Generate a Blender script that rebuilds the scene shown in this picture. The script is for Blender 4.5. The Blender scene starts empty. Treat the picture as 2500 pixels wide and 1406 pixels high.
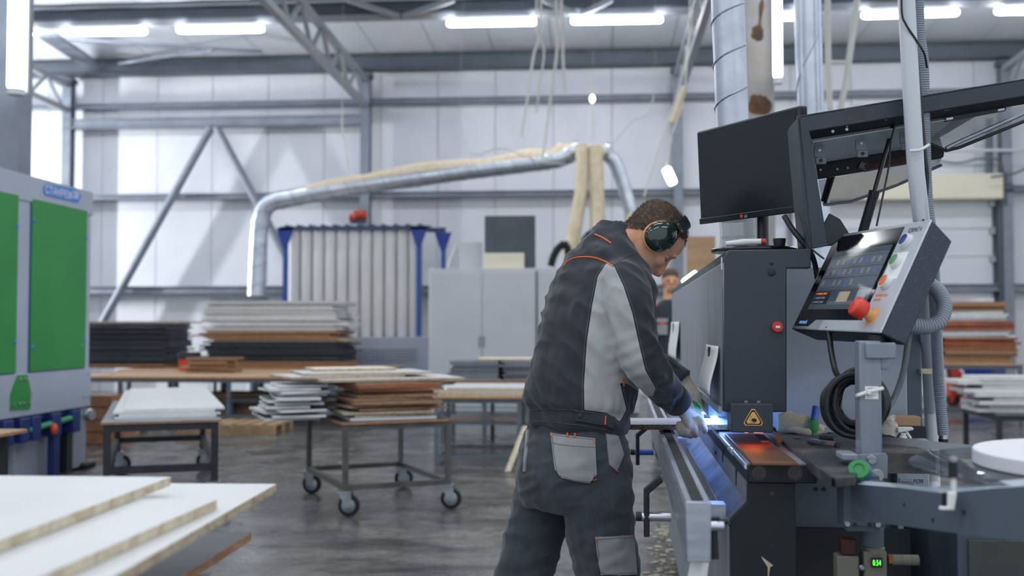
import bpy, bmesh, math, random
from mathutils import Vector, Matrix
from mathutils.bvhtree import BVHTree
random.seed(7)
SC = bpy.context.scene
COL = SC.collection
R = math.radians
# ---------------------------------------------------------------- camera, world, light, exposure
IMG_W, IMG_H, FOC = 2500, 1406, 2600.0
CAM_Z, YAW, PITCH = 1.3, R(4.6), R(2.07)
cam_d = bpy.data.cameras.new('camera')
cam_d.sensor_width = 36.0
cam_d.lens = 36.0 * FOC / IMG_W
cam_d.clip_start = 0.05
cam_d.clip_end = 100
cam_d.dof.use_dof = True
cam_d.dof.focus_distance = 3.25
cam_d.dof.aperture_fstop = 2.4
cam = bpy.data.objects.new('camera', cam_d)
COL.objects.link(cam)
cam.location = (0, 0, CAM_Z)
cam.rotation_euler = (math.pi / 2 + PITCH, 0, YAW)
SC.camera = cam
SC.view_settings.view_transform = 'Standard'
SC.view_settings.look = 'None'
SC.view_settings.exposure = 0.0
SC.view_settings.gamma = 1.0
SC.view_settings.use_curve_mapping = False
world = bpy.data.worlds.new('hall_ambient')
SC.world = world
world.use_nodes = True
bg = world.node_tree.nodes['Background']
bg.inputs[0].default_value = (0.86, 0.92, 1.0, 1)
bg.inputs[1].default_value = 1.0
LAMP_COL = (0.95, 0.975, 1.0)
def area_lamp(name, loc, sx, sy, power, rot=(0, 0, 0), col=LAMP_COL):
    l = bpy.data.lights.new(name, 'AREA')
    l.shape = 'RECTANGLE'
    l.size, l.size_y, l.energy, l.color = sx, sy, power, col
    o = bpy.data.objects.new(name, l)
    COL.objects.link(o)
    o.location, o.rotation_euler = loc, rot
    return o
# rows of ceiling battens over the rest of the hall (above and behind the photographer)
for yy, zz in ((12.6, 6.55), (8.0, 6.7), (3.4, 6.9), (-1.2, 6.9)):
    for xx in (-8.4, -4.2, 0.0, 4.2, 8.4):
        area_lamp('ceiling_batten_light', (xx, yy, zz), 2.8, 0.16, 60)
# bright unseen batten assumed in a neighbouring bay on the left: throws the column and brace shadows along the back wall
area_lamp('bay_batten_light', (-16.0, 18.1, 3.7), 0.14, 1.6, 1100, rot=(math.pi / 2, 0, -math.pi / 2 + 0.26))

# ---------------------------------------------------------------- frames and picture measurements
class Frame:
    def __init__(s, ang):
        s.ang = ang
        s.m = Matrix.Rotation(ang, 4, 'Z')
        s.i = s.m.inverted()
HALL = Frame(0.0)                 # x across the hall, y towards the back wall
MACH = Frame(R(-1.22))            # the machine stands a touch askew
VIEW = Frame(YAW)                 # x to the right of the photographer, y straight ahead
FR = [HALL]
def use(f): FR[0] = f
_camrot = Matrix.Rotation(YAW, 3, 'Z') @ Matrix.Rotation(PITCH, 3, 'X')
def ray(px, py, fr=None):
    fr = fr or FR[0]
    d = _camrot @ Vector(((px - 1250) / FOC, 1.0, (703 - py) / FOC))
    return fr.i.to_3x3() @ d
def P(px, py, y=None, x=None, z=None, fr=None):
    """point of the scene seen at a pixel of the photograph on a plane y=, x= or z= (survey of the photo)"""
    d = ray(px, py, fr)
    if y is not None: t = y / d.y
    elif x is not None: t = x / d.x
    else: t = (z - CAM_Z) / d.z
    return Vector((d.x * t, d.y * t, CAM_Z + d.z * t))
def PX(p, fr=None):
    fr = fr or FR[0]
    w = fr.m @ Vector(p)
    c = _camrot.inverted() @ (w - Vector((0, 0, CAM_Z)))
    return 1250 + FOC * c.x / c.y, 703 - FOC * c.z / c.y

# ---------------------------------------------------------------- materials
def lin(c):
    return tuple(((v / 255) / 12.92 if v / 255 <= 0.04045 else ((v / 255 + 0.055) / 1.055) ** 2.4) for v in c) + (1.0,)
MATS = {}
def mat(name, col, rough=0.5, metal=0.0, col2=None, scale=6.0, detail=4.0, lo=0.35, hi=0.65, stretch=(1, 1, 1),
        bump=0.0, bscale=120.0, bdist=0.004, rvar=0.0, emit=0.0, alpha=1.0, trans=0.0, spec=0.5, coat=0.0, sheen=0.0, tex='noise', sss=0.0):
    m = bpy.data.materials.new(name)
    m.use_nodes = True
    nt = m.node_tree
    b = nt.nodes['Principled BSDF']
    L = nt.links.new
    b.inputs['Base Color'].default_value = lin(col)
    b.inputs['Roughness'].default_value = rough
    b.inputs['Metallic'].default_value = metal
    b.inputs['Specular IOR Level'].default_value = spec
    b.inputs['Coat Weight'].default_value = coat
    b.inputs['Sheen Weight'].default_value = sheen
    b.inputs['Alpha'].default_value = alpha
    b.inputs['Transmission Weight'].default_value = trans
    if sss:
        b.inputs['Subsurface Weight'].default_value = sss
        b.inputs['Subsurface Radius'].default_value = (0.02, 0.008, 0.004)
    if emit:
        b.inputs['Emission Color'].default_value = lin(col)
        b.inputs['Emission Strength'].default_value = emit
    if col2 or bump or rvar:
        tc = nt.nodes.new('ShaderNodeTexCoord')
        mp = nt.nodes.new('ShaderNodeMapping')
        mp.inputs['Scale'].default_value = stretch
        L(tc.outputs['Object'], mp.inputs['Vector'])
    if col2 or rvar:
        if tex == 'voronoi':
            n = nt.nodes.new('ShaderNodeTexVoronoi'); n.inputs['Scale'].default_value = scale
            fac = n.outputs['Color']
        else:
            n = nt.nodes.new('ShaderNodeTexNoise'); n.inputs['Scale'].default_value = scale
            n.inputs['Detail'].default_value = detail; n.inputs['Roughness'].default_value = 0.6
            fac = n.outputs['Fac']
        L(mp.outputs[0], n.inputs['Vector'])
        mr = nt.nodes.new('ShaderNodeMapRange')
        mr.inputs['From Min'].default_value = lo; mr.inputs['From Max'].default_value = hi
        L(fac, mr.inputs['Value'])
        if col2:
            mx = nt.nodes.new('ShaderNodeMix'); mx.data_type = 'RGBA'
            mx.inputs['A'].default_value = lin(col); mx.inputs['B'].default_value = lin(col2)
            L(mr.outputs[0], mx.inputs['Factor']); L(mx.outputs['Result'], b.inputs['Base Color'])
        if rvar:
            m2 = nt.nodes.new('ShaderNodeMapRange')
            m2.inputs['From Min'].default_value = lo; m2.inputs['From Max'].default_value = hi
            m2.inputs['To Min'].default_value = rough; m2.inputs['To Max'].default_value = rough + rvar
            L(fac, m2.inputs['Value']); L(m2.outputs[0], b.inputs['Roughness'])
    if bump:
        n2 = nt.nodes.new('ShaderNodeTexNoise'); n2.inputs['Scale'].default_value = bscale; n2.inputs['Detail'].default_value = 3
        L(mp.outputs[0], n2.inputs['Vector'])
        bp = nt.nodes.new('ShaderNodeBump'); bp.inputs['Strength'].default_value = bump; bp.inputs['Distance'].default_value = bdist
        L(n2.outputs['Fac'], bp.inputs['Height']); L(bp.outputs[0], b.inputs['Normal'])
    MATS[name] = m
    return m
M = {}
def dm(key, *a, **k): M[key] = mat(key, *a, **k)
dm('wall', (222, 224, 230), 0.55, col2=(214, 217, 225), scale=1.2)
dm('wallbase', (150, 156, 168), 0.7)
dm('ceil', (226, 229, 235), 0.5, col2=(218, 222, 230), scale=1.0)
dm('steel', (136, 143, 155), 0.5, col2=(120, 128, 140), scale=3)
dm('steel_dark', (88, 97, 108), 0.55, col2=(80, 88, 98), scale=3)
dm('truss', (150, 155, 164), 0.5, col2=(160, 150, 136), scale=2.5, lo=0.5, hi=0.75)
dm('rust_steel', (150, 154, 160), 0.6, col2=(146, 140, 132), scale=4)
dm('rust', (110, 74, 44), 0.8, col2=(60, 48, 42), scale=9)
dm('led', (246, 250, 255), 0.4, emit=40.0)
dm('led_soft', (246, 250, 255), 0.4, emit=7.0)
dm('ledbody', (205, 210, 216), 0.4)
dm('duct', (205, 212, 222), 0.34, 0.9, col2=(180, 188, 200), scale=5, rvar=0.12)
dm('ductseam', (150, 158, 170), 0.4, 0.9)
dm('sawdust', (222, 210, 188), 0.95, col2=(210, 194, 166), scale=14, bump=0.6, bscale=60, bdist=0.01)
dm('floor_dust', (186, 180, 168), 0.95, col2=(160, 152, 140), scale=20)
dm('hose_beige', (214, 204, 180), 0.8, col2=(200, 186, 156), scale=8)
dm('rope', (205, 205, 200), 0.8)
dm('white_lam', (214, 215, 217), 0.38, col2=(206, 207, 210), scale=2.2)
dm('white_back', (222, 224, 226), 0.5, col2=(206, 208, 208), scale=6)
dm('chip', (190, 178, 156), 0.85, col2=(160, 140, 112), scale=70, tex='voronoi', lo=0.3, hi=0.9, bump=0.5, bscale=260, bdist=0.002)
dm('chip_pale', (208, 200, 176), 0.85, col2=(176, 160, 136), scale=60, tex='voronoi', lo=0.35, hi=0.95, bump=0.4, bscale=220, bdist=0.002)
dm('chip_dark', (122, 104, 88), 0.85, col2=(66, 54, 46), scale=150, tex='voronoi', lo=0.2, hi=0.9, bump=0.5, bscale=300, bdist=0.002)
dm('wood_edge', (176, 138, 104), 0.75, col2=(140, 104, 76), scale=20, stretch=(1, 1, 4))
dm('wood_top', (190, 158, 126), 0.5, col2=(176, 142, 110), scale=3, stretch=(0.6, 3, 3))
dm('brown_board', (150, 108, 80), 0.6, col2=(124, 84, 60), scale=6)
dm('orange_board', (170, 96, 62), 0.6, col2=(140, 78, 50), scale=5)
dm('black_board', (38, 44, 54), 0.5, col2=(52, 58, 68), scale=6)
dm('grey_board', (128, 134, 144), 0.5, col2=(112, 118, 128), scale=4)
dm('dark_board', (82, 88, 97), 0.6, col2=(70, 76, 86), scale=2.0)
dm('cream_board', (226, 220, 200), 0.6)
dm('black_frame', (26, 32, 40), 0.4, col2=(38, 44, 52), scale=8)
dm('grey_frame', (104, 112, 124), 0.5, col2=(90, 98, 108), scale=5)
dm('bare_frame', (70, 72, 74), 0.45, col2=(96, 92, 88), scale=6)
dm('rubber', (24, 28, 33), 0.7)
dm('zinc', (170, 176, 184), 0.35, 0.8, col2=(140, 146, 154), scale=10)
dm('cab_grey', (166, 174, 190), 0.45, col2=(158, 167, 184), scale=1.5)
dm('cab_green', (38, 138, 62), 0.4, col2=(34, 130, 58), scale=1.5)
dm('cab_blue', (32, 62, 150), 0.4)
dm('blue_light', (64, 120, 200), 0.45)
dm('mech_blue', (30, 48, 110), 0.45)
dm('mech_green', (60, 150, 110), 0.5)
dm('locker', (196, 200, 206), 0.45, col2=(190, 194, 202), scale=1.5)
dm('bag', (232, 232, 232), 0.8, col2=(222, 222, 222), scale=3, stretch=(3, 3, 0.5))
dm('gapdark', (150, 152, 150), 0.8)
dm('frame_blue', (40, 86, 160), 0.45)
dm('frame_navy', (52, 70, 104), 0.5)
dm('red', (196, 52, 40), 0.4)
dm('orange', (224, 88, 40), 0.5)
dm('redorange', (210, 74, 44), 0.5, col2=(170, 56, 40), scale=8)
dm('pallet', (176, 150, 118), 0.8, col2=(146, 120, 92), scale=6)
dm('paper', (232, 234, 236), 0.7)
dm('white_plastic', (226, 228, 230), 0.35)
dm('lamp_glow', (255, 255, 255), 0.4, emit=6)
def floor_mat():
    m = bpy.data.materials.new('polished_concrete'); m.use_nodes = True
    nt = m.node_tree; b = nt.nodes['Principled BSDF']; L = nt.links.new
    tc = nt.nodes.new('ShaderNodeTexCoord')
    def noise(scale, det, st=(1, 1, 1), dist=0.0):
        mp = nt.nodes.new('ShaderNodeMapping'); mp.inputs['Scale'].default_value = st
        L(tc.outputs['Object'], mp.inputs[0])
        n = nt.nodes.new('ShaderNodeTexNoise'); n.inputs['Scale'].default_value = scale; n.inputs['Detail'].default_value = det
        n.inputs['Roughness'].default_value = 0.65; n.inputs['Distortion'].default_value = dist
        L(mp.outputs[0], n.inputs[0]); return n.outputs['Fac']
    def ramp(f, c0, c1, lo, hi):
        r = nt.nodes.new('ShaderNodeValToRGB')
        r.color_ramp.elements[0].position = lo; r.color_ramp.elements[1].position = hi
        r.color_ramp.elements[0].color = lin(c0); r.color_ramp.elements[1].color = lin(c1)
        L(f, r.inputs[0]); return r.outputs[0]
    a = ramp(noise(1.6, 8, (1, 2.2, 1), 0.6), (58, 60, 62), (124, 122, 118), 0.36, 0.66)
    c = ramp(noise(9, 6, (1, 1, 1), 1.2), (112, 106, 100), (255, 255, 255), 0.30, 0.52)
    mx = nt.nodes.new('ShaderNodeMix'); mx.data_type = 'RGBA'; mx.blend_type = 'MULTIPLY'
    mx.inputs['Factor'].default_value = 0.55
    L(a, mx.inputs['A']); L(c, mx.inputs['B']); L(mx.outputs['Result'], b.inputs['Base Color'])
    rr = ramp(noise(3.0, 6, (1, 1, 1), 0.8), (96, 96, 96), (176, 176, 176), 0.35, 0.7)
    L(rr, b.inputs['Roughness'])
    bp = nt.nodes.new('ShaderNodeBump'); bp.inputs['Strength'].default_value = 0.25; bp.inputs['Distance'].default_value = 0.01
    L(noise(14, 4), bp.inputs['Height']); L(bp.outputs[0], b.inputs['Normal'])
    b.inputs['Specular IOR Level'].default_value = 0.6
    return m
M['floor'] = floor_mat()

# ---------------------------------------------------------------- mesh building
def catmull(pts, n=8, closed=False):
    pts = [Vector(p) for p in pts]
    out = []
    N = len(pts)
    for i in range(N if closed else N - 1):
        if closed: p0, p1, p2, p3 = (pts[(i + k - 1) % N] for k in range(4))
        else:
            p1, p2 = pts[i], pts[i + 1]
            p0 = pts[i - 1] if i else p1 * 2 - p2
            p3 = pts[i + 2] if i + 2 < N else p2 * 2 - p1
        for k in range(n):
            t = k / n
            out.append(0.5 * ((2 * p1) + (p2 - p0) * t + (2 * p0 - 5 * p1 + 4 * p2 - p3) * t * t + (3 * p1 - p0 - 3 * p2 + p3) * t ** 3))
    if not closed: out.append(pts[-1])
    return out
def resample(pts, step):
    out = [pts[0].copy()]; acc = 0
    for a, b in zip(pts, pts[1:]):
        seg = (b - a).length
        while acc + seg >= step:
            t = (step - acc) / seg
            a = a + (b - a) * t; out.append(a.copy()); seg = (b - a).length; acc = 0
        acc += seg
    return out
BASE = {}
class MB:
    def __init__(s):
        s.v, s.f, s.mi = [], [], []
        s.cur = 0
    def mat(s, i): s.cur = i; return s
    def add(s, vs, fs):
        o = len(s.v)
        s.v += [Vector(p) for p in vs]
        for f in fs:
            s.f.append([i + o for i in f]); s.mi.append(s.cur)
        return s
    def box(s, x0, x1, y0, y1, z0, z1):
        if x0 > x1: x0, x1 = x1, x0
        if y0 > y1: y0, y1 = y1, y0
        if z0 > z1: z0, z1 = z1, z0
        return s.add([(x0, y0, z0), (x1, y0, z0), (x1, y1, z0), (x0, y1, z0), (x0, y0, z1), (x1, y0, z1), (x1, y1, z1), (x0, y1, z1)],
                     [(3, 2, 1, 0), (4, 5, 6, 7), (0, 1, 5, 4), (1, 2, 6, 5), (2, 3, 7, 6), (3, 0, 4, 7)])
    def obox(s, c, ax, ay, az):
        c, ax, ay, az = Vector(c), Vector(ax), Vector(ay), Vector(az)
        if ax.cross(ay).dot(az) < 0: ax = -ax
        vs = [c + ax * i + ay * j + az * k for k in (-1, 1) for (i, j) in ((-1, -1), (1, -1), (1, 1), (-1, 1))]
        return s.add(vs, [(3, 2, 1, 0), (4, 5, 6, 7), (0, 1, 5, 4), (1, 2, 6, 5), (2, 3, 7, 6), (3, 0, 4, 7)])
    def bar(s, p, q, w, h, up=(0, 0, 1)):
        p, q = Vector(p), Vector(q); d = (q - p)
        l = d.length; d.normalize(); up = Vector(up)
        sx = d.cross(up)
        if sx.length < 1e-4: sx = d.cross(Vector((0, 1, 0)))
        sx.normalize(); uz = sx.cross(d)
        return s.obox((p + q) / 2, sx * (w / 2), d * (l / 2), uz * (h / 2))
    def prism(s, poly, vec):
        poly = [Vector(p) for p in poly]; vec = Vector(vec)
        n = Vector()
        for i in range(1, len(poly) - 1): n += (poly[i] - poly[0]).cross(poly[i + 1] - poly[0])
        if n.dot(vec) > 0: poly = poly[::-1]
        k = len(poly)
        return s.add(poly + [p + vec for p in poly], [tuple(range(k)), tuple(range(2 * k - 1, k - 1, -1))] +
                     [((i + 1) % k, i, i + k, (i + 1) % k + k) for i in range(k)])
    def loft(s, rings, caps=True, closed=False):
        n = len(rings[0]); vs = [p for r in rings for p in r]; fs = []
        K = len(rings)
        for i in range(K if closed else K - 1):
            a, b = i * n, ((i + 1) % K) * n
            for j in range(n):
                k = (j + 1) % n
                fs.append((a + j, a + k, b + k, b + j))
        if caps and not closed:
            fs.append(tuple(range(n - 1, -1, -1))); fs.append(tuple(range((K - 1) * n, K * n)))
        return s.add(vs, fs)
    def tube(s, pts, r, n=10, caps=True, closed=False, squash=1.0):
        pts = [Vector(p) for p in pts]; N = len(pts)
        rr = r if isinstance(r, (list, tuple)) else [r] * N
        rings = []; nrm = None
        for i in range(N):
            if closed: t = pts[(i + 1) % N] - pts[i - 1]
            else: t = pts[min(i + 1, N - 1)] - pts[max(i - 1, 0)]
            t.normalize()
            if nrm is None:
                a = Vector((0, 0, 1)) if abs(t.z) < 0.9 else Vector((1, 0, 0))
                nrm = (a - t * a.dot(t)).normalized()
            else: nrm = (nrm - t * nrm.dot(t)).normalized()
            bn = t.cross(nrm)
            rings.append([pts[i] + (nrm * math.cos(2 * math.pi * j / n) + bn * math.sin(2 * math.pi * j / n) * squash) * rr[i] for j in range(n)])
        return s.loft(rings, caps, closed)
    def cyl(s, p, q, r, r2=None, n=18, caps=True):
        return s.tube([p, q], [r, r if r2 is None else r2], n, caps)
    def lathe(s, o, axis, prof, n=24, caps=True):
        o, axis = Vector(o), Vector(axis).normalized()
        a = Vector((0, 0, 1)) if abs(axis.z) < 0.9 else Vector((1, 0, 0))
        e = (a - axis * a.dot(axis)).normalized(); g = axis.cross(e)
        return s.loft([[o + axis * h + (e * math.cos(2 * math.pi * j / n) + g * math.sin(2 * math.pi * j / n)) * max(r, 1e-4) for j in range(n)] for r, h in prof], caps)
    def ell(s, c, ax, ay, az, nu=20, nv=12):
        c, ax, ay, az = Vector(c), Vector(ax), Vector(ay), Vector(az)
        if ax.cross(ay).dot(az) < 0: ax = -ax
        rings = []
        for i in range(nv + 1):
            ph = -math.pi / 2 + math.pi * i / nv
            k = max(math.cos(ph), 0.02)
            rings.append([c + (ax * math.cos(2 * math.pi * j / nu) + ay * math.sin(2 * math.pi * j / nu)) * k + az * math.sin(ph) for j in range(nu)])
        return s.loft(rings)
    def mesh(s, name, mats, off=Vector((0, 0, 0))):
        me = bpy.data.meshes.new(name)
        me.from_pydata([p - off for p in s.v], [], s.f)
        for m in (mats if isinstance(mats, (list, tuple)) else [mats]): me.materials.append(M[m] if isinstance(m, str) else m)
        me.polygons.foreach_set('material_index', s.mi)
        me.polygons.foreach_set('use_smooth', [True] * len(s.f))
        me.set_sharp_from_angle(angle=R(38))
        me.update()
        return me
    def bounds(s):
        return [min(p[k] for p in s.v) for k in range(3)], [max(p[k] for p in s.v) for k in range(3)]
    def build(s, name, mats, parent=None, label=None, cat=None, group=None, kind=None, bevel=0.0, seg=2, plabel=None):
        if parent is not None:
            fr, base = BASE[parent]
            o = bpy.data.objects.new(name, s.mesh(name, mats, base))
            COL.objects.link(o); o.parent = parent
        else:
            fr = FR[0]; lo, hi = s.bounds()
            base = Vector(((lo[0] + hi[0]) / 2, (lo[1] + hi[1]) / 2, lo[2]))
            o = bpy.data.objects.new(name, s.mesh(name, mats, base))
            COL.objects.link(o)
            o.location = fr.m @ base; o.rotation_euler = (0, 0, fr.ang)
        BASE[o] = (fr, base)
        tag(o, label or plabel, cat, group, kind)
        if bevel:
            bv = o.modifiers.new('edge_rounding', 'BEVEL'); bv.width = bevel; bv.segments = seg; bv.limit_method = 'ANGLE'; bv.angle_limit = R(50)
        return o
def tag(o, label=None, cat=None, group=None, kind=None):
    if label: o['label'] = label
    if cat: o['category'] = cat
    if group: o['group'] = group
    if kind: o['kind'] = kind
    return o
def thing(name, label, cat, base, group=None, kind=None):
    o = bpy.data.objects.new(name, None)
    o.empty_display_size = 0.1
    COL.objects.link(o)
    fr = FR[0]; base = Vector(base)
    o.location = fr.m @ base; o.rotation_euler = (0, 0, fr.ang)
    BASE[o] = (fr, base)
    return tag(o, label, cat, group, kind)
def copy_part(o, offset, parent=None, rot=None):
    c = o.copy(); COL.objects.link(c)
    c.parent = parent or o.parent
    c.location = o.location + Vector(offset)
    if rot: c.rotation_euler = rot
    BASE[c] = BASE[o]
    return c
def copy_tree(o, parent=None):
    c = o.copy(); COL.objects.link(c); c.parent = parent; BASE[c] = BASE[o]
    for ch in list(o.children): copy_tree(ch, c)
    return c
def text_mesh(s):
    cu = bpy.data.curves.new('lettering', 'FONT'); cu.body = s; cu.size = 1.0; cu.extrude = 0.0
    ob = bpy.data.objects.new('lettering', cu); COL.objects.link(ob)
    dg = bpy.context.evaluated_depsgraph_get()
    me = bpy.data.meshes.new_from_object(ob.evaluated_get(dg))
    bpy.data.objects.remove(ob); bpy.data.curves.remove(cu)
    return me
def lettering(name, s, o, ux, uy, height, material, parent, width=None, shear=0.0, lift=0.0006):
    """flat letters: o = lower left corner, ux/uy unit directions (frame coordinates)"""
    me = text_mesh(s)
    xs = [v.co.x for v in me.vertices]; ys = [v.co.y for v in me.vertices]
    x0, x1, y0, y1 = min(xs), max(xs), min(ys), max(ys)
    k = height / (y1 - y0); kx = k if width is None else width / (x1 - x0)
    ux, uy = Vector(ux).normalized(), Vector(uy).normalized(); n = ux.cross(uy).normalized()
    o = Vector(o)
    mb = MB()
    mb.add([o + ux * ((v.co.x - x0) * kx + (v.co.y - y0) * k * shear) + uy * ((v.co.y - y0) * k) + n * lift for v in me.vertices], [tuple(p.vertices) for p in me.polygons])
    bpy.data.meshes.remove(me)
    return mb.build(name, material, parent)
ONES = 'lowest second third fourth fifth sixth seventh eighth ninth tenth eleventh twelfth thirteenth fourteenth fifteenth sixteenth seventeenth eighteenth nineteenth'.split()
def nth(i):
    """place in a stack counted from the bottom"""
    if i < 19: return ONES[i] + (' from below' if i else '')
    return ('twentieth' if i == 19 else ('twenty-' + ['first'] [0] if i == 20 else ('twenty-' + ONES[i - 20] if i < 29 else ('thirtieth' if i == 29 else 'thirty-' + ('first' if i == 30 else ONES[i - 30]))))) + ' from below'
def board(name, label, cat, c, size, rz=0.0, mats=('white_lam', 'chip'), group=None, tilt=(0, 0)):
    """sheet of laminated board: c = centre of its underside (frame coordinates)"""
    sx, sy, th = size
    mb = MB()
    x, y = sx / 2, sy / 2
    mb.mat(1).add([(-x, -y, 0), (x, -y, 0), (x, y, 0), (-x, y, 0), (-x, -y, th), (x, -y, th), (x, y, th), (-x, y, th)],
           [(0, 1, 5, 4), (1, 2, 6, 5), (2, 3, 7, 6), (3, 0, 4, 7)])
    mb.f += [[3, 2, 1, 0], [4, 5, 6, 7]]; mb.mi += [0, 0]
    o = bpy.data.objects.new(name, mb.mesh(name, mats)); COL.objects.link(o)
    fr = FR[0]
    o.location = fr.m @ Vector(c); o.rotation_euler = (tilt[0], tilt[1], fr.ang + rz)
    BASE[o] = (fr, Vector(c))
    return tag(o, label, cat, group)
# ================================================================ THE HALL
use(HALL)
WY = 20.6
flo = MB(); flo.add([(-20, -4, 0), (14, -4, 0), (14, 20.9, 0), (-20, 20.9, 0)], [(0, 1, 2, 3)])
flo.build('floor', 'floor', kind='structure')
wb = MB().box(-20, 14, WY + 0.1, WY + 0.28, 0, 7.1).build('wall_back', 'wallbase', kind='structure')
pw = 1.135
proto = None
x = -12.2 - 6 * pw
while x < 13.9:
    if proto is None:
        proto = MB().box(x + 0.005, x + pw - 0.005, WY, WY + 0.1, 0, 7.0).build('wall_panel', 'wall', wb, bevel=0.006)
        x0p = x
    else: copy_part(proto, (x - x0p, 0, 0))
    x += pw
MB().box(-12.4, -12.2, -4, 17.0, 0, 7.4).build('wall_left', 'wall', kind='structure')  # unseen; stops short to let the bay lamp reach the back wall
# ceiling: sheets running down the slight slope to the eaves
ZW = P(1250, 128, y=20.4).z
def cz(y): return ZW + (20.6 - y) * 0.045
ce = MB(); ce.add([(-20, -4, cz(-4) + 0.12), (14, -4, cz(-4) + 0.12), (14, 20.9, cz(20.9) + 0.12), (-20, 20.9, cz(20.9) + 0.12)], [(0, 1, 2, 3)])
ceo = ce.build('ceiling', 'ceil', kind='structure')
proto = None; x = -12.2
while x < 13.9:
    if proto is None:
        m = MB(); m.prism([(x + .006, 20.6, cz(20.6)), (x + .006, 12, cz(12)), (x + .006, 12, cz(12) + .1), (x + .006, 20.6, cz(20.6) + .1)], (pw - .012, 0, 0))
        proto = m.build('ceiling_panel', 'ceil', ceo, bevel=0.008); x0p = x
    else: copy_part(proto, (x - x0p, 0, 0))
    x += pw
# purlins and girts; the purlins' backlit shade is put into their darker steel
def girt(n, pya, pyb, y0, y1, x0=-20, x1=14, m='steel', px=1000):
    za, zb = P(px, pya, y=y0).z, P(px, pyb, y=y0).z
    mb = MB().box(x0, x1, y0, y1, zb, za)
    mb.box(x0, x1, y0 - 0.05, y0, zb, zb + 0.015); mb.box(x0, x1, y0 - 0.05, y0, za - 0.015, za)
    return mb.build('trim_%d' % n, m, kind='structure')
girt(1, 134, 168, 20.28, 20.5, m='steel_dark')
girt(2, 8, 36, 17.25, 17.4, m='steel_dark', px=800)
girt(3, 240, 251, 20.38, 20.58, m='steel')
girt(4, 286, 309, 20.3, 20.5, -10.6, -4.55, 'steel', px=520)
girt(5, 468, 481, 20.38, 20.58, m='steel')
girt(6, 699, 716, 20.38, 20.58, m='steel', px=420)
# strip under the second purlin that carries the battens, and the zig-zag bracing above it
MB().box(-12, 14, 17.22, 17.32, P(800, 52, y=17.25).z, P(800, 38, y=17.25).z).build('trim_7', 'truss', kind='structure')
# columns along the back wall, each an H section
colx = [-10.53, -4.5, 1.53, 7.56]
cl = ['grey steel column at the back wall beside the green cabinet', 'grey steel column rising behind the dust collector',
      'grey steel column at the back wall behind the bending worker', 'grey steel column beside the roll-up door']
for cx_, lb in zip(colx, cl):
    t = thing('steel_column', lb, 'column', (cx_, 20.4, 0), 'columns along the back wall')
    MB().box(cx_ - .09, cx_ + .09, 20.27, 20.29, 0, 6.25).build('flange', 'steel', t)
    MB().box(cx_ - .09, cx_ + .09, 20.46, 20.48, 0, 6.25).build('flange', 'steel', t)
    MB().box(cx_ - .012, cx_ + .012, 20.29, 20.46, 0, 6.25).build('web', 'steel_dark', t)
    MB().box(cx_ - .12, cx_ + .12, 20.24, 20.5, 6.15, 6.25).build('cap_plate', 'steel_dark', t)
    MB().box(cx_ - .15, cx_ + .15, 20.2, 20.5, 0, 0.02).build('base_plate', 'steel_dark', t)
# lattice trusses running from the columns over the hall
tl = ['lattice roof truss over the green cabinet', 'lattice roof truss crossing the ceiling at centre left',
      'lattice roof truss behind the spiral duct', 'lattice roof truss at the right over the roll-up door']
for cx_, lb in zip(colx, tl):
    t = thing('roof_truss', lb, 'truss', (cx_, 19.9, 5.6), 'lattice trusses under the roof')
    def zb(y): return 5.60 + (20.2 - y) * 0.022
    def zt(y): return 6.10 + (20.2 - y) * 0.034
    ya, ye = 20.26, 6.0
    MB().bar((cx_, ya, zb(ya)), (cx_, ye, zb(ye)), .11, .11).build('lower_chord', 'truss', t)
    MB().bar((cx_, ya, zt(ya)), (cx_, ye, zt(ye)), .11, .11).build('upper_chord', 'truss', t)
    y = ya - 0.15; k = 0
    while y > ye + .6:
        a = (cx_, y, zb(y) if k % 2 == 0 else zt(y)); y2 = y - 0.62
        b = (cx_, y2, zt(y2) if k % 2 == 0 else zb(y2))
        MB().bar(a, b, .06, .06).build('lattice_bar', 'truss', t)
        y = y2; k += 1
# roof bracing in the plane of the purlins
def tube_thing(name, lb, cat, pts, r, m, n=10, group=None, **k):
    return MB().tube(pts, r, n).build(name, m, label=lb, cat=cat, group=group, **k)
for (a, b, lb) in (((850, 0), (975, 40), 'steel roof brace sloping down left of the ceiling V above the dust collector'),
                   ((1105, 0), (985, 40), 'steel roof brace sloping down right of the ceiling V above the dust collector'),
                   ((1330, 0), (1405, 35), 'steel roof brace above the left end of the longer central batten'),
                   ((1490, 0), (1420, 35), 'steel roof brace above the middle of the central batten')):
    tube_thing('roof_brace', lb, 'brace', [P(a[0], a[1] - 40, y=16.9), P(*a, y=16.95), P(*b, y=17.15)], .055, 'truss')
# slender braces in the roof plane at the far left
tube_thing('roof_brace', 'thin roof brace crossing the ceiling above the left girts', 'brace', [P(170, 95, y=17.5), P(330, 108, y=18.2), P(520, 118, y=18.9), P(640, 126, y=19.4)], .035, 'steel')
tube_thing('roof_brace', 'thin roof brace meeting the eaves beam at the far left', 'brace', [P(290, 155, y=20.1), P(400, 138, y=19.3), P(520, 122, y=18.8)], .035, 'steel')
MB().prism([P(90, 90, y=17.5), P(140, 90, y=17.5), P(245, 160, y=20.2), P(200, 160, y=20.2)], (0, 0, .05)).build('roof_strut', 'steel', label='broad grey strut under the ceiling at the far left', cat='beam')
# the inverted V of wall braces
ap = P(522, 312, y=20.24)
tube_thing('wall_brace', 'grey tube brace slanting down left to the column foot', 'brace', [ap + Vector((-.06, 0, 0)), (-10.4, 20.24, 0.15)], .08, 'steel', 14)
tube_thing('wall_brace', 'grey tube brace slanting down right behind the silver duct', 'brace', [ap + Vector((.06, 0, 0)), (-4.65, 20.24, 0.15)], .08, 'steel', 14)

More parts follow.
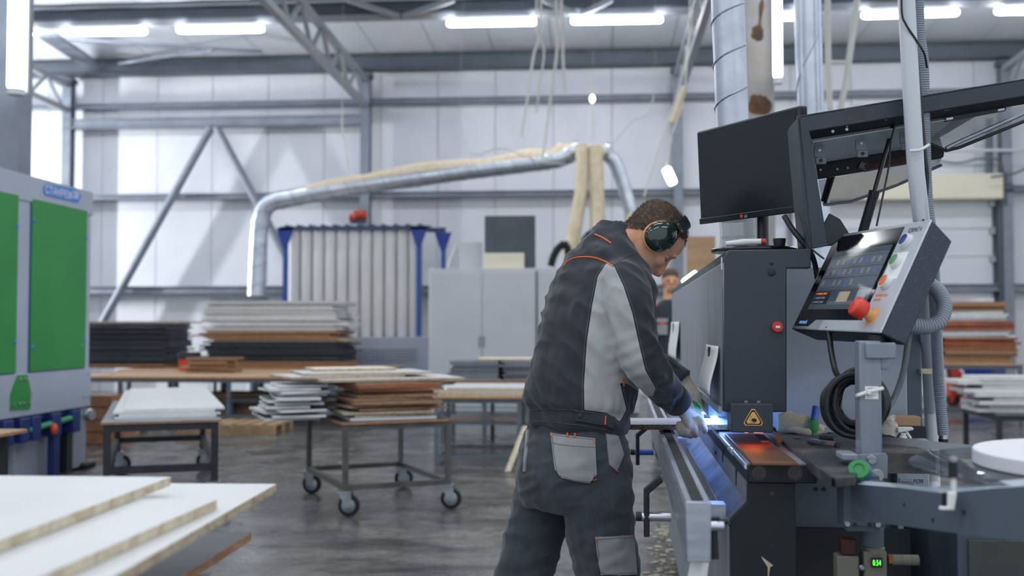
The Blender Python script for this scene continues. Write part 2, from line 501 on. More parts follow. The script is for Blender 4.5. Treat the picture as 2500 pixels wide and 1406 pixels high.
# ---- roll-up door and its header
dz = P(2300, 492, y=20.5).z
dx0, dx1 = 3.7, P(2422, 600, y=20.5).x
dr = MB().box(dx0 - .1, dx1 + .1, 20.55, 20.6, 0, dz + .1).build('door_1', 'steel', kind='structure')
nsec = 7
for i in range(nsec):
    h = dz / nsec
    MB().box(dx0, dx1, 20.47, 20.55, i * h + .004, (i + 1) * h - .004).build('door_section', 'wall', dr, bevel=.008)
    MB().box(dx1 - .06, dx1 + .05, 20.42, 20.47, i * h + h * .8, i * h + h * .8 + .12).build('hinge', 'zinc', dr)
hd = MB().box(dx0 - .2, dx1 + .08, 20.1, 20.55, dz, P(2300, 424, y=20.1).z).build('door_header', 'cream_board', label='beige header box above the white roll-up door', cat='header', bevel=.02)
t = thing('door_rail', 'vertical steel guide rail on the right of the roll-up door', 'rail', (dx1 + .12, 20.4, 0))
MB().box(dx1 + .07, dx1 + .12, 20.3, 20.5, 0, dz + 0.3).build('rail', 'steel_dark', t)
MB().cyl((dx1 + .16, 20.3, dz - .1), (dx1 + .16, 20.3, dz + .5), .06).build('spring_housing', 'steel_dark', t)
MB().cyl((dx1 - .05, 20.3, dz + .22), (dx1 + .3, 20.3, dz + .22), .09).build('spring_drum', 'steel_dark', t)
tube_thing('conduit_pipe', 'pale conduit pipe running along the wall right of the hood lid', 'pipe', [P(2280, 367, y=20.2), P(2520, 367, y=20.2)], .03, 'ledbody')
tube_thing('wall_cable', 'dark cable sagging along the wall above the door header', 'cable', catmull([P(2285, 392, y=20.1), P(2340, 398, y=20.1), P(2390, 388, y=20.1), P(2440, 392, y=20.1), P(2450, 420, y=20.05)]), .018, 'steel_dark')
tube_thing('wall_cable', 'dark cable slanting up to the right edge beside the rail', 'cable', catmull([P(2420, 432, y=19.9), P(2470, 425, y=19.9), P(2520, 405, y=19.9)]), .02, 'steel_dark')
tube_thing('downpipe', 'grey steel pipe between the hood lid and the header box', 'pipe', [P(2415, 290, y=20.3), P(2415, 424, y=20.3)], .07, 'steel_dark')

# ---- the row of LED battens under the second purlin
def batten(px0, px1, py0, py1, y, lb):
    a, b = P(px0, py0, y=y), P(px1, py1, y=y)
    w = 0.055
    t = thing('led_batten', lb, 'ceiling light', (a + b) / 2, 'LED battens under the roof')
    d = (b - a).normalized(); L_ = (b - a).length
    up = Vector((0, 0, 1)); yv = Vector((0, 1, 0))
    rings = []
    for s_, k in ((0, .55), (.02, .85), (.06, 1.0), (L_ - .06, 1.0), (L_ - .02, .85), (L_, .55)):
        rings.append([a + d * s_ + (up * math.cos(q * math.pi / 8) * .056 + yv * math.sin(q * math.pi / 8) * .07) * k for q in range(16)])
    MB().loft(rings).build('diffuser', 'led', t)
    MB().bar(a + d * .1 + up * .075, b - d * .1 + up * .075, .09, .05).build('housing', 'ledbody', t)
    for e in (a + d * .3, b - d * .3):
        MB().bar(e + up * .09, Vector((e.x, 17.26, ZSTRIP + .04)), .02, .02, (0, 1, 0)).build('hanger', 'zinc', t)
LY = 17.16
ZSTRIP = P(800, 52, y=17.25).z
batten(-120, 80, 87, 83, LY, 'LED batten cut off behind the upright lamp at the left edge')
batten(152, 357, 79, 76, LY, 'first full LED batten from the left, over the green cabinet')
batten(433, 643, 73, 70, LY, 'LED batten just left of the central lattice truss')
batten(1092, 1310, 57, 53, LY, 'LED batten right of the central lattice truss')
batten(1395, 1617, 51, 47, LY, 'LED batten above the bending worker, left of the spiral duct')
batten(1760, 1950, 43, 40, LY, 'LED batten half hidden behind the two silver ducts')
batten(2105, 2340, 37, 30, LY, 'LED batten crossed by the white pipe at upper right')
batten(2430, 2660, 27, 22, LY, 'LED batten cut off by the right edge of the picture')

# ---- free-standing columns with upright battens
def upright_batten(a, b, w, lb):
    a, b = Vector(a), Vector(b)
    t = thing('upright_led_batten', lb, 'wall light', a, 'upright LED battens on columns')
    MB().tube([a, a + Vector((0, 0, .03)), b - Vector((0, 0, .03)), b], [w * .8, w, w, w * .8], 12).build('diffuser', 'led_soft', t)
    MB().tube([a - Vector((0, 0, .06)), a], [w * 1.05, w * 1.05], 12).build('end_cap', 'ledbody', t)
    MB().bar(a + Vector((0, w * 1.2, -.02)), b + Vector((0, w * 1.2, 0)), w * 1.6, .04, (0, 1, 0)).build('housing', 'ledbody', t)
NY = 10.6
xr = P(42, 300, y=NY).x
t = thing('steel_column', 'near grey steel column at the left edge above the green cabinet', 'column', (xr - .16, NY + .15, 0))
MB().box(xr - .32, xr, NY, NY + .3, 0, 6.9).build('shaft', 'steel', t, bevel=.01)
MB().box(xr - .4, xr + .08, NY - .08, NY + .38, 0, .03).build('base_plate', 'steel_dark', t)
a = P(39, 218, y=NY - .24); upright_batten(a, a + Vector((0, 0, 1.5)), .085, 'upright LED batten on the near column at the left edge')
x0, x1 = P(1822, 150, y=NY).x, P(1890, 150, y=NY).x
t = thing('steel_column', 'stained grey column behind the spiral duct and monitor', 'column', ((x0 + x1) / 2, NY + .15, 0))
MB().box(x0, x1, NY, NY + .3, 0, 6.9).build('shaft', 'rust_steel', t, bevel=.01)
MB().box(x0 - .1, x1 + .1, NY - .1, NY + .4, 0, .03).build('base_plate', 'steel_dark', t)
def blotch(name, pts, y, m, parent, lab, jit=.012):
    c = [P(*q, y=y) for q in pts]
    cc = sum(c, Vector()) / len(c)
    ring = catmull(c, 4, True)
    mb = MB(); th = .004
    r0 = [p + Vector((random.uniform(-jit, jit), 0, random.uniform(-jit, jit))) for p in ring]
    mb.add([cc + Vector((0, -th, 0))] + [p + Vector((0, .002, 0)) for p in r0] + [cc + (p - cc) * .7 + Vector((0, -th * .9, 0)) for p in r0],
           [(0, 1 + len(ring) + i, 1 + len(ring) + (i + 1) % len(ring)) for i in range(len(ring))] +
           [(1 + len(ring) + i, 1 + i, 1 + (i + 1) % len(ring), 1 + len(ring) + (i + 1) % len(ring)) for i in range(len(ring))])
    return mb.build(name, m, parent, plabel=lab)
blotch('rust_patch', [(1838, 62), (1862, 58), (1866, 90), (1850, 102), (1834, 92)], NY, 'rust', t, 'brown rust blotch')
blotch('rust_streak', [(1856, 0), (1864, 0), (1860, 62), (1850, 62)], NY, 'rust', t, 'brown rust streak')
blotch('rust_patch', [(1828, 235), (1850, 228), (1880, 240), (1884, 278), (1830, 278)], NY, 'rust', t, 'brown rust blotch')
a = P(1899, 190, y=NY - .14); upright_batten(a, a + Vector((0, 0, 1.5)), .044, 'upright LED batten on the stained column beside the spiral duct')
# unseen housing of the batten assumed in the neighbouring bay
MB().box(-16.15, -16.04, 18.0, 18.2, 2.8, 4.6).build('lamp_housing', 'ledbody', label='unseen housing of the upright lamp assumed in the neighbouring bay', cat='lamp')

# ---- leaning lamp, ropes and cords
a, b = P(1626, 410, y=14.5), P(1644, 450, y=14.5)
t = thing('hanging_lamp', 'small bright lamp hanging askew between the hoses and monitor', 'lamp', b)
MB().tube([a, a + (b - a) * .1, b - (b - a) * .1, b], [.045, .062, .062, .045], 12).build('tube', 'lamp_glow', t)
MB().tube(catmull([a, P(1640, 330, y=14.5), P(1672, 214, y=14.5), P(1690, -110, y=14.5)]), .010, 6).build('cord', 'rope', t)
ropes = [([(1318, 80), (1303, 135), (1288, 240), (1272, 335)], .03, 'leftmost of the pale cords hanging above the big duct'),
         ([(1310, 60), (1328, 125), (1318, 200), (1310, 275)], .024, 'second of the pale cords hanging above the big duct'),
         ([(1358, 20), (1360, 120), (1345, 235), (1325, 388)], .034, 'third, longest pale cord hanging down to the big duct'),
         ([(1370, 10), (1375, 60), (1374, 130), (1379, 225)], .034, 'rightmost thick pale cord above the big duct'),
         ([(835, 282), (842, 340), (850, 412)], .02, 'short pale cord hanging beside the central column'),
         ([(1447, 205), (1445, 240), (1448, 300), (1447, 345)], .018, 'thin pale cord with a bright fitting above the beige hoses'),
         ([(1690, 60), (1660, 210), (1620, 330), (1572, 480)], .022, 'long grey cord slanting down behind the worker'),
         ([(1595, 240), (1540, 300), (1480, 370)], .014, 'thin dark cord slanting down to the beige hoses'),
         ([(1130, 340), (1230, 362), (1320, 395), (1380, 400)], .016, 'thin sagging cord along the top of the big duct')]
for pts, r, lb in ropes:
    tube_thing('hanging_rope', lb, 'cord', catmull([P(pts[0][0] + 4, -90, y=16.4)] + [P(*q, y=16.4) for q in pts], 6), [r * .12] * 6 + [r * .62] * (6 * len(pts) - 5) if pts[0][1] > 100 else r * .62, 'rope', 8)
tube_thing('hanging_tube', 'pale short tube hanging at a slant left of the spiral duct', 'tube', [P(1672, 212, y=13), P(1642, 300, y=13)], .04, 'hose_beige', 12)
MB().ell(P(1446, 241, y=16.3), (.04, 0, 0), (0, .04, 0), (0, 0, .06)).build('bulb', 'lamp_glow', label='tiny bright bulb on the cord above the hoses', cat='bulb')
t = thing('hanging_ladder', 'narrow pale ladder hanging right of the far silver duct', 'ladder', P(2050, 262, y=12))
for q in ([(2018, -260), (2021, 100), (2022, 180), (2026, 268)], [(2128, -260), (2080, 95), (2068, 180), (2052, 268)]):
    MB().tube([P(*w, y=12) for w in q], .035, 8).build('rail', 'rope', t)
MB().tube([P(2024, 152, y=12), P(2072, 152, y=12)], .022, 8).build('rung', 'rope', t)
# ================================================================ THINGS IN THE BACK OF THE HALL
use(HALL)
def helix_on(path, r, pitch, wr, n=6):
    """raised lock seam wound around a duct that follows path"""
    pts = resample([Vector(p) for p in path], pitch / 14)
    out = []; nrm = None
    for i in range(len(pts)):
        t = (pts[min(i + 1, len(pts) - 1)] - pts[max(i - 1, 0)]).normalized()
        if nrm is None:
            a = Vector((0, 0, 1)) if abs(t.z) < .9 else Vector((1, 0, 0))
            nrm = (a - t * a.dot(t)).normalized()
        else: nrm = (nrm - t * nrm.dot(t)).normalized()
        bn = t.cross(nrm); an = 2 * math.pi * i / 14
        out.append(pts[i] + (nrm * math.cos(an) + bn * math.sin(an)) * r)
    return MB().tube(out, wr, n)
# big extraction duct
DY = 17.9
dp = [P(624, 960, y=DY), P(625, 800, y=DY), P(626, 716, y=DY), P(630, 620, y=DY), P(636, 545, y=DY), P(655, 500, y=DY), P(715, 483, y=DY), P(860, 457, y=DY), P(1100, 423, y=DY), P(1300, 398, y=DY), P(1370, 386, y=DY), P(1410, 362, y=DY)]
dpath = catmull(dp, 6)
t = thing('extraction_duct', 'long silver extraction duct with an elbow sloping over the dust collector', 'duct', dp[0])
MB().tube(dpath, .15, 20).build('duct_run', 'duct', t)
helix_on(dpath, .152, .32, .008).build('lock_seam', 'ductseam', t)
for i in (24, 34, 46, 56, 62):
    i = min(i, len(dpath) - 2); d = (dpath[i + 1] - dpath[i]).normalized()
    MB().cyl(dpath[i] - d * .03, dpath[i] + d * .03, .162, n=20).build('coupling', 'duct', t)
# sawdust lying on the upper side
dust = MB(); rings = []
seg = dpath[38:66]
for i, p in enumerate(seg):
    tt = (seg[min(i + 1, len(seg) - 1)] - seg[max(i - 1, 0)]).normalized()
    side = tt.cross(Vector((0, 0, 1))).normalized(); up = side.cross(tt)
    h = .05 + .035 * math.sin(i * .9) + random.uniform(0, .03); fade = min(1, i / 6, (len(seg) - 1 - i) / 3)
    rings.append([p + side * .13 * math.cos(q) + up * (.075 + (.085 + h * fade) * math.sin(q)) for q in [math.pi * k / 7 for k in range(8)]])
dust.loft(rings)
dust.build('sawdust_layer', 'sawdust', t, plabel='beige sawdust lying on the duct')
dp2 = [P(1478, 375, y=DY), P(1500, 395, y=DY), P(1518, 440, y=DY), P(1533, 490, y=DY), P(1542, 520, y=DY)]
t2 = thing('extraction_duct', 'short silver duct dropping behind the worker\'s head', 'duct', dp2[-1])
MB().tube(catmull(dp2), .115, 18).build('duct_run', 'duct', t2)
MB().cyl(dp2[-1], dp2[-1] + Vector((.02, 0, -.12)), .13, n=18).build('coupling', 'duct', t2)
jb = P(1445, 372, y=DY)
t3 = thing('duct_junction', 'sawdust-covered junction box where the silver ducts meet', 'junction', jb)
MB().ell(jb, (.36, 0, -.02), (0, .2, 0), (0, 0, .13)).build('body', 'sawdust', t3)
MB().cyl(jb + Vector((-.3, 0, .02)), jb + Vector((-.2, 0, .03)), .17, n=18).build('collar', 'duct', t3)
MB().cyl(jb + Vector((.2, 0, .03)), jb + Vector((.3, 0, 0)), .15, n=18).build('collar', 'duct', t3)
def corr(path, r, pitch, amp, n=14):
    pts = resample(path, pitch / 2)
    return MB().tube(pts, [r + (amp if i % 2 else -amp) for i in range(len(pts))], n)
hz1 = catmull([P(1420, 356, y=17.4), P(1421, 440, y=17.2), P(1407, 540, y=17), P(1386, 660, y=16.8), P(1380, 760, y=16.8), (P(1378, 985, y=16.8))], 6)
hz2 = catmull([P(1453, 360, y=17.4), P(1456, 440, y=17.2), P(1459, 530, y=17), P(1460, 620, y=16.8), P(1460, 760, y=16.8)], 6)
hz3 = catmull([P(1541, 528, y=17.8), P(1532, 560, y=17.6), P(1510, 620, y=17.4), P(1490, 740, y=17.4)], 6)
corr(hz1, .105, .05, .006).build('beige_hose', 'hose_beige', label='beige dusty hose slanting down behind the worker\'s back', cat='hose', group='beige hoses')
corr(hz2, .12, .05, .006).build('beige_hose', 'hose_beige', label='wider beige dusty hose hanging straight behind the worker\'s collar', cat='hose', group='beige hoses')
corr(hz3, .08, .05, .005).build('beige_hose', 'hose_beige', label='thin beige hose below the short duct behind the head', cat='hose', group='beige hoses')

# dust collector with hanging filter bags
CY0, CY1 = 18.35, 19.5
xl, xr_ = P(697, 700, y=CY0).x, P(1023, 700, y=CY0).x
zb_, zt_ = P(860, 822, y=CY0).z, P(860, 562, y=CY0).z
t = thing('dust_collector', 'dust collector with white filter bags in a blue frame on a grey base', 'dust collector', ((xl + xr_) / 2, CY0 + .5, 0))
for x_ in (xl, xr_, xr_ + .26):
    y_ = CY0 if x_ < xr_ + .1 else CY1
    MB().box(x_ - .04, x_ + .04, y_ - .04, y_ + .04, zb_, zt_ + .05).build('post', 'frame_blue', t)
    MB().prism([(x_ - .16, y_ - .05, zt_ + .05), (x_ + .16, y_ - .05, zt_ + .05), (x_ + .04, y_ - .05, zt_ - .3), (x_ - .04, y_ - .05, zt_ - .3)], (0, .02, 0)).build('gusset', 'cab_blue', t)
MB().box(xl - .06, xl + .02, CY1 - .04, CY1 + .04, zb_, zt_).build('post', 'frame_blue', t)
MB().box(xl - .1, xr_ + .2, CY0 - .05, CY0 + .02, zt_, zt_ + .07).build('top_rail', 'frame_navy', t)
MB().box(xl - .15, xr_ + .3, CY1 - .05, CY1 + .05, zt_ + .06, zt_ + .14).build('top_rail', 'frame_navy', t)
nb = 11; w_ = (xr_ - xl) / nb
for i in range(nb + 1):
    MB().bar((xl + i * w_, CY0, zt_ + .08), (xl + i * w_ + .02, CY1, zt_ + .1), .05, .05).build('cross_rail', 'frame_navy', t)
for i in range(nb):
    c = xl + (i + .5) * w_
    for j, y_ in enumerate((CY0 + .16, CY0 + .7)):
        if j == 0:
            MB().lathe((c, y_, zb_), (0, 0, 1), [(w_ * .40, 0), (w_ * .46, .05), (w_ * .465, .6), (w_ * .455, 1.2), (w_ * .465, zt_ - zb_ - .1), (w_ * .4, zt_ - zb_)], 16).build('filter_bag', 'bag', t)
MB().box(xl + .02, xr_ - .02, CY0 + .4, CY0 + .45, zb_, zt_).build('bag_gap_shade', 'gapdark', t)  # single grey sheet; shade between the bags put into its colour
bx0, bx1 = P(824, 850, y=CY0).x, P(1042, 850, y=CY0).x
MB().box(bx0, bx1, CY0 - .1, CY1, 0.0, zb_).build('base_unit', 'cab_grey', t, bevel=.015)
MB().box(xl - .06, bx0, CY0 - .02, CY1, 0.0, zb_).build('base_unit', 'cab_grey', t, bevel=.015)
g0, g1 = P(855, 885, y=CY0 - .1), P(1020, 850, y=CY0 - .1)
gm = MB()
nx, nz = 16, 5
for i in range(nx):
    for k in range(nz):
        gx = g0.x + (g1.x - g0.x) * (i + (.25 if k % 2 else .6)) / nx; gz = g0.z + (g1.z - g0.z) * (k + .5) / nz
        gm.box(gx - .022, gx + .022, CY0 - .112, CY0 - .1, gz - .014, gz + .014)
go = gm.build('vent_louvres', 'steel', t); go['kind'] = 'stuff'
mr = P(873, 527, y=CY0 + .3)
t2 = thing('vibration_motor', 'small orange-red motor on top of the dust collector frame', 'motor', mr - Vector((0, 0, .12)))
MB().cyl(mr + Vector((-.06, 0, .0)), mr + Vector((.16, 0, .01)), .1, n=16).build('housing', 'redorange', t2, bevel=.02)
MB().cyl(mr + Vector((-.14, 0, -.03)), mr + Vector((-.06, 0, -.03)), .06, n=14).build('end_bell', 'redorange', t2)
MB().box(mr.x - .12, mr.x + .14, mr.y - .09, mr.y + .09, mr.z - .13, mr.z - .08).build('foot', 'frame_navy', t2)

# grey lockers and what stands on them
LYY = 15.6
def locker(pxa, pxb, lb):
    x0, x1 = P(pxa, 700, y=LYY).x, P(pxb, 700, y=LYY).x
    zt = P(1180, 655, y=LYY).z
    t = thing('metal_cabinet', lb, 'cabinet', ((x0 + x1) / 2, LYY + .3, 0), 'grey metal cabinets')
    MB().box(x0, x1, LYY, LYY + .6, 0.05, zt).build('body', 'locker', t, bevel=.008)
    xm = (x0 + x1) / 2
    for a, b in ((x0 + .02, xm - .005), (xm + .005, x1 - .02)):
        d = MB().box(a, b, LYY - .02, LYY, .12, zt - .05).build('door', 'locker', t, bevel=.006)
        MB().box(xm - .04 if a < xm - .1 else xm + .02, xm - .02 if a < xm - .1 else xm + .04, LYY - .04, LYY - .02, 1.0, 1.16).build('handle', 'steel', d)
    MB().box(x0 + .02, x1 - .02, LYY + .02, LYY + .58, 0, .05).build('plinth', 'steel_dark', t)
    return zt
lz = locker(1047, 1308, 'grey two-door metal cabinet with a dark panel standing on top')
locker(1312, 1560, 'grey metal cabinet mostly hidden behind the worker\'s back')
bx = [P(1183, 655, y=LYY + .3), P(1307, 526, y=LYY + .3)]
MB().box(bx[0].x, bx[1].x, LYY + .3, LYY + .33, lz, bx[1].z).build('dark_sheet', 'dark_board', label='dark grey square panel standing on the metal cabinet', cat='panel', bevel=.004)
bx = [P(1181, 655, y=LYY + .12), P(1279, 617, y=LYY + .12)]
MB().box(bx[0].x, bx[1].x, LYY + .12, LYY + .26, lz, bx[1].z).build('cream_box', 'cream_board', label='low cream box in front of the dark panel on the cabinet', cat='box', bevel=.006)
bx = [P(1120, 655, y=LYY + .4), P(1175, 590, y=LYY + .4)]
MB().prism([P(1088, 653, y=LYY + .45), P(1112, 590, y=LYY + .45), P(1116, 590, y=LYY + .45), P(1094, 653, y=LYY + .45)], (0, .03, 0)).build('thin_lath', 'white_back', label='thin pale lath leaning on top of the metal cabinet', cat='lath')
MB().box(bx[0].x, bx[1].x, LYY + .5, LYY + .53, lz, bx[1].z).build('grey_sheet', 'locker', label='pale grey panel beside the dark panel on the cabinet', cat='panel')
hp = catmull([P(1345, 650, y=15.9), P(1352, 625, y=15.9), P(1365, 604, y=15.9), P(1382, 598, y=15.9), P(1392, 640, y=15.9)], 6)
corr(hp, .055, .05, .008).build('black_hose', 'rubber', label='black ribbed hose arching on the cabinet left of the worker\'s shoulder', cat='hose')
hp = catmull([P(1425, 590, y=15.9), P(1440, 572, y=15.9), P(1462, 570, y=15.9), P(1480, 600, y=15.9), P(1485, 650, y=15.9)], 6)
corr(hp, .06, .05, .008).build('black_hose', 'rubber', label='black hose peeking out above the worker\'s collar', cat='hose')

# ---------------------------------------------------------------- frames, tables and trolleys
def table(name, lb, cat, c, ux, L_, W_, zt, mtop, mframe, leg=.05, th=.022, shelf=None, wheels=0.0, over=.04, rails=True, group=None, extra_legs=0, mats_edge=None, low=None):
    """c = centre on the floor, ux = unit vector along the length L_"""
    ux = Vector(ux).normalized(); uy = Vector((-ux.y, ux.x, 0)); c = Vector(c); up = Vector((0, 0, 1))
    t = thing(name, lb, cat, c, group)
    tb = MB().obox(c + up * (zt - th / 2), ux * (L_ / 2), uy * (W_ / 2), up * (th / 2)).build('tabletop', mtop, t, bevel=.003)
    if mats_edge: MB().obox(c + up * (zt - th / 2), ux * (L_ / 2 + .002), uy * (W_ / 2 + .002), up * (th / 2 - .003)).build('edge_band', mats_edge, tb)
    hx, hy = L_ / 2 - over, W_ / 2 - over
    z0 = wheels if wheels else 0.0
    n = 2 + extra_legs
    for i in range(n):
        for sy in (-1, 1):
            p = c + ux * (-hx + 2 * hx * i / (n - 1)) + uy * sy * hy
            MB().obox(p + up * ((z0 + zt - th) / 2), ux * leg / 2, uy * leg / 2, up * ((zt - th - z0) / 2)).build('leg', mframe, t)
    for zr in ([zt - th - leg / 2] + ([low if low else (z0 + leg / 2 + (.0 if wheels else .1))] if rails else [])):
        for sy in (-1, 1):
            MB().obox(c + uy * sy * hy + up * zr, ux * (hx - leg / 2), uy * leg * .45, up * leg / 2).build('rail', mframe, t)
        for sx in (-1, 1):
            MB().obox(c + ux * sx * hx + up * zr, ux * leg * .45, uy * (hy - leg / 2), up * leg / 2).build('rail', mframe, t)
    if wheels:
        for sx in (-1, 1):
            for sy in (-1, 1):
                caster(t, c + ux * sx * hx + uy * sy * hy, wheels, random.uniform(-.5, .5))
    return t
def caster(t, p, h, ang):
    r = h * .43; up = Vector((0, 0, 1)); d = Vector((math.cos(ang), math.sin(ang), 0)); s = Vector((-d.y, d.x, 0))
    ax = Vector((p.x, p.y, r)) + d * r * .35
    fk = MB().obox(Vector((p.x, p.y, h - .006)), d * .05, s * .045, up * .006)
    for k in (-1, 1):
        fk.prism([Vector((p.x, p.y, h - .01)) + d * -.04 + s * k * .026, Vector((p.x, p.y, h - .01)) + d * .05 + s * k * .026, ax + d * .02 + s * k * .026 - up * .012, ax - d * .02 + s * k * .026 - up * .012], s * k * .005)
    fo = fk.build('caster_fork', 'zinc', t)
    w = MB().lathe(ax - s * .02, s, [(r * .7, 0), (r * .96, .004), (r, .012), (r, .028), (r * .96, .036), (r * .7, .04)], 22).build('wheel', 'rubber', fo)
    MB().lathe(ax - s * .024, s, [(r * .15, -.004), (r * .3, -.002), (r * .62, .002), (r * .66, .006), (r * .66, .042), (r * .62, .046), (r * .15, .05)], 20).build('rim', 'zinc', fo)
# -- long brown worktop in front of the stacks
ZT = .64
a = P(232, 922, z=ZT); b = P(700, 924, z=ZT)
yf = 13.6; x0 = P(150, 922, y=yf).x; x1 = P(836, 922, y=yf).x
table('work_table', 'long brown worktop on grey legs behind the board trolleys', 'table', ((x0 + x1) / 2, yf + 1.0, 0), (1, 0, 0), x1 - x0, 2.0, ZT, 'wood_top', 'grey_frame', leg=.045, th=.03, extra_legs=4, rails=True, mats_edge='wood_edge')
table('work_table', 'brown stacking table under the tall board stacks by the wall', 'table', ((x0 + x1) / 2 - .1, yf + 3.15, 0), (1, 0, 0), x1 - x0 + .3, 1.95, ZT, 'wood_top', 'grey_frame', leg=.045, th=.03, extra_legs=4, mats_edge='wood_edge')
# -- stacks on it
def stack(x0, x1, y0, y1, z, layers, lbf, group, jx=.05, jy=.05):
    k_ = -1
    for (mname, edge, n, lab, th, jj) in layers:
        for i in range(n):
            k_ += 1
            w = (x1 - x0) * random.uniform(.94, 1.0); dpt = (y1 - y0) * random.uniform(.93, 1.0)
            c = ((x0 + x1) / 2 + random.uniform(-jx, jx) * jj, (y0 + y1) / 2 + random.uniform(-jy, jy), z)
            board('stacked_board', lab.replace('#', nth(k_)), 'board', c, (w, dpt, th), random.uniform(-.012, .012), (mname, edge), group)
            z += th + .0015
    return z
sy0, sy1 = 16.35, 17.4
xa, xb = P(170, 850, y=sy0).x, P(408, 850, y=sy0).x
zz = stack(xa, xb, sy0, sy1, ZT, [('brown_board', 'wood_edge', 2, 'brown board, # in the black stack beside the green cabinet', .03, 1), ('black_board', 'black_board', 22, 'black board, # in the tall black stack beside the green cabinet', .028, 1.0)], '', 'black board stack')
board('stacked_board', 'pale board lying on top of the tall black stack', 'board', ((xa + xb) / 2 + .1, (sy0 + sy1) / 2, zz), (xb - xa + .15, 1.0, .03), 0, ('cream_board', 'chip'), 'black board stack')
xa, xb = P(494, 800, y=sy0).x, P(840, 800, y=sy0).x
L1 = [('wood_top', 'wood_edge', 4, 'wood-coloured board, # in the mixed stack by the dust collector', .026, 2),
      ('black_board', 'black_board', 11, 'black board, # in the mixed stack by the dust collector', .027, 1),
      ('white_lam', 'chip', 2, 'white board, # in the mixed stack by the dust collector', .026, 1.5),
      ('brown_board', 'wood_edge', 4, 'brown board, # in the mixed stack by the dust collector', .026, 3),
      ('white_lam', 'white_back', 17, 'white board, # in the mixed stack by the dust collector', .026, 1.6)]
zz = stack(xa, xb, sy0, sy1, ZT, L1, '', 'mixed board stack', jx=.08)
xa2, xb2 = P(512, 730, y=sy0).x, P(632, 730, y=sy0).x
for i in range(4):
    board('stacked_board', 'short dark board, ' + nth(i) + ' of four on top of the mixed stack', 'board', ((xa2 + xb2) / 2 + random.uniform(-.03, .03), sy0 + .3, zz), (xb2 - xa2, .5, .022), random.uniform(-.03, .03), ('black_board', 'grey_board'), 'dark boards on the mixed stack'); zz += .0235
zz = ZT
xs0, xs1 = P(474, 870, y=15.2).x, P(590, 870, y=15.2).x
for i in range(7):
    board('offcut', ('short wood offcut, ' if i % 3 else 'short dark offcut, ') + nth(i) + ' in the small pile on the brown worktop', 'offcut', ((xs0 + xs1) / 2 + random.uniform(-.1, .1), 15.0 + random.uniform(-.06, .06), zz), (xs1 - xs0 - random.uniform(0, .2), .4, .03), random.uniform(-.1, .1), ('wood_top', 'wood_edge') if i % 3 else ('black_board', 'wood_edge'), 'offcuts on the worktop'); zz += .0315
cr = P(458, 888, y=15.4)
t = thing('red_crate', 'small dark red crate between the two stacks', 'crate', (cr.x, 15.5, ZT))
MB().box(cr.x - .12, cr.x + .12, 15.35, 15.6, ZT, ZT + .21).build('body', 'redorange', t, bevel=.01)
MB().box(cr.x - .13, cr.x + .13, 15.34, 15.61, ZT + .17, ZT + .28).build('rim', 'black_board', t, bevel=.01)
# -- crates and pallets on the floor behind and beneath
def crate(lb, px, py, w, d, h, y, rz=0, m='pallet'):
    p = P(px, py, y=y)
    t = thing('wooden_crate', lb, 'crate', (p.x, y, 0), 'crates under the worktop')
    nb = 4
    for i in range(nb):
        z0 = h * i / nb
        MB().box(p.x - w / 2, p.x + w / 2, y - d / 2, y - d / 2 + .02, z0 + .01, z0 + h / nb - .01).build('slat', m, t)
        MB().box(p.x + w / 2 - .02, p.x + w / 2, y - d / 2 + .02, y + d / 2, z0 + .01, z0 + h / nb - .01).build('slat', m, t)
    MB().box(p.x - w / 2 + .02, p.x + w / 2 - .02, y - d / 2 + .02, y + d / 2, .02, h * .95).build('contents', 'brown_board', t)
crate('brown wooden crate standing beside the foot of the green cabinet', 244, 1000, .5, .5, .55, 11.6, m='brown_board')
crate('pale wooden crate under the worktop behind the white panels', 590, 960, .95, .7, .4, 14.6)
def pallet(lb, x, y, w=1.2, d=.8, group='pallets on the floor', z=0):
    t = thing('wooden_pallet', lb, 'pallet', (x, y, z), group)
    for i in range(3): MB().box(x - w / 2, x + w / 2, y - d / 2 + i * (d - .1) / 2, y - d / 2 + .1 + i * (d - .1) / 2, z, z + .1).build('bearer', 'pallet', t)
    for i in range(7):
        xx = x - w / 2 + i * (w - .12) / 6
        MB().box(xx, xx + .12, y - d / 2, y + d / 2, z + .1, z + .125).build('deck_board', 'pallet', t)
pallet('wooden pallet on the floor behind the white-panel trolley', P(330, 1035, z=0).x, 12.9)
pallet('wooden pallet on the floor left of the central trolley', P(590, 1050, z=0).x, 12.9)
pp = P(620, 1000, y=14.2)
t = thing('floor_stand', 'grey steel stand on the floor behind the central trolley', 'stand', (pp.x, 14.2, 0))
MB().box(pp.x - .35, pp.x + .35, 14.0, 14.35, .28, .34).build('beam', 'grey_frame', t)
for s in (-1, 1):
    MB().box(pp.x + s * .3 - .05, pp.x + s * .3 + .05, 14.05, 14.3, 0, .28).build('leg', 'grey_frame', t)

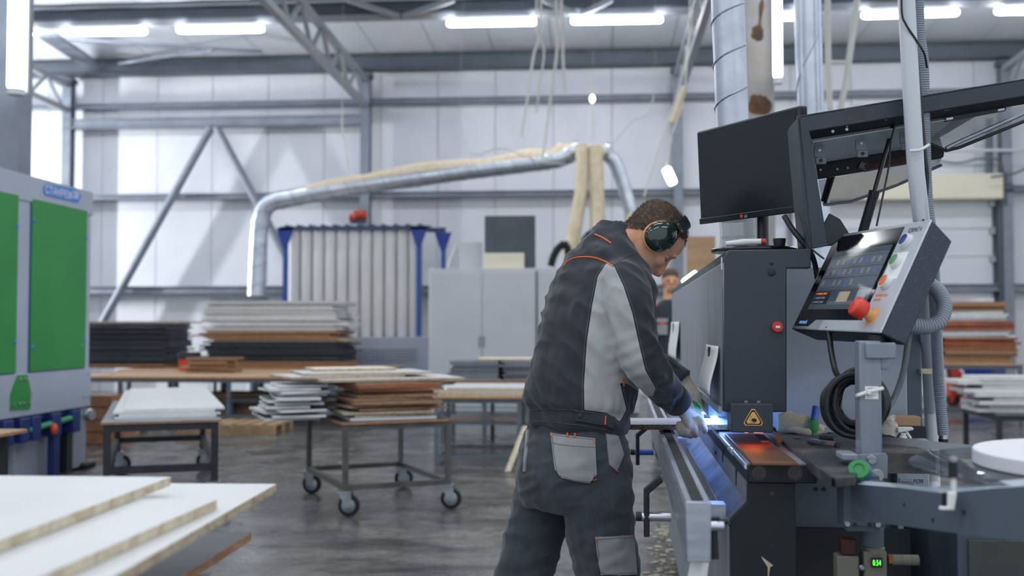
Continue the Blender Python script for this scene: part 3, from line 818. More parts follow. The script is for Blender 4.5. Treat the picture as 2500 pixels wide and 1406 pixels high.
# -- trolley of long white panels on the left
a, b = P(246, 1030, z=ZT), P(541, 1024, z=ZT)
yv = (P(305, 950, z=.70) - P(275, 1015, z=.70)); yv.z = 0
W0 = .80; c0 = (a + b) / 2
use(HALL)
ca = Vector((c0.x, c0.y, 0)); L0 = 2.2
tc = ca + Vector((0.02, L0 / 2, 0))
tdir = Vector((math.sin(R(-23)), math.cos(R(-23)), 0)); tside = Vector((tdir.y, -tdir.x, 0))
tc = ca + tdir * (L0 / 2)
table('board_trolley', 'black steel trolley carrying the long white panels', 'trolley', tc, tdir, L0, W0, ZT, 'grey_board', 'black_frame', leg=.05, th=.02, wheels=.2, low=.30, mats_edge='wood_edge')
zz = ZT
pc = (P(276, 1022, z=ZT) + P(533, 1020, z=ZT)) / 2
for i in range(4):
    board('white_sheet', 'long white panel, ' + nth(i) + ' on the black trolley beside the green cabinet', 'panel', (pc.x + tdir.x * 1.4 + (.0, .02, -.01, .03)[i], pc.y + tdir.y * 1.4 + (.0, .02, .01, .06)[i], zz), (.70, 2.75, .016), R(23) + (.0, .004, -.003, .008)[i], ('white_lam', 'white_back'), 'long white panels on the trolley'); zz += .0165

# -- central trolley with two untidy piles of boards
ZT2 = .645
N_ = P(836, 1031, z=ZT2); R_ = P(1106, 1021, z=ZT2); L2 = P(735, 997, z=ZT2)
ux = (R_ - N_); ux.z = 0; ul = ux.length; ux.normalize(); uy = Vector((-ux.y, ux.x, 0))
wl = 1.15
cc = N_ + ux * ul / 2 + uy * wl / 2; cc.z = 0
t = table('board_trolley', 'bare steel trolley on four casters piled with untidy boards', 'trolley', cc, ux, ul, wl, ZT2, 'black_board', 'bare_frame', leg=.036, th=.022, wheels=.175, over=.03, mats_edge='wood_edge')
def tb(du, dv, z, sx, sy, lb, m, rz=0.0, th=.017):
    c = N_ + ux * du + uy * dv
    board('loose_board', lb, 'board', (c.x, c.y, z), (sx, sy, th), math.atan2(ux.y, ux.x) + rz, m, 'boards piled on the central trolley')
rr = random.Random(3)
wm = ('white_lam', 'chip'); gm2 = ('grey_board', 'wood_edge'); bm = ('grey_board', 'brown_board')
z = ZT2
tb(.40, .35, z, .62, .60, 'lowest white board at the front of the central trolley pile', ('white_lam', 'white_lam'), -.05); z += .018
zA = z; zB = ZT2
labs = {0: 'white board, # in the larger pile on the central trolley', 1: 'brown-edged board, # in the larger pile on the central trolley', 2: 'reddish-edged board, # in the larger pile on the central trolley'}
for i in range(11):
    tb(.41 + rr.uniform(-.04, .06), .42 + rr.uniform(-.05, .05), zA, .58 + rr.uniform(-.06, .10), .62 + rr.uniform(-.05, .1), labs[0 if i in (0, 1) else (2 if i in (7, 9) else 1)].replace('#', nth(i + 1)), ('white_lam', 'chip') if i in (0, 1) else (('grey_board', 'orange_board') if i in (7, 9) else ('grey_board', 'wood_edge')), rr.uniform(-.12, .12), th=.02 if i > 3 else .016); zA += .0225
for i in range(12):
    tb(-.19 + rr.uniform(-.09, .02), .60 + rr.uniform(-.08, .06), zB, .36 + rr.uniform(-.06, .02), .60 + rr.uniform(-.08, .1), ('white' if i % 3 else 'grey-faced') + ' board, ' + nth(i) + ' in the smaller pile on the central trolley', ('white_lam', 'white_back') if i % 3 else ('grey_board', 'white_back'), rr.uniform(-.22, .1)); zB += .0205
zt2 = max(zA, zB) + .002
tb(.42, .42, zt2, 1.05, .62, 'large white board jutting out right on top of the central pile', ('white_lam', 'chip'), -.03); zt2 += .0185
tb(.10, .55, zt2, .85, .55, 'white board lying across the top left of the central pile', ('white_lam', 'chip'), .10); zt2 += .0185
tb(.30, .62, zt2, .95, .60, 'second white board lying near the top of the central pile', ('white_lam', 'chip'), -.06); zt2 += .0185
tb(.28, .85, zt2, .62, .40, 'small cream board topmost on the central pile', ('cream_board', 'chip'), -.02)

# -- grey-legged table with white boards right of the centre
a, b = P(1062, 968, z=ZT), P(1262, 970, z=ZT)
c = (a + b) / 2; c.z = 0
table('work_table', 'grey steel table with white boards just left of the worker', 'table', (c.x + .0, c.y + .55, 0), (1, 0.03, 0), .86, 1.1, ZT, 'wood_top', 'grey_frame', leg=.04, mats_edge='wood_edge', extra_legs=0, low=.06)
for i, (dx, dy) in enumerate(((0, 0), (.05, .03), (-.02, .08), (.10, .12))):
    board('white_board', ('lowest', 'second', 'third', 'topmost')[i] + ' white board on the grey steel table left of the worker', 'board', (c.x + .02 + dx, c.y + .5 + dy, ZT + i * .019), (.86, .9, .018), .02 * i - .03, ('white_lam', 'chip'), 'white boards on the grey table')
# -- table of grey panels behind it
GY = 11.9; GZ = .70
x0, x1 = P(1070, 925, y=GY).x, P(1400, 925, y=GY).x
table('work_table', 'steel shelving table loaded with grey panels behind the white boards', 'table', ((x0 + x1) / 2, GY + .5, 0), (1, 0, 0), x1 - x0, 1.0, GZ, 'wood_top', 'grey_frame', leg=.045, extra_legs=2, mats_edge='wood_edge', low=.22)
for k, (pa, pb, lb) in enumerate(((1100, 1222, 'left'), (1228, 1380, 'right'))):
    xa, xb = P(pa, 900, y=GY).x, P(pb, 900, y=GY).x; z = GZ
    for i in range(10):
        board('grey_sheet', 'grey panel, ' + nth(i) + ' in the ' + lb + ' pile on the shelving table', 'panel', ((xa + xb) / 2 + rr.uniform(-.04, .02), GY + .45 + rr.uniform(-.03, .03), z), ((xb - xa) * rr.uniform(.93, 1.02), .8, .02), rr.uniform(-.02, .02), ('grey_board', 'grey_board'), 'grey panels on the shelving table'); z += .0212
board('cream_board', 'cream board on top of the right pile of grey panels', 'board', (P(1260, 868, y=GY).x, GY + .5, z), (.95, .6, .02), .01, ('cream_board', 'chip'))
for i in range(4):
    board('shelf_board', 'grey board on the lower shelf of the shelving table', 'board', ((x0 + x1) / 2, GY + .5, .245 + i * .1), (x1 - x0 - .2, .8, .022), 0, ('grey_board', 'wood_edge'), 'boards on the lower shelf') if i == 0 else None
ln = P(1250, 1130, y=9.2)
MB().prism([P(1232, 1151, y=9.5), P(1246, 1151, y=9.5), P(1290, 1040, y=9.9), P(1276, 1040, y=9.9)], (0, .03, 0)).build('leaning_lath', 'chip_pale', label='pale lath leaning beside the worker\'s hip', cat='lath')

# ---------------------------------------------------------------- green-doored cabinet machine on the left
GX = -4.69
def G(px, py): return P(px, py, x=GX)
yR = G(222, 600).y; yL = 6.2
zt1 = G(222, 470).z; zb1 = G(205, 990).z
t = thing('press_machine', 'tall grey machine cabinet with green door panels and a blue undercarriage', 'machine', (GX - .7, (yR + yL) / 2, 0))
MB().box(GX - 1.4, GX, yL, yR, zb1, zt1).build('cabinet_body', 'cab_grey', t, bevel=.01)
MB().box(GX, GX + .012, yL, yR + .01, G(215, 524).z, zt1 + .005).build('top_fascia', 'cab_grey', t, bevel=.004)
MB().box(GX, GX + .012, yL, yR + .01, zb1 - .01, G(205, 900).z + .0).build('bottom_fascia', 'cab_grey', t, bevel=.004)
def door(pxa, pxb, lab):
    ya, yb = G(pxa, 700).y, G(pxb, 700).y
    z0, z1 = G(204, 897).z, G(210, 515).z
    fr_ = MB().box(GX, GX + .006, ya - .008, yb + .008, z0 - .008, z1 + .008).build('door_frame', 'cab_blue', t)
    d = MB().box(GX + .004, GX + .016, ya, yb, z0, z1).build('door', 'cab_green', t, plabel=lab, bevel=.003)
    for (fy, fz) in ((ya + .03, z1 - .18), (ya + .03, z0 + .2), (yb - .02, z1 - .25), (yb - .02, z0 + .25)):
        MB().lathe((GX + .014, fy, fz), (1, 0, 0), [(.018, 0), (.018, .006), (.01, .012)], 10).build('screw', 'blue_light', d)
door(72, 207, 'plain green door panel')
door(-230, 38, 'plain green door panel')
# hinge plate at the bottom
pts = [(38, 916), (60, 914), (70, 958), (68, 998), (20, 1001), (21, 962)]
MB().prism([G(*q) + Vector((.012, 0, 0)) for q in pts], (.012, 0, 0)).build('hinge_plate', 'cab_green', t, plabel='green trapezoid plate')
for q in ((43, 926), (54, 925), (27, 989), (41, 986), (51, 985), (66, 983)):
    MB().lathe(G(*q) + Vector((.024, 0, 0)), (1, 0, 0), [(.014, 0), (.014, .006), (.007, .01)], 10).build('bolt', 'zinc', t)
for q in ((201, 968), (212, 967), (213, 912), (196, 842)):
    MB().lathe(G(*q) + Vector((.012, 0, 0)), (1, 0, 0), [(.01, 0), (.01, .006), (.005, .01)], 10).build('bolt', 'zinc', t)
# name plate
q0, q1 = G(103, 478), G(194, 466)
pl = [(103, 455), (109, 449), (180, 461), (194, 478), (186, 495), (108, 477), (102, 470)]
npl = MB().prism([G(*q) + Vector((.012, 0, 0)) for q in pl], (.006, 0, 0)).build('name_plate', 'blue_light', t, plabel='blue name plate with white letters')
lo = G(106, 473) + Vector((.018, 0, 0)); hi = G(172, 487) + Vector((.018, 0, 0))
lettering('lettering', 'СТАНРЕМ', (GX + .0185, lo.y, lo.z + .005), (0, 1, -.0), (0, 0, 1), .072, 'paper', npl, width=(hi.y - lo.y) * .98)
lettering('lettering', '»', (GX + .0185, G(174, 480).y, G(174, 484).z + .0), (0, 1, 0), (0, 0, 1), .07, 'paper', npl, width=.1)
# legs and undercarriage
MB().box(GX - .25, GX - .02, G(181, 1100).y, yR, 0.02, zb1).build('leg', 'cab_grey', t, bevel=.008)
MB().box(GX - 1.3, GX - .1, G(62, 1100).y, G(160, 1100).y, 0.0, zb1 - .06).build('lower_cabinet', 'cab_grey', t, bevel=.01)
MB().box(GX - .3, GX - .1, G(0, 1100).y - 1.2, G(0, 1100).y - 1.0, 0, zb1).build('leg', 'cab_grey', t)
MB().box(GX - .2, GX + .04, yR - .12, yR + .1, 0.0, .05).build('foot', 'rubber', t, bevel=.02)
MB().box(GX - .16, GX - .02, yL, yR - .12, zb1 - .06, zb1).build('carriage_rail', 'mech_blue', t)
MB().cyl((GX + .02, G(60, 1030).y, zb1 - .13), (GX + .02, G(190, 1012).y, zb1 - .08), .025).build('adjusting_rod', 'mech_green', t)
for px in (10, 50, 78, 128, 176):
    yy = G(px, 1010).y
    MB().box(GX - .1, GX + .05, yy - .07, yy + .07, zb1 - .22, zb1 - .02).build('carriage_block', 'mech_blue', t, bevel=.01)
yy = G(128, 1100).y
MB().box(GX - .02, GX + .04, yy - .05, yy + .05, 0, zb1 - .1).build('blue_post', 'mech_blue', t)
MB().box(GX - .1, GX - .02, G(176, 1100).y - .05, G(176, 1100).y + .05, 0, zb1 - .1).build('dark_post', 'black_frame', t)
MB().ell((GX + .06, G(116, 1045).y, G(116, 1047).z), (.03, 0, 0), (0, .03, 0), (0, 0, .05), 10, 8).build('orange_knob', 'orange', t)
MB().lathe((GX + .0, G(216, 1013).y, G(214, 1013).z), (1, -.4, 0), [(.06, 0), (.06, .02), (.045, .03), (.045, .05)], 14).build('leveling_knob', 'zinc', t)
# small table corner at the left edge
cz_ = P(66, 1047, z=.64)
table('side_table', 'small wooden-topped table with black legs at the left edge', 'table', (cz_.x - .5, cz_.y - .42, 0), (1, 0, 0), 1.0, .84, .64, 'wood_top', 'black_frame', leg=.045, th=.024, mats_edge='wood_edge', over=.1)

# ---------------------------------------------------------------- right background
RY = 14.5
x0, x1 = P(2296, 880, y=RY).x, P(2492, 880, y=RY).x
zT = P(2400, 888, y=RY).z
table('work_table', 'steel table under the brown board stack on the right', 'table', ((x0 + x1) / 2, RY + .5, 0), (1, 0, 0), x1 - x0 + .1, 1.0, zT, 'wood_top', 'grey_frame', leg=.05)
z = zT
seq = [('wood_top', 'wood_edge', 6), ('orange_board', 'orange_board', 5), ('white_lam', 'white_back', 3), ('brown_board', 'orange_board', 4), ('white_lam', 'white_back', 4), ('brown_board', 'wood_edge', 4)]
nm = {'wood_top': 'wood-coloured', 'orange_board': 'reddish', 'white_lam': 'white', 'brown_board': 'brown'}
kk_ = -1
for k, (m1, m2, n) in enumerate(seq):
    for i in range(n):
        kk_ += 1
        sh = (0 if k < 4 else -.06)
        board('stacked_board', nm[m1] + ' board, ' + nth(kk_) + ' in the brown stack beyond the console stand', 'board', ((x0 + x1) / 2 + sh + rr.uniform(-.07, .05), RY + .5 + rr.uniform(-.04, .04), z), ((x1 - x0) * rr.uniform(.85, 1.0) - (.12 if k > 3 else 0), .9, .03), rr.uniform(-.03, .03), (m1, m2), 'brown stack on the right'); z += .0315
sb = P(2408, 752, y=RY)
board('stacked_board', 'short white offcut topmost on the brown stack at the right', 'board', (sb.x, RY + .3, z), (.24, .4, .05), .1, ('white_lam', 'white_back'))
pb = P(2390, 915, y=RY)
pb = P(2402, 915, y=17.6); RYb = 17.6
t = thing('blue_bin', 'blue plastic bin under the right-hand stacking table', 'bin', (pb.x, RYb, 0))
MB().lathe((pb.x, RYb, 0), (0, 0, 1), [(.26, 0), (.32, .62)], 4).build('tub', 'cab_blue', t, bevel=.02)
MB().lathe((pb.x, RYb, .6), (0, 0, 1), [(.33, 0), (.34, .03)], 4).build('rim', 'cab_blue', t)
# hand pallet truck, red-orange
jp = P(2340, 990, z=0); jy = jp.y
t = thing('pallet_truck', 'orange-red hand pallet truck standing behind the white pipe', 'pallet truck', (jp.x, jy, 0))
def J(px, py): return P(px, py, y=jy)
MB().prism([J(2321, 890), J(2336, 892), J(2356, 918), (J(2354, 968)), J(2346, 972), J(2340, 955), J(2327, 985), J(2321, 985)], (0, .25, 0)).build('chassis', 'redorange', t, bevel=.02)
MB().tube([J(2322, 930), J(2312, 890), J(2308, 830), J(2304, 795)], .025, 10).build('drawbar', 'black_frame', t)
MB().tube(catmull([J(2296, 800), J(2300, 785), J(2312, 785), J(2318, 800)], 5), .02, 8).build('handle', 'redorange', t)
MB().lathe(J(2330, 978) + Vector((0, .02, 0)), (0, 1, 0), [(.09, 0), (.1, .01), (.1, .08), (.09, .09)], 18).build('steer_wheel', 'rubber', t)
MB().box(J(2345, 950).x, J(2345, 950).x + 1.0, jy + .05, jy + .2, .06, .12).build('fork', 'redorange', t)
MB().box(J(2345, 950).x, J(2345, 950).x + 1.0, jy + .45, jy + .6, .06, .12).build('fork', 'redorange', t)
# rack of white profiles
QY = 10.4
q0 = P(2400, 1000, y=QY)
zq = P(2440, 1008, y=QY).z
t = table('profile_rack', 'low steel frame carrying white profiles at the right edge', 'rack', (P(2432, 1000, y=QY).x + 1.0, QY + .5, 0), (1, 0, 0), 2.0, 1.0, zq, 'grey_frame', 'black_frame', leg=.045, th=.03, low=.03, extra_legs=2)
z = zq
for i in range(9):
    xs = P((2395, 2425, 2390, 2430, 2380, 2360, 2410, 2345, 2400)[i], 960, y=QY).x
    board('white_profile', ('lowest', 'second', 'third', 'fourth', 'fifth', 'sixth', 'seventh', 'eighth', 'topmost')[i] + ' white profile from below on the low rack at the right edge', 'board', (xs + .95, QY + .3 + rr.uniform(-.05, .05), z), (1.9, .5, .036), rr.uniform(-.03, .03), ('white_lam', 'white_back'), 'white profiles on the low rack'); z += .0375

# ---------------------------------------------------------------- boards in the foreground on a stack stand
def fg(name, lb, corner, p2, p3, zt, th, mats):
    """corner = far right top corner, p2 = pixel on the right edge towards us, p3 = pixel on the far edge (top plane zt)"""
    A = P(*corner, z=zt); B = P(*p2, z=zt); C = P(*p3, z=zt)
    e1 = (B - A).normalized(); e2 = (C - A); e2 = (e2 - e1 * e2.dot(e1)).normalized()
    pts = [A, A + e1 * 1.35, A + e1 * 1.35 + e2 * 1.3, A + e2 * 1.3]
    mb = MB()
    dn = Vector((0, 0, -th))
    mb.mat(1)
    V = pts + [p + dn for p in pts]
    mb.add(V, [(0, 1, 5, 4), (1, 2, 6, 5), (2, 3, 7, 6), (3, 0, 4, 7)])
    n = (pts[1] - pts[0]).cross(pts[2] - pts[0])
    mb.f += [[0, 1, 2, 3][::(1 if n.z > 0 else -1)], [4, 5, 6, 7][::(-1 if n.z > 0 else 1)]]; mb.mi += [0, 0]
    o = mb.build(name, mats, label=lb, cat='board', group='white boards in the foreground', bevel=.0008)
    bm_ = bmesh.new(); bm_.from_mesh(o.data); bmesh.ops.recalc_face_normals(bm_, faces=bm_.faces); bm_.to_mesh(o.data); bm_.free()
    return o
Z1 = 1.018
fg('foreground_board', 'topmost white board at the lower left, far corner nearest the cabinet', (417, 1164), (0, 1318), (0, 1157), Z1, .0165, ('white_lam', 'chip_pale'))
fg('foreground_board', 'second white board at the lower left with the short right edge', (530, 1219), (100, 1406), (150, 1212), Z1 - .0175, .0165, ('white_lam', 'chip_pale'))
fg('foreground_board', 'large white board reaching farthest right in the foreground', (675, 1181), (280, 1406), (430, 1178), Z1 - .035, .0165, ('white_lam', 'chip'))
fg('foreground_board', 'dark-faced board lowest in the foreground pile', (614, 1299), (445, 1406), (520, 1293), Z1 - .17, .018, ('black_board', 'wood_edge'))
pc = P(200, 1300, z=Z1 - .2)
t = thing('stack_stand', 'stand carrying the foreground boards below the picture edge', 'stand', (pc.x - .2, pc.y - .3, 0))
MB().box(pc.x - .8, pc.x + .0, pc.y - .6, pc.y - .05, Z1 - .24, Z1 - .189).build('deck', 'wood_top', t)
for sx in (-.75, -.05):
    for sy in (-.55, -.1): MB().box(pc.x + sx - .03, pc.x + sx + .03, pc.y + sy - .03, pc.y + sy + .03, 0, Z1 - .24).build('leg', 'black_frame', t)
MB().box(pc.x - .6, pc.x - .25, pc.y - .5, pc.y - .1, Z1 - .17, Z1 - .053).build('spacer', 'pallet', t)

# sawdust lumps on the floor beside the machine
sd = MB()
for i in range(170):
    p = P(random.gauss(1618, 22), random.uniform(1262, 1430), z=0)
    r = .004 + .014 * random.random() ** 2.2
    sd.ell(p + Vector((0, 0, r * .3)), (r * random.uniform(.8, 1.8), 0, 0), (0, r, 0), (0, 0, r * .5), 7, 4)
sd.build('floor_shavings', 'floor_dust', label='pale sawdust and shavings scattered on the floor beside the machine', cat='sawdust', kind='stuff')
# ================================================================ THE EDGE-BANDING MACHINE
use(MACH)
dm('m_dark', (47, 57, 70), 0.45, col2=(42, 51, 63), scale=3, bump=.12, bscale=400, bdist=.001)
dm('m_black', (18, 25, 34), 0.5, col2=(24, 31, 40), scale=3)
dm('m_grey', (168, 180, 192), 0.45, col2=(160, 172, 185), scale=2.5, bump=.08, bscale=300, bdist=.001)
dm('m_grey2', (86, 98, 112), 0.5, col2=(78, 90, 104), scale=3)
dm('alu', (176, 184, 196), 0.38, 0.75, col2=(150, 158, 172), scale=9, stretch=(1, .4, 5))
dm('alu_sheet', (154, 159, 168), 0.42, 0.4, col2=(144, 150, 160), scale=7, stretch=(1, 5, .5), rvar=.12)
dm('alu_tray', (150, 160, 176), 0.3, 0.85, col2=(116, 126, 144), scale=6, rvar=.2)
dm('steel_bright', (190, 196, 206), 0.25, 0.95)
dm('phenolic', (122, 84, 58), 0.5, col2=(96, 66, 48), scale=9)
dm('plate_dusty', (52, 56, 62), 0.6, col2=(112, 106, 98), scale=7, lo=.45, hi=.75, bump=.2, bscale=80)
dm('black_gloss', (14, 18, 24), 0.22, coat=.3)
dm('black_matte', (24, 30, 37), 0.55)
dm('led_blue', (128, 172, 255), 0.4, emit=46.0)
dm('glow_orange', (255, 110, 45), 0.4, emit=9.0)
dm('sign_yellow', (226, 178, 104), 0.5)
dm('sign_black', (20, 16, 14), 0.6)
dm('post_grey', (130, 140, 152), 0.42, col2=(122, 132, 145), scale=4, stretch=(6, 6, .5))
dm('cable_black', (20, 26, 32), 0.45)
dm('cable_grey', (96, 104, 112), 0.5)
dm('pvc', (200, 206, 214), 0.35)
dm('corr_grey', (140, 150, 162), 0.45)
dm('knit', (206, 200, 186), 0.9, col2=(190, 182, 166), scale=120, stretch=(1, 1, 3), bump=.7, bscale=260, bdist=.003)
dm('lever_blue', (52, 92, 178), 0.4)
dm('knob_green', (44, 138, 76), 0.45)
dm('plastic_bag', (206, 204, 196), 0.12, alpha=.7, bump=.6, bscale=40, bdist=.01)
dm('reg_beige', (122, 122, 112), 0.5, col2=(108, 108, 100), scale=8)
dm('brass', (150, 104, 58), 0.35, 0.8)
dm('led_green', (90, 255, 70), 0.4, emit=2.2)
dm('dark_red', (66, 24, 24), 0.6)
dm('box_grey', (88, 92, 90), 0.6, col2=(74, 80, 80), scale=3)
dm('glass_smoke', (60, 70, 82), 0.06, alpha=.62, spec=.9)
dm('acrylic', (168, 174, 182), 0.12, alpha=.45, spec=.7)
dm('tape_white', (226, 228, 234), 0.4)
dm('tape_clear', (168, 174, 182), 0.35, alpha=.85)

VT = 2.72
def q(px, py, v=VT): return P(px, py, y=v)
uA, zA = q(1827, 1132).x, q(1827, 1132).z
u1, z1 = q(1826, 1230).x, q(1826, 1230).z
u2, z2 = q(1784, 1271).x, q(1784, 1271).z
uR = q(1943, 1200).x
VE = 6.1
mach = thing('edge_banding_machine', 'large dark grey edge-banding machine with a brushed metal hood', 'machine', (.6, 4.2, 0))
body = [(uA, zA - .045), (u1, z1), (u2, z2), (u2, .12), (uR, .12), (uR, zA - .045)]
MB().prism([(u, VT, z) for u, z in body], (0, .03, 0)).build('end_plate', 'm_black', mach, plabel='near black end plate', bevel=.003)
MB().box(uA, uR, VT + .03, VE, .12, zA - .045).build('base_frame', 'm_grey2', mach)
# inclined aluminium tray and the side sheets above and below it
MB().prism([(uA - .0, VT + .03, zA - .05), (uA - .004, VT + .03, zA - .05), (u1 - .004, VT + .03, z1), (u1, VT + .03, z1)], (0, VE - VT, 0)).build('upper_side_sheet', 'alu_sheet', mach)
MB().prism([(u1, VT + .03, z1), (u1 - .004, VT + .03, z1 + .003), (u2 - .004, VT + .03, z2 + .003), (u2, VT + .03, z2)], (0, VE - VT, 0)).build('sloping_tray', 'alu_tray', mach)
MB().prism([(u2, VT + .03, z2), (u2 - .006, VT + .03, z2), (u2 - .006, VT + .03, .15), (u2, VT + .03, .15)], (0, VE - VT, 0)).build('lower_side_sheet', 'alu_sheet', mach)
MB().prism([(u2, VT + .03, .15), (u2, VT + .03, z2), (uA, VT + .03, z1), (uA, VT + .03, .15)], (0, VE - VT, 0)).build('side_core', 'm_grey2', mach)
for (px, py) in ((1748, 1105), (1716, 1154), (1743, 1255), (1783, 1280)):
    p = P(px, py, x=(u1 if py < 1200 else u2) - .005)
    MB().lathe(p, (-1, 0, 0), [(.006, 0), (.006, .003), (.003, .004)], 10).build('screw', 'm_black', mach)
for (px, py) in ((1765, 1110), (1730, 1200), (1798, 1165)):
    p = P(px, py, x=uA - .004)
    MB().box(p.x - .002, p.x, p.y - .012, p.y + .012, p.z - .022, p.z + .022).build('slot', 'm_black', mach)
for px, py in ((1884, 1205), (1884, 1332)):
    p = q(px, py, VT); MB().lathe(p + Vector((0, -.0, 0)), (0, -1, 0), [(.006, 0), (.006, .001)], 14).build('plug', 'black_gloss', mach)
pt = [(1858, 1357), (1872, 1368), (1888, 1380), (1880, 1384), (1877, 1406), (1874, 1406), (1874, 1384), (1862, 1366)]
MB().prism([q(*w) for w in pt], (0, -.0015, 0)).build('dust_streak', 'chip_pale', mach, plabel='pale smear of dust')
# table
uT = q(1992, 1150).x
tbl = MB().box(uA - .004, uT, VT - .015, VE, zA - .045, zA).build('table_slab', 'm_black', mach, bevel=.003)
MB().box(uA - .002, uT - .002, VT - .01, VE, zA, zA + .003).build('table_skin', 'steel', tbl)
MB().cyl((uA - .003, VT - .005, zA - .006), (uA - .003, 4.6, zA - .006), .008).build('edge_rod', 'steel_bright', tbl)
for v0 in (3.02, 3.1): MB().cyl((uA - .003, v0, zA - .006), (uA - .003, v0 + .018, zA - .006), .0105).build('rod_clip', 'steel_bright', tbl)
for px in (1853, 1941):
    p = q(px, 1155, VT - .015)
    MB().lathe(p, (0, -1, 0), [(.018, 0), (.018, .0015), (.015, .0015), (.014, .0006), (.009, .0006), (.008, .003), (.004, .003), (.003, .001)], 22).build('set_screw', 'black_gloss', tbl)
zp = zA + .003
pn, pf = P(1837, 1127, z=zp + .01), P(1797, 1072, z=zp + .01)
ur2 = P(1948, 1128, z=zp + .01).x
MB().box(pn.x, ur2, pn.y, 3.35, zp, zp + .010).build('wear_plate', 'phenolic', mach, plabel='brown phenolic wear plate', bevel=.003)
b0z = P(1793, 1056, y=2.93).z
# glowing parts below the guard
gl = thing  # (heater is part of the machine)
hx = P(1868, 1078, z=zp + .012)
MB().box(hx.x - .012, hx.x + .012, hx.y, hx.y + .16, zp + .0105, zp + .014).build('chain_slot', 'orange', mach)  # heater glow put into the slot's orange colour
for i in range(6): MB().box(hx.x - .014, hx.x + .014, hx.y + .006 + i * .024, hx.y + .012 + i * .024, zp + .012, zp + .018).build('chain_link', 'm_black', mach)
MB().box(hx.x + .03, hx.x + .044, hx.y - .02, hx.y + .18, zp + .0105, zp + .03).build('guide_bar', 'brass', mach)
MB().box(hx.x - .07, hx.x - .02, 2.99, 3.03, b0z - .006, b0z - .001).build('heater_lamp', 'glow_orange', mach, plabel='orange glowing heater')
# steel outfeed plate running towards the camera
zq2 = zA + .012
pl = [P(1890, 1058, z=zq2), P(2030, 1163, z=zq2), P(2040, 1166, z=zq2), P(2085, 1163, z=zq2), P(2104, 1140, z=zq2), P(2062, 1112, z=zq2), P(1992, 1092, z=zq2), P(1950, 1058, z=zq2)]
MB().prism(pl, (0, 0, -.022)).build('outfeed_plate', 'plate_dusty', mach, bevel=.002)
pl = [P(1990, 1066, z=zq2 - .02), P(1970, 1110, z=zq2 - .02), P(2090, 1112, z=zq2 - .02), P(2210, 1100, z=zq2 - .02), P(2230, 1058, z=zq2 - .02), P(1930, 1050, z=zq2 - .02)]
MB().prism(pl, (0, 0, -.035)).build('rear_table', 'plate_dusty', mach, bevel=.003)
pl = [P(1890, 1058, z=zq2 + .004), P(2030, 1163, z=zq2 + .004), P(2028, 1164, z=zq2 + .004), P(1887, 1059, z=zq2 + .004)]
MB().prism(pl, (0, 0, -.026)).build('fence_edge', 'plate_dusty', mach)
for px, py in ((1945, 1071), (2027, 1058), (1990, 1086)):
    MB().lathe(P(px, py, z=zq2), (0, 0, 1), [(.011, 0), (.011, .002), (.007, .004)], 12).build('button_head', 'black_gloss', mach)
MB().box(P(2052, 1120, y=2.62).x, P(2090, 1120, y=2.62).x, 2.6, 2.68, P(2060, 1125, y=2.6).z, P(2060, 1108, y=2.6).z).build('clamp_block', 'steel', mach, bevel=.004)
# hood: dark end panel with a step at the right, brushed side sheet
VH = 3.0
def h(px, py, v=VH): return P(px, py, y=v)
hp_ = [h(1766, 632), h(1778, 610), h(1980, 607), h(1980, 655), h(1921, 655), h(1921, 1006), h(1766, 1006)]
uH = h(1766, 700).x; zHb = h(1800, 1006).z; zHt = h(1780, 611).z
MB().prism(hp_, (0, .03, 0)).build('hood_end_panel', 'm_dark', mach, bevel=.004, plabel='dark blue-grey hood end panel')
hood = MB().box(uH + .004, h(1921, 700).x - .004, VH + .03, 5.95, zHb + .005, zHt - .006).build('hood_body', 'm_dark', mach)
MB().prism([(uH, VH + .001, zHb), (uH, VH + .001, zHt - .035), (uH + .004, VH + .001, zHt - .035), (uH + .004, VH + .001, zHb)], (0, 2.95, 0)).build('hood_side_sheet', 'alu_sheet', mach, plabel='brushed metal side sheet of the hood')
MB().prism([(uH, VH + .03, zHt - .035), (uH + .03, VH + .03, zHt - .003), (uH + .034, VH + .03, zHt - .006), (uH + .004, VH + .03, zHt - .037)], (0, 2.92, 0)).build('hood_top_sheet', 'alu_sheet', mach)
MB().box(uH, uH + .06, 5.95, 6.0, zHb, zHt - .01).build('hood_far_panel', 'm_grey2', mach)
for px, py, r in ((1884, 665, .011), (1884, 643, .0045)):
    MB().lathe(h(px, py), (0, -1, 0), [(r, 0), (r, .002), (r * .6, .004)], 18).build('plug', 'black_matte', mach)
eb = h(1897, 798)
sb_ = MB().lathe(eb, (0, -1, 0), [(.0155, 0), (.0155, .012), (.014, .016), (.004, .017)], 24).build('stop_button', 'red', mach, plabel='red stop push button')
MB().box(eb.x - .006, eb.x + .006, eb.y - .0185, eb.y - .017, eb.z - .003, eb.z + .003).build('button_mark', 'paper', sb_)
stp = [P(1763, 612 + 0, x=uH - .001), P(1763, 658, x=uH - .001)]
p0 = P(1763, 615, x=uH - .001)
MB().box(uH - .0015, uH - .0003, 3.02, 3.05, P(1760, 660, x=uH).z, P(1760, 630, x=uH).z).build('rating_sticker', 'paper', mach)
# pressure rail below the hood with the LED strip
MB().box(uH - .006, uH + .05, 3.46, 5.9, zHb - .05, zHb).build('pressure_rail', 'm_grey2', mach)
MB().box(uH - .012, uH - .002, 3.04, 5.9, zHb - .008, zHb + .012).build('pressure_rail_lip', 'alu', mach)
MB().box(uH + .006, uH + .022, 3.36, 5.6, zHb - .058, zHb - .051).build('led_strip', 'led_blue', mach, plabel='blue-white LED strip under the hood')
for i in range(16):
    v0 = 3.75 + i * .13
    MB().cyl((uH - .0, v0, zHb - .075), (uH + .03, v0, zHb - .075), .022, n=16).build('pressure_roller', 'rubber', mach)
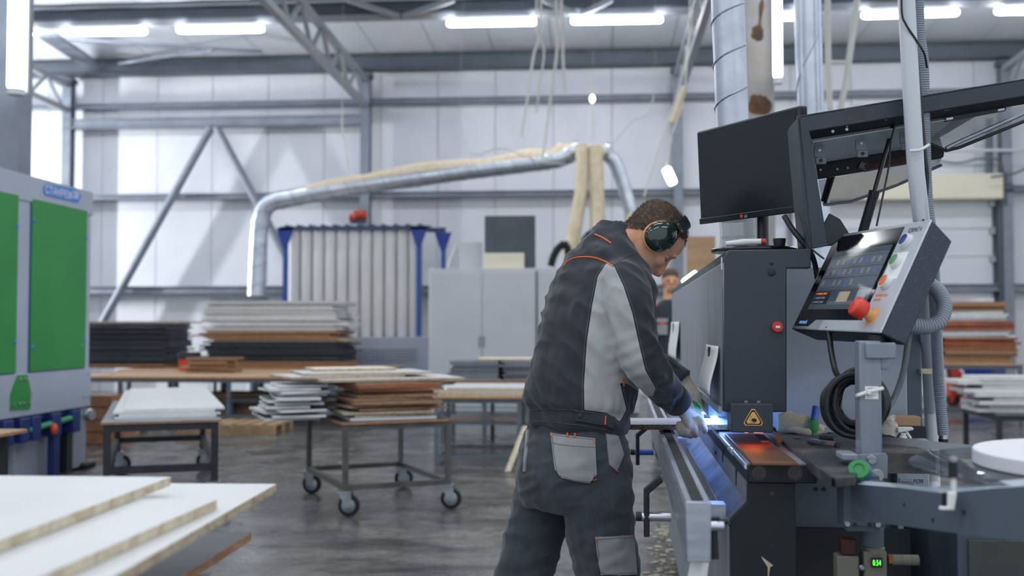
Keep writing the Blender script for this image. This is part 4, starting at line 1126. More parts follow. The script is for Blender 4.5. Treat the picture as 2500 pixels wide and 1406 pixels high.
# guard box with the warning sign
VG = 2.93
b0, b1 = P(1793, 1056, y=VG), P(1887, 986, y=VG)
gb = MB().prism([(b0.x - .008, VG, b0.z), (b0.x - .008, VG, b1.z), (b1.x, VG, b1.z), (b1.x, VG, b0.z)], (0, .11, 0)).build('guard_box', 'm_dark', mach, bevel=.003, plabel='dark guard box with a yellow warning sign')
for px in (1822, 1852):
    p = P(px, 972, y=VG + .05); MB().lathe((p.x, VG + .05, b1.z), (0, 0, 1), [(.006, 0), (.006, .004), (.003, .006)], 12).build('screw', 'zinc', gb)
MB().lathe((b0.x + .05, VG + .05, b0.z - .006), (0, 0, 1), [(.008, 0), (.008, .006)], 12).build('screw', 'zinc', gb)
def tri(cx, cy, s, lift, m, nm):
    a = 2 * s / math.sqrt(3)
    pts = []
    for k in range(3):
        an = math.pi / 2 + k * 2 * math.pi / 3
        for d in (-.16, .16):
            pts.append(P(cx, cy, y=VG) + Vector((math.cos(an + d) * s, 0, math.sin(an + d) * s)))
    return MB().prism(pts, (0, -lift, 0)).build(nm, m, gb)
tri(1839, 1023, .0275, .0006, 'sign_yellow', 'sign_backing'); tri(1839, 1023, .0245, .0009, 'sign_black', 'sign_border'); tri(1839, 1023, .0195, .0012, 'sign_yellow', 'sign_field')
so = P(1839, 1024, y=VG)
def sg(pts, nm='sign_symbol'): return MB().prism([so + Vector((x_ * .001, -.0012, z_ * .001)) for x_, z_ in pts], (0, -.0005, 0)).build(nm, 'sign_black', gb)
sg([(-5, -1), (-2, 3), (6, 3), (9, 0), (9, -5), (4, -7), (-1, -6), (-4, -4)])
sg([(-10, -9), (5, -9), (5, -8), (-10, -8)]); sg([(-7, 2), (-6, 6), (-5, 6), (-5, 10), (-6, 10), (-6, 7), (-8, 3)]); sg([(-10, 0), (-5, -2), (-5, -3), (-10, -1)])
# clips with sheets of paper on the hood side
def sheet(pxl, pxr, pyt, pyb, lb, bend=.02, clip=True):
    v1, v0 = P(pxl, 800, x=uH).y, P(pxr, 800, x=uH).y
    zt_, zb_ = P(pxr, pyt, x=uH).z, P(pxr, pyb, x=uH).z
    t = thing('paper_sheet', lb, 'paper', (uH - .01, (v0 + v1) / 2, zb_), 'paper sheets on the hood')
    n = 10; g = []
    for i in range(n + 1):
        for j in range(7):
            s, w = i / n, j / 6
            g.append(Vector((uH - .006 - bend * math.sin(s * 2.2) * s - .006 * math.sin(w * 3.1), v0 + (v1 - v0) * w, zt_ + (zb_ - zt_) * s)))
    fs = [(i * 7 + j, i * 7 + j + 1, (i + 1) * 7 + j + 1, (i + 1) * 7 + j) for i in range(n) for j in range(6)]
    o = MB().add(g, fs).build('sheet', 'paper', t)
    so_ = o.modifiers.new('thickness', 'SOLIDIFY'); so_.thickness = .0008
    if clip:
        vm = (v0 + v1) / 2
        MB().box(uH - .016, uH - .001, vm - .03, vm + .03, zt_ - .06, zt_ - .005).build('clip', 'black_matte', t, bevel=.004)
sheet(1728, 1758, 845, 965, 'white paper sheet clipped near the hood end, curling off the metal', .03)
sheet(1641, 1661, 785, 878, 'white paper sheet clipped at the far end of the hood', .02)
# grey electrical cabinet behind, right of the hood
VB = 3.62
def c(px, py): return P(px, py, y=VB)
cb = mach
MB().box(c(1912, 700).x, c(2212, 700).x, VB, 5.8, .05, c(1950, 653).z).build('body', 'm_grey', cb, bevel=.004)
MB().box(c(2214, 700).x, c(2252, 700).x, VB + .02, 5.8, .05, c(1950, 653).z - .03).build('edge_profile', 'm_grey2', cb, bevel=.004)
MB().box(c(2172, 700).x, c(2250, 700).x, VB - .06, VB, .45, c(2200, 1068).z).build('lower_box', 'm_grey', cb, bevel=.004)
MB().box(c(1930, 700).x, c(2250, 700).x, VB - .10, VB - .001, .1, .62).build('lower_panel', 'm_grey2', cb, bevel=.004)
for px, py in ((2178, 1097),):
    MB().lathe(P(px, py, y=VB - .06), (0, -1, 0), [(.011, 0), (.011, .003), (.006, .006)], 14).build('screw', 'zinc', cb)
pa, pb = P(2196, 1192, y=VB - .06), P(2268, 1168, y=VB - .06)
npp = MB().box(pa.x, pb.x - .02, VB - .0625, VB - .06, pa.z, pb.z).build('rating_plate', 'cab_grey', cb, plabel='grey rating plate with fine print')
lettering('lettering', 'FOR', (pb.x - .05, VB - .0626, pa.z + .018), (1, 0, 0), (0, 0, 1), .012, 'sign_black', npp, shear=.25)
for i in range(3):
    MB().box(pa.x + .004, pa.x + .05 - i * .006, VB - .0632, VB - .0625, pa.z + .008 + i * .006, pa.z + .0095 + i * .006).build('print_line', 'sign_black', npp)
tp = P(2247, 905, y=VB + .02)
MB().box(tp.x - .004, tp.x + .035, VB - .004, VB + .019, tp.z - .009, tp.z + .007).build('masking_tape', 'chip_pale', cb)
# ---------------------------------------------------------------- raised lid of the hood
t = thing('raised_cover', 'open dark lid raised above the machine with grey lining', 'machine lid', (.75, 3.4, 1.6))
VL = 3.02
def l(px, py, v=VL): return P(px, py, y=v)
MB().prism([l(1945, 283), l(2540, 185), l(2540, 228), l(1976, 320), l(2022, 600), l(1978, 608), l(1966, 540)], (0, .012, 0)).build('end_bar', 'm_dark', t, bevel=.002, plabel='dark end plate of the lid')
MB().prism([l(1976, 320, VL + .012), l(2540, 228, VL + .012), l(2540, 248, VL + .05), l(1982, 340, VL + .05)], (0, .004, .001)).build('inner_flange', 'm_black', t)
# roof skin of the lid
e0, e1 = l(1950, 284, VL), l(2540, 187, VL)
MB().prism([e0, e1, e1 + Vector((0, .9, 0)), e0 + Vector((0, .9, 0))], (0, 0, -.004)).build('lid_skin', 'm_dark', t)
MB().prism([l(1984, 345, VL + .05), l(2330, 288, VL + .05), l(2330, 288, VL + .05) + Vector((0, .34, -.02)), l(1984, 345, VL + .05) + Vector((0, .34, -.02))], (0, 0, -.003)).build('lining', 'm_grey', t)
# front skin (the slanting face seen edge on)
f0, f1 = l(1948, 290), l(1978, 606)
MB().prism([f0, f1, f1 + Vector((0, .2, 0)), f0 + Vector((0, .2, 0))], (.006, 0, .001)).build('front_skin', 'm_dark', t)
VC = 3.46
MB().prism([P(1990, 378, y=VC), P(2290, 318, y=VC), P(2306, 372, y=VC), P(2304, 384, y=VC), P(1998, 436, y=VC)], (0, .03, 0)).build('cross_beam', 'm_black', t, bevel=.003)
VC0 = VC; VC = 3.15
for px, py in ((2002, 377), (2104, 360), (2212, 342)):
    p = P(px, py, y=VC - .01)
    br = MB().box(p.x - .016, p.x + .014, VC - .008, VC - .0, p.z - .008, p.z + .026).box(p.x - .013, p.x + .017, VC - .012, VC - .003, p.z - .028, p.z - .008).build('bracket', 'steel', t, bevel=.002)
    MB().lathe((p.x + .002, VC - .012, p.z - .018), (0, -1, 0), [(.005, 0), (.005, .003)], 10).build('screw', 'black_matte', br)
    MB().lathe((p.x - .001, VC - .008, p.z + .012), (0, -1, 0), [(.004, 0), (.004, .003)], 10).build('screw', 'zinc', br)
VC = VC0
for px, py in ((2033, 321), (2067, 307), (2067, 316), (2163, 291), (2198, 281), (2216, 290)):
    MB().lathe(P(px, py, y=VL + .02), (0, -1, 0), [(.0042, 0), (.0042, .003)], 10).build('hole_plug', 'zinc', t)
for px, py in ((2003, 415), (2044, 413), (2069, 410)):
    MB().lathe(P(px, py, y=VC - .002), (0, -1, 0), [(.004, 0), (.004, .003)], 10).build('screw', 'zinc', t)
for px, py in ((2313, 267), (2440, 245), (2318, 290), (2444, 268)):
    p = P(px, py, y=VL + .02); MB().obox(p, (.009, 0, .0015), (0, .002, 0), (0, 0, .0028)).build('slot', 'zinc', t)
MB().prism([P(2300, 268, y=VL + .05), P(2308, 297, y=VL + .05), P(2455, 270, y=VL + .05), P(2460, 250, y=VL + .05)], (0, .01, 0)).build('slotted_bracket', 'm_black', t)
MB().prism([P(2112, 403, y=VC - .02), P(2212, 380, y=VC - .02), P(2214, 396, y=VC - .02), P(2118, 415, y=VC - .02)], (0, .05, 0)).build('reflector', 'dark_red', t, plabel='dark red reflector')
MB().cyl(P(2098, 402, y=VC), P(2116, 409, y=VC), .012).build('lamp_socket', 'steel', t)
# translucent shields
MB().prism([P(1998, 440, y=3.6), P(2220, 398, y=3.6), P(2300, 384, y=3.6), P(2292, 404, y=3.62), P(2190, 452, y=3.7), P(2075, 493, y=3.7), P(2022, 504, y=3.7), P(2008, 498, y=3.7)], (0, .006, 0)).build('shield', 'acrylic', t, plabel='smoky translucent shield')
MB().tube([P(2010, 500, y=3.7), P(2075, 493, y=3.7), P(2190, 452, y=3.7), P(2300, 402, y=3.6)], .005, 6).build('shield_edge', 'steel', t)
MB().prism([P(2262, 320, y=3.3), P(2310, 292, y=3.3), P(2500, 258, y=3.3), P(2560, 240, y=3.3), P(2560, 270, y=3.3), P(2342, 358, y=3.3), P(2310, 366, y=3.3), P(2268, 348, y=3.3)], (0, .006, 0)).build('shield', 'acrylic', t, plabel='smoky translucent shield')
MB().tube([P(2268, 350, y=3.29), P(2310, 368, y=3.29), P(2342, 360, y=3.29), P(2560, 272, y=3.29)], .005, 6).build('shield_edge', 'm_black', t)
MB().tube([P(2310, 362, y=3.28), P(2345, 345, y=3.28), P(2560, 250, y=3.28)], .006, 6).build('shield_stiffener', 'alu', t)
MB().prism([P(2012, 545, y=3.2), P(2025, 520, y=3.2), P(2052, 535, y=3.2), P(2074, 570, y=3.2), P(2030, 600, y=3.2), P(2010, 600, y=3.2)], (0, .01, 0)).build('side_wing', 'm_dark', t, bevel=.003)
for a, b in (((2026, 425), (2008, 490)), ((2036, 425), (2014, 495))):
    MB().tube([P(*a, y=3.5), P(*b, y=3.55)], .006, 8).build('link_rod', 'black_matte', t)
stay = [P(2184, 295, y=3.2), P(2134, 470, y=3.2), P(2097, 600, y=3.22)]
ts = thing('gas_strut', 'black gas strut holding up the raised lid', 'gas strut', stay[2])
MB().cyl(stay[0], stay[1], .0065).build('piston_rod', 'black_gloss', ts)
MB().cyl(stay[1], stay[2], .0145).build('cylinder', 'black_matte', ts)
MB().cyl(stay[1] + (stay[0] - stay[1]) * .02, stay[1] - (stay[1] - stay[2]) * .1, .0158).build('collar', 'black_matte', ts)
# sticker remains on the bar
MB().prism([P(2060, 266, y=VL), P(2110, 258, y=VL), P(2113, 287, y=VL), P(2066, 297, y=VL)], (0, -.0006, 0)).build('sticker_residue', 'plate_dusty', t)
MB().prism([P(2068, 262, y=VL + .1), P(2106, 248, y=VL + .1), P(2110, 254, y=VL + .1), P(2100, 262, y=VL + .1)], (0, .06, 0)).build('paper_slip', 'paper', label='slip of white paper lying on the raised lid', cat='paper')

# ---------------------------------------------------------------- outrigger support with rollers
bl, br_ = P(1676, 1226, z=.955).x - .001, P(1734, 1226, z=.955).x
vb0 = P(1700, 1226, z=.955).y; vb1 = 5.2
t = thing('support_outrigger', 'aluminium outrigger rail with black rollers along the machine', 'roller rail', ((bl + br_) / 2, 3.6, 0))
MB().box(bl, br_, vb0 + .004, vb1, .845, .945).build('beam', 'alu', t, bevel=.003)
for a, b in ((bl, bl + .012), (br_ - .012, br_)): MB().box(a, b, vb0 + .004, vb1, .945, .955).build('roller_rim', 'alu', t)
MB().box(bl - .001, br_ + .001, vb0 - .004, vb0 + .004, .838, .957).build('end_cap', 'alu', t, bevel=.003)
pr = None; nrol = 76; pit = (vb1 - vb0 - .04) / nrol
for i in range(nrol):
    if pr is None: pr = MB().cyl((bl + .0125, vb0 + .025, .948), (br_ - .0125, vb0 + .025, .948), .0125, n=12).build('roller', 'black_matte', t)
    else: copy_part(pr, (0, pit * i, 0))
def lever(v, z, mm, lb):
    tt = thing('clamp_lever', lb, 'lever', (bl - .06, v, z - .06), 'clamp levers on the outrigger')
    MB().cyl((bl - .075, v, z), (bl - .001, v, z), .012).build('rod', mm, tt)
    MB().prism([(bl - .07, v - .012, z - .05), (bl - .055, v - .012, z - .05), (bl - .055, v - .012, z + .06), (bl - .02, v - .012, z + .09), (bl - .03, v - .012, z + .105), (bl - .07, v - .012, z + .07)], (0, .022, 0)).build('arm', 'black_matte', tt, bevel=.003)
    MB().cyl((bl - .09, v, z), (bl - .074, v, z), .012).build('nut', 'black_matte', tt)
pz = P(1640, 1262, y=2.75)
lever(pz.y, pz.z - .0, 'steel_bright', 'near black clamp lever with steel rod on the outrigger')
pz = P(1605, 1104, y=4.2)
lever(pz.y, pz.z, 'lever_blue', 'far clamp lever on the outrigger lit blue by the machine')  # blue machine light put into the rod's colour
p = P(1742, 1280, y=2.25)
th_ = thing('tapered_clamp', 'black tapered clamp handle hanging between outrigger and machine', 'handle', (p.x, 2.25, p.z - .08))
MB().lathe((p.x, 2.25, p.z - .07), (0, 0, 1), [(.011, 0), (.008, .05), (.009, .065), (.013, .07), (.013, .085)], 14).build('grip', 'black_matte', th_)
MB().cyl((p.x - .03, 2.25, p.z + .006), (p.x + .03, 2.25, p.z + .006), .006).build('pin', 'black_matte', th_)
MB().cyl((br_ - .003, vb0 + .05, .9), (br_ + .03, vb0 + .05, .9), .01).build('side_bolt', 'steel_bright', t)
for v_ in (2.78, 4.4):
    MB().box(bl + .01, u2 - .006, v_, v_ + .06, .80, .845).build('support_bracket', 'alu', t)
# leaning offcut at the bottom
pA = [P(1689, 1351, y=2.2), P(1722, 1352, y=2.2), P(1712, 1420, y=2.16), P(1676, 1420, y=2.16)]
MB().prism([pA[0], pA[1], pA[1] + (pA[2] - pA[1]) * 9, pA[0] + (pA[3] - pA[0]) * 9], (.012, .016, 0)).build('leaning_offcut', ['white_lam'], label='white offcut leaning against the end of the outrigger', cat='offcut', bevel=.001)

# ---------------------------------------------------------------- lower right: stand, arm, air unit
VP_ = 2.66
def k(px, py, v=VP_): return P(px, py, y=v)
po = thing('control_post', 'square grey steel post carrying the control panel', 'post', (k(2126, 1000).x, VP_ + .03, .8))
MB().box(k(2098, 900).x, k(2152, 900).x, VP_, VP_ + .055, k(2120, 1160).z, k(2120, 832).z).build('tube', 'post_grey', po, bevel=.004)
MB().box(k(2112, 900).x, k(2186, 900).x, VP_ - .01, VP_ + .075, k(2140, 876).z, k(2140, 836).z).build('head_block', 'post_grey', po, bevel=.004)
MB().lathe(k(2154, 903, VP_ + .02), (0, 0, 1), [(.011, -.0), (.0165, .006), (.0175, .018), (.0155, .019), (.0155, .032)], 18).build('cable_gland', 'corr_grey', po)
MB().cyl(k(2140, 838, VP_ + .03), k(2140, 818, VP_ + .03), .022).build('swivel', 'black_matte', po)
MB().prism([k(2092, 1108, VP_ - .004), k(2160, 1105, VP_ - .004), k(2166, 1112, VP_ - .004), k(2166, 1168, VP_ - .004), k(2092, 1168, VP_ - .004)], (0, -.006, 0)).build('bracket_plate', 'post_grey', po, bevel=.002)
for px, py, r in ((2127, 1122, .010), (2140, 1161, .013)):
    MB().lathe(k(px, py, VP_ - .01), (0, -1, 0), [(r * 1.3, 0), (r * 1.3, .003), (r, .004), (r, .012)], 6 if r < .012 else 16).build('bolt', 'zinc', po)
pa, pb = k(2112, 974, VP_), k(2144, 943, VP_)
st = MB().box(pa.x, pb.x, VP_ - .0008, VP_, pa.z, pb.z).build('label', 'paper', po, plabel='white printed sticker')
for i, (w, off) in enumerate(((.6, .12), (.9, 0), (.75, 0), (.5, .1), (.85, 0), (.6, 0))):
    zz_ = pb.z - .004 - i * .0045
    MB().box(pa.x + .003 + off * .02, pa.x + .003 + w * (pb.x - pa.x - .006), VP_ - .0012, VP_ - .0008, zz_ - .0012, zz_).build('print_line', 'cable_grey', st)
ct = catmull([k(2090, 966, VP_ + .02), k(2096, 964, VP_ - .004), k(2126, 954, VP_ - .006), k(2153, 948, VP_ - .004), k(2155, 946, VP_ + .03)], 5)
zt_ = MB().tube(ct, .0045, 6, squash=.5).build('zip_tie', 'white_plastic', label='white zip tie around the control post', cat='zip tie')
BASE[zt_] = BASE[zt_]
MB().box(k(2114, 958).x, k(2124, 958).x, VP_ - .016, VP_ - .004, k(2120, 963).z, k(2120, 951).z).build('tie_head', 'white_plastic', zt_, bevel=.002)
# lower plates
VQ = 2.56
MB().prism([k(2060, 1172, VQ), k(2152, 1172, VQ), k(2156, 1288, VQ), k(2060, 1282, VQ)], (0, .01, 0)).build('lower_plate', 'm_grey2', po, bevel=.002)
MB().box(k(2070, 1200, VQ).x, k(2150, 1200, VQ).x, VQ + .01, VP_ + .03, k(2100, 1280).z, k(2100, 1150).z).build('foot_block', 'm_grey2', po)
for px, py in ((2068, 1278), (2142, 1280)):
    MB().lathe(k(px, py, VQ), (0, -1, 0), [(.0095, 0), (.0095, .003), (.006, .008)], 6).build('bolt', 'zinc', po)
for px, py in ((2087, 1280), (2123, 1280)):
    MB().lathe(k(px, py, VQ), (0, -1, 0), [(.005, 0), (.005, .001)], 12).build('hole', 'm_black', po)
# front cover; the dark void below it is shade put into a black sheet
MB().box(uR + .002, k(2160, 1200, 2.95).x, 2.95, 3.22, .1, k(1990, 1172, 2.95).z).build('front_cover', 'm_grey2', mach, bevel=.003)
MB().box(uR + .002, k(2230, 1300, 2.9).x, 2.93, 2.949, .1, k(2000, 1290, 2.93).z).build('lower_void_shade', 'm_black', mach)
for px in (1992, 2012): MB().lathe(k(px, 1194, 2.949), (0, -1, 0), [(.006, 0), (.006, .001)], 12).build('hole', 'm_black', mach)
# bracket arm for the tape reel
A = [(2076, 1181, 2.52), (2190, 1190, 2.30), (2300, 1204, 2.02), (2420, 1192, 1.92), (2560, 1182, 1.86)]
B = [(2076, 1268, 2.52), (2190, 1282, 2.30), (2300, 1297, 2.02), (2420, 1312, 1.92), (2560, 1330, 1.86)]
ra = thing('reel_support', 'broad dark grey arm reaching right to carry the tape reel', 'arm', (k(2300, 1250, 2.4).x, 2.4, .75))
fr_pts = [[P(a[0], a[1], y=a[2]), P(b[0], b[1], y=b[2])] for a, b in zip(A, B)]
mbk = MB(); vs = []
for tpt, bpt in fr_pts: vs += [tpt, bpt, bpt + Vector((.01, .012, 0)), tpt + Vector((.01, .012, 0))]
fs = []
for i in range(len(fr_pts) - 1):
    a, b = i * 4, (i + 1) * 4
    for j in range(4): fs.append((a + j, a + (j + 1) % 4, b + (j + 1) % 4, b + j))
mbk.add(vs, fs); mbk.build('face', 'm_grey2', ra)
mbk = MB(); vs = []
for i, (tpt, bpt) in enumerate(fr_pts): vs += [tpt, tpt + Vector((.0, .07, 0)), tpt + Vector((0, .07, -.004)), tpt + Vector((0, 0, -.004))]
mbk.add(vs, fs); mbk.build('top_flange', 'm_grey', ra)
for px, py, v in ((2210, 1233, 2.25), (2280, 1270, 2.07), (2353, 1251, 1.975)):
    MB().lathe(P(px, py, y=v - .003), (0, -1, 0), [(.0045, 0), (.0045, .002)], 12).build('hole', 'm_black', ra)
MB().prism([P(2299, 1202, y=1.99), P(2312, 1202, y=1.99), P(2312, 1240, y=1.99), P(2299, 1240, y=1.99)], (0, -.01, 0)).build('notch_dark', 'm_black', ra)
MB().prism([P(2311, 1200, y=1.97), P(2332, 1200, y=1.97), P(2326, 1243, y=1.97), P(2290, 1243, y=1.97), P(2292, 1234, y=1.97), P(2311, 1236, y=1.97)], (0, -.012, 0)).build('guide_block', 'white_plastic', ra, bevel=.002)
pin = P(2328, 1200, y=1.84)
zt0, zt1, ztop = P(2328, 1166, y=1.84).z, P(2328, 1126, y=1.84).z, P(2328, 1115, y=1.84).z
pn_ = thing('tape_guide_pin', 'black and white tape guide pin standing on the reel arm', 'pin', pin)
MB().cyl(pin, (pin.x, pin.y, zt0), .0045).build('rod', 'white_plastic', pn_)
MB().cyl((pin.x, pin.y, zt0), (pin.x, pin.y, zt1), .0075).build('sleeve', 'black_matte', pn_)
MB().lathe((pin.x, pin.y, zt1), (0, 0, 1), [(.007, 0), (.007, ztop - zt1 - .002), (.004, ztop - zt1)], 16).build('cap', 'zinc', pn_)
use(VIEW)
DC = Vector((1.185, 2.046, 1.028))
dk = thing('reel_plate', 'round smoked plate carrying the white tape roll', 'plate', DC - Vector((0, 0, .12)))
MB().lathe(DC, (0, 0, 1), [(.398, -.006), (.4, -.004), (.4, -.001), (.398, 0)], 72).build('disc', 'glass_smoke', dk)
MB().cyl(DC - Vector((0, 0, .12)), DC - Vector((0, 0, .006)), .03).build('spindle', 'm_grey2', dk)
rl = thing('tape_roll', 'thick white roll of edge-banding tape on the smoked plate', 'tape roll', DC + Vector((.0, 0, 0)))
rc = DC + Vector((0, 0, 0))
MB().lathe(rc, (0, 0, 1), [(.16, .002), (.279, .002), (.281, .004), (.281, .028), (.279, .03), (.16, .03), (.158, .028), (.158, .004)], 64, caps=False).build('winding', 'tape_white', rl)
MB().lathe(rc, (0, 0, 1), [(.13, .001), (.157, .001), (.157, .026), (.13, .026)], 48).build('core', 'paper', rl)
st_p = [P(2150, 1074, y=2.72), P(2210, 1079, y=2.62), P(2300, 1089, y=2.5), P(2400, 1098, y=2.4), P(2480, 1106, y=2.33)]
mb = MB(); vs = []
for p_ in catmull(st_p, 5): vs += [p_ + Vector((0, 0, .009)), p_ - Vector((0, 0, .009)), p_ - Vector((0, -.001, .009)), p_ + Vector((0, .001, .009))]
n_ = len(vs) // 4; fs = [(i * 4 + j, i * 4 + (j + 1) % 4, (i + 1) * 4 + (j + 1) % 4, (i + 1) * 4 + j) for i in range(n_ - 1) for j in range(4)]
mb.add(vs, fs).build('tape_strip', 'tape_clear', label='pale strip of tape running from the roll to the machine', cat='tape')
# air treatment unit
use(MACH)
VA = 2.6
def a_(px, py, v=VA): return P(px, py, y=v)
au = thing('air_regulator', 'beige pneumatic regulator with a green digital pressure display', 'regulator', a_(2140, 1420))
MB().cyl(a_(2130, 1330, VA + .02), a_(2130, 1288, VA + .02), .026).build('post_stub', 'm_grey2', au)
MB().lathe(a_(2135, 1348, VA + .02), (0, 0, 1), [(.024, 0), (.024, .012), (.021, .014), (.021, .022)], 22).build('knurled_ring', 'reg_beige', au)
MB().box(a_(2110, 1400).x, a_(2166, 1400).x, VA, VA + .05, a_(2130, 1470).z, a_(2130, 1346).z).build('body', 'reg_beige', au, bevel=.004)
dsp = MB().box(a_(2126, 1380).x, a_(2153, 1380).x, VA - .008, VA, a_(2140, 1384).z, a_(2140, 1360).z).build('display', 'black_gloss', au, bevel=.001)
lo_ = a_(2131, 1380, VA - .0083)
lettering('digits', '0.54', lo_, (1, 0, 0), (0, 0, 1), .0125, 'led_green', dsp, width=.0185)
MB().cyl(a_(2168, 1366, VA + .02), a_(2178, 1366, VA + .02), .013, n=6).build('brass_nut', 'brass', au)
MB().lathe(a_(2178, 1366, VA + .02), (1, 0, 0), [(.0125, 0), (.0125, .02), (.0115, .021), (.0125, .022), (.0125, .042), (.0115, .043), (.0125, .044), (.0125, .06)], 16).build('silencer', 'reg_beige', au)
au2 = thing('air_valve', 'red-capped beige air valve left of the digital regulator', 'valve', a_(2070, 1420))
MB().box(a_(2044, 1390).x, a_(2098, 1390).x, VA, VA + .05, a_(2070, 1440).z, a_(2070, 1358).z).build('body', 'reg_beige', au2, bevel=.004)
MB().box(a_(2055, 1330).x, a_(2092, 1330).x, VA + .005, VA + .045, a_(2070, 1357).z, a_(2070, 1318).z).build('coil', 'dark_red', au2, bevel=.003)
MB().lathe(a_(2104, 1385, VA), (0, -1, 0), [(.007, 0), (.007, .004), (.004, .007)], 12).build('screw', 'zinc', au2)
# low grey box at the lower right corner
g0 = P(2337, 1310, y=2.7)
gbx = thing('floor_cabinet', 'low grey cabinet at the lower right corner below the arm', 'cabinet', (g0.x + .3, 2.9, 0))
MB().box(g0.x, g0.x + .8, 2.7, 3.2, 0, g0.z + .02).build('body', 'm_grey2', gbx, bevel=.004)
MB().box(P(2362, 1320, y=2.7).x, g0.x + .78, 2.692, 2.7, .02, P(2362, 1316, y=2.7).z).build('door', 'box_grey', gbx, bevel=.003)

# ---------------------------------------------------------------- pipe, hoses and cables
tube_thing('white_pipe', 'white plastic pipe rising past the control panel to the ceiling', 'pipe', [P(2208, -700, y=2.95), P(2213, 0, y=2.95), P(2222, 180, y=2.95), P(2236, 420, y=2.96), P(2252, 560, y=3.0), P(2258, 700, y=3.4), P(2272, 1000, y=4.0), P(2280, 1180, y=4.0), P(2272, 1300, y=3.8), P(2256, 1420, y=3.72), P(2240, 1560, y=3.7), P(2236, 1702, y=3.7)], .0225, 'pvc', 18)
hs = catmull([P(2240, -600, y=3.04), P(2240, 0, y=3.04), P(2252, 160, y=3.04), P(2256, 330, y=3.05), P(2262, 480, y=3.06), P(2275, 600, y=3.1), P(2284, 760, y=3.35), P(2292, 930, y=3.5), P(2303, 1062, y=3.5)], 14)
def corr2(path, r, pitch, amp, n=12):
    pts = resample(path, pitch / 4)
    return MB().tube(pts, [r + amp * (1, .6, -1, .6)[i % 4] for i in range(len(pts))], n)
corr2(hs, .0165, .0065, .0013).build('corrugated_hose', 'corr_grey', label='grey corrugated hose running down beside the white pipe', cat='hose')
e = hs[-1]
hc = thing('hose_end', 'chrome and black fitting at the end of the corrugated hose', 'fitting', e - Vector((0, 0, .04)))
MB().cyl(e, e - Vector((0, 0, .012)), .013).build('ferrule', 'steel_bright', hc)
MB().cyl(e - Vector((0, 0, .012)), e - Vector((0, 0, .034)), .015).build('sleeve', 'black_matte', hc)
loop = catmull([P(2262, 690, y=2.92), P(2290, 710, y=2.90), P(2305, 745, y=2.88), P(2295, 782, y=2.86), P(2265, 797, y=2.85), P(2222, 795, y=2.84), P(2208, 792, y=2.84)], 10)
corr2(loop, .0195, .0075, .0012).build('corrugated_hose', 'corr_grey', label='grey corrugated hose looping behind the control panel', cat='hose')
tube_thing('black_cable', 'thick black cable between white pipe and corrugated hose', 'cable', catmull([P(2228, -300, y=2.99), P(2230, 0, y=2.99), P(2238, 150, y=2.99), P(2248, 270, y=2.98), P(2258, 380, y=2.97), P(2263, 430, y=2.97), P(2258, 500, y=2.98), P(2250, 560, y=2.98)], 8), .0065, 'cable_black')
tube_thing('thin_cable', 'thin black wire looping around the white pipe near the top', 'cable', catmull([P(2201, -60, y=2.92), P(2202, 30, y=2.92), P(2212, 60, y=2.92), P(2235, 95, y=2.93), P(2256, 130, y=2.95), P(2263, 165, y=3.0)], 8), .003, 'cable_black', 6)
tube_thing('thin_cable', 'thin black wire hanging from the lid beside the gas strut', 'cable', catmull([P(2212, 240, y=3.0), P(2192, 285, y=3.05), P(2175, 345, y=3.08), P(2170, 405, y=3.1), P(2155, 480, y=3.1), P(2140, 552, y=3.1)], 8), .0028, 'cable_black', 6)
zt2_ = MB().tube(catmull([P(2222, 368, y=2.93), P(2245, 366, y=2.92), P(2264, 356, y=2.93), P(2270, 352, y=2.93)], 5), .004, 6).build('zip_tie', 'white_plastic', label='white zip tie binding the white pipe and corrugated hose', cat='zip tie')
# cables under the monitor
tube_thing('black_cable', 'black monitor cable dropping to the hood top', 'cable', catmull([P(1915, 528, y=3.15), P(1935, 560, y=3.12), P(1965, 598, y=3.1), P(1985, 630, y=3.12), P(1994, 670, y=3.25), P(2002, 740, y=3.4)], 8), .008, 'cable_black')
tube_thing('thin_cable', 'thin black wire curving from the monitor to the control panel', 'cable', catmull([P(1950, 520, y=3.0), P(1965, 560, y=2.98), P(1975, 600, y=2.97), P(1990, 615, y=2.97), P(2012, 632, y=2.96)], 8), .0028, 'cable_black', 6)
tube_thing('black_cable', 'black cable hanging below the control panel to the coil', 'cable', catmull([P(2022, 800, y=2.95), P(2030, 860, y=2.9), P(2040, 905, y=2.85), P(2052, 925, y=2.8)], 8), .008, 'cable_black')
tube_thing('grey_cable', 'grey cable curving down right of the control post', 'cable', catmull([P(2225, 770, y=2.85), P(2216, 840, y=2.85), P(2205, 910, y=2.84), P(2186, 965, y=2.83), P(2165, 1000, y=2.8)], 8), .008, 'cable_grey')
# coil of black cable hanging on the post
cc_ = thing('cable_coil', 'big coil of black cable hanging on the control post', 'cable coil', k(2085, 1062, 2.76))
rg = random.Random(5)
for i in range(19):
    cx_, cy_ = 2086 + rg.uniform(-9, 9) + (i % 3) * 3, 985 + rg.uniform(-7, 7)
    ra_, rb_ = rg.uniform(44, 79), rg.uniform(50, 78); v = 2.725 + i * .0062; ph = rg.uniform(0, 6.28)
    lp = []
    for j in range(40):
        an = 2 * math.pi * j / 40
        lp.append(P(cx_ + ra_ * math.cos(an) * (1 + .03 * math.sin(2 * an + ph)), cy_ + rb_ * math.sin(an), y=v + .012 * math.sin(an + ph)))
    MB().tube(lp, .0075, 8, closed=True).build('cable_loop', 'cable_black', cc_)

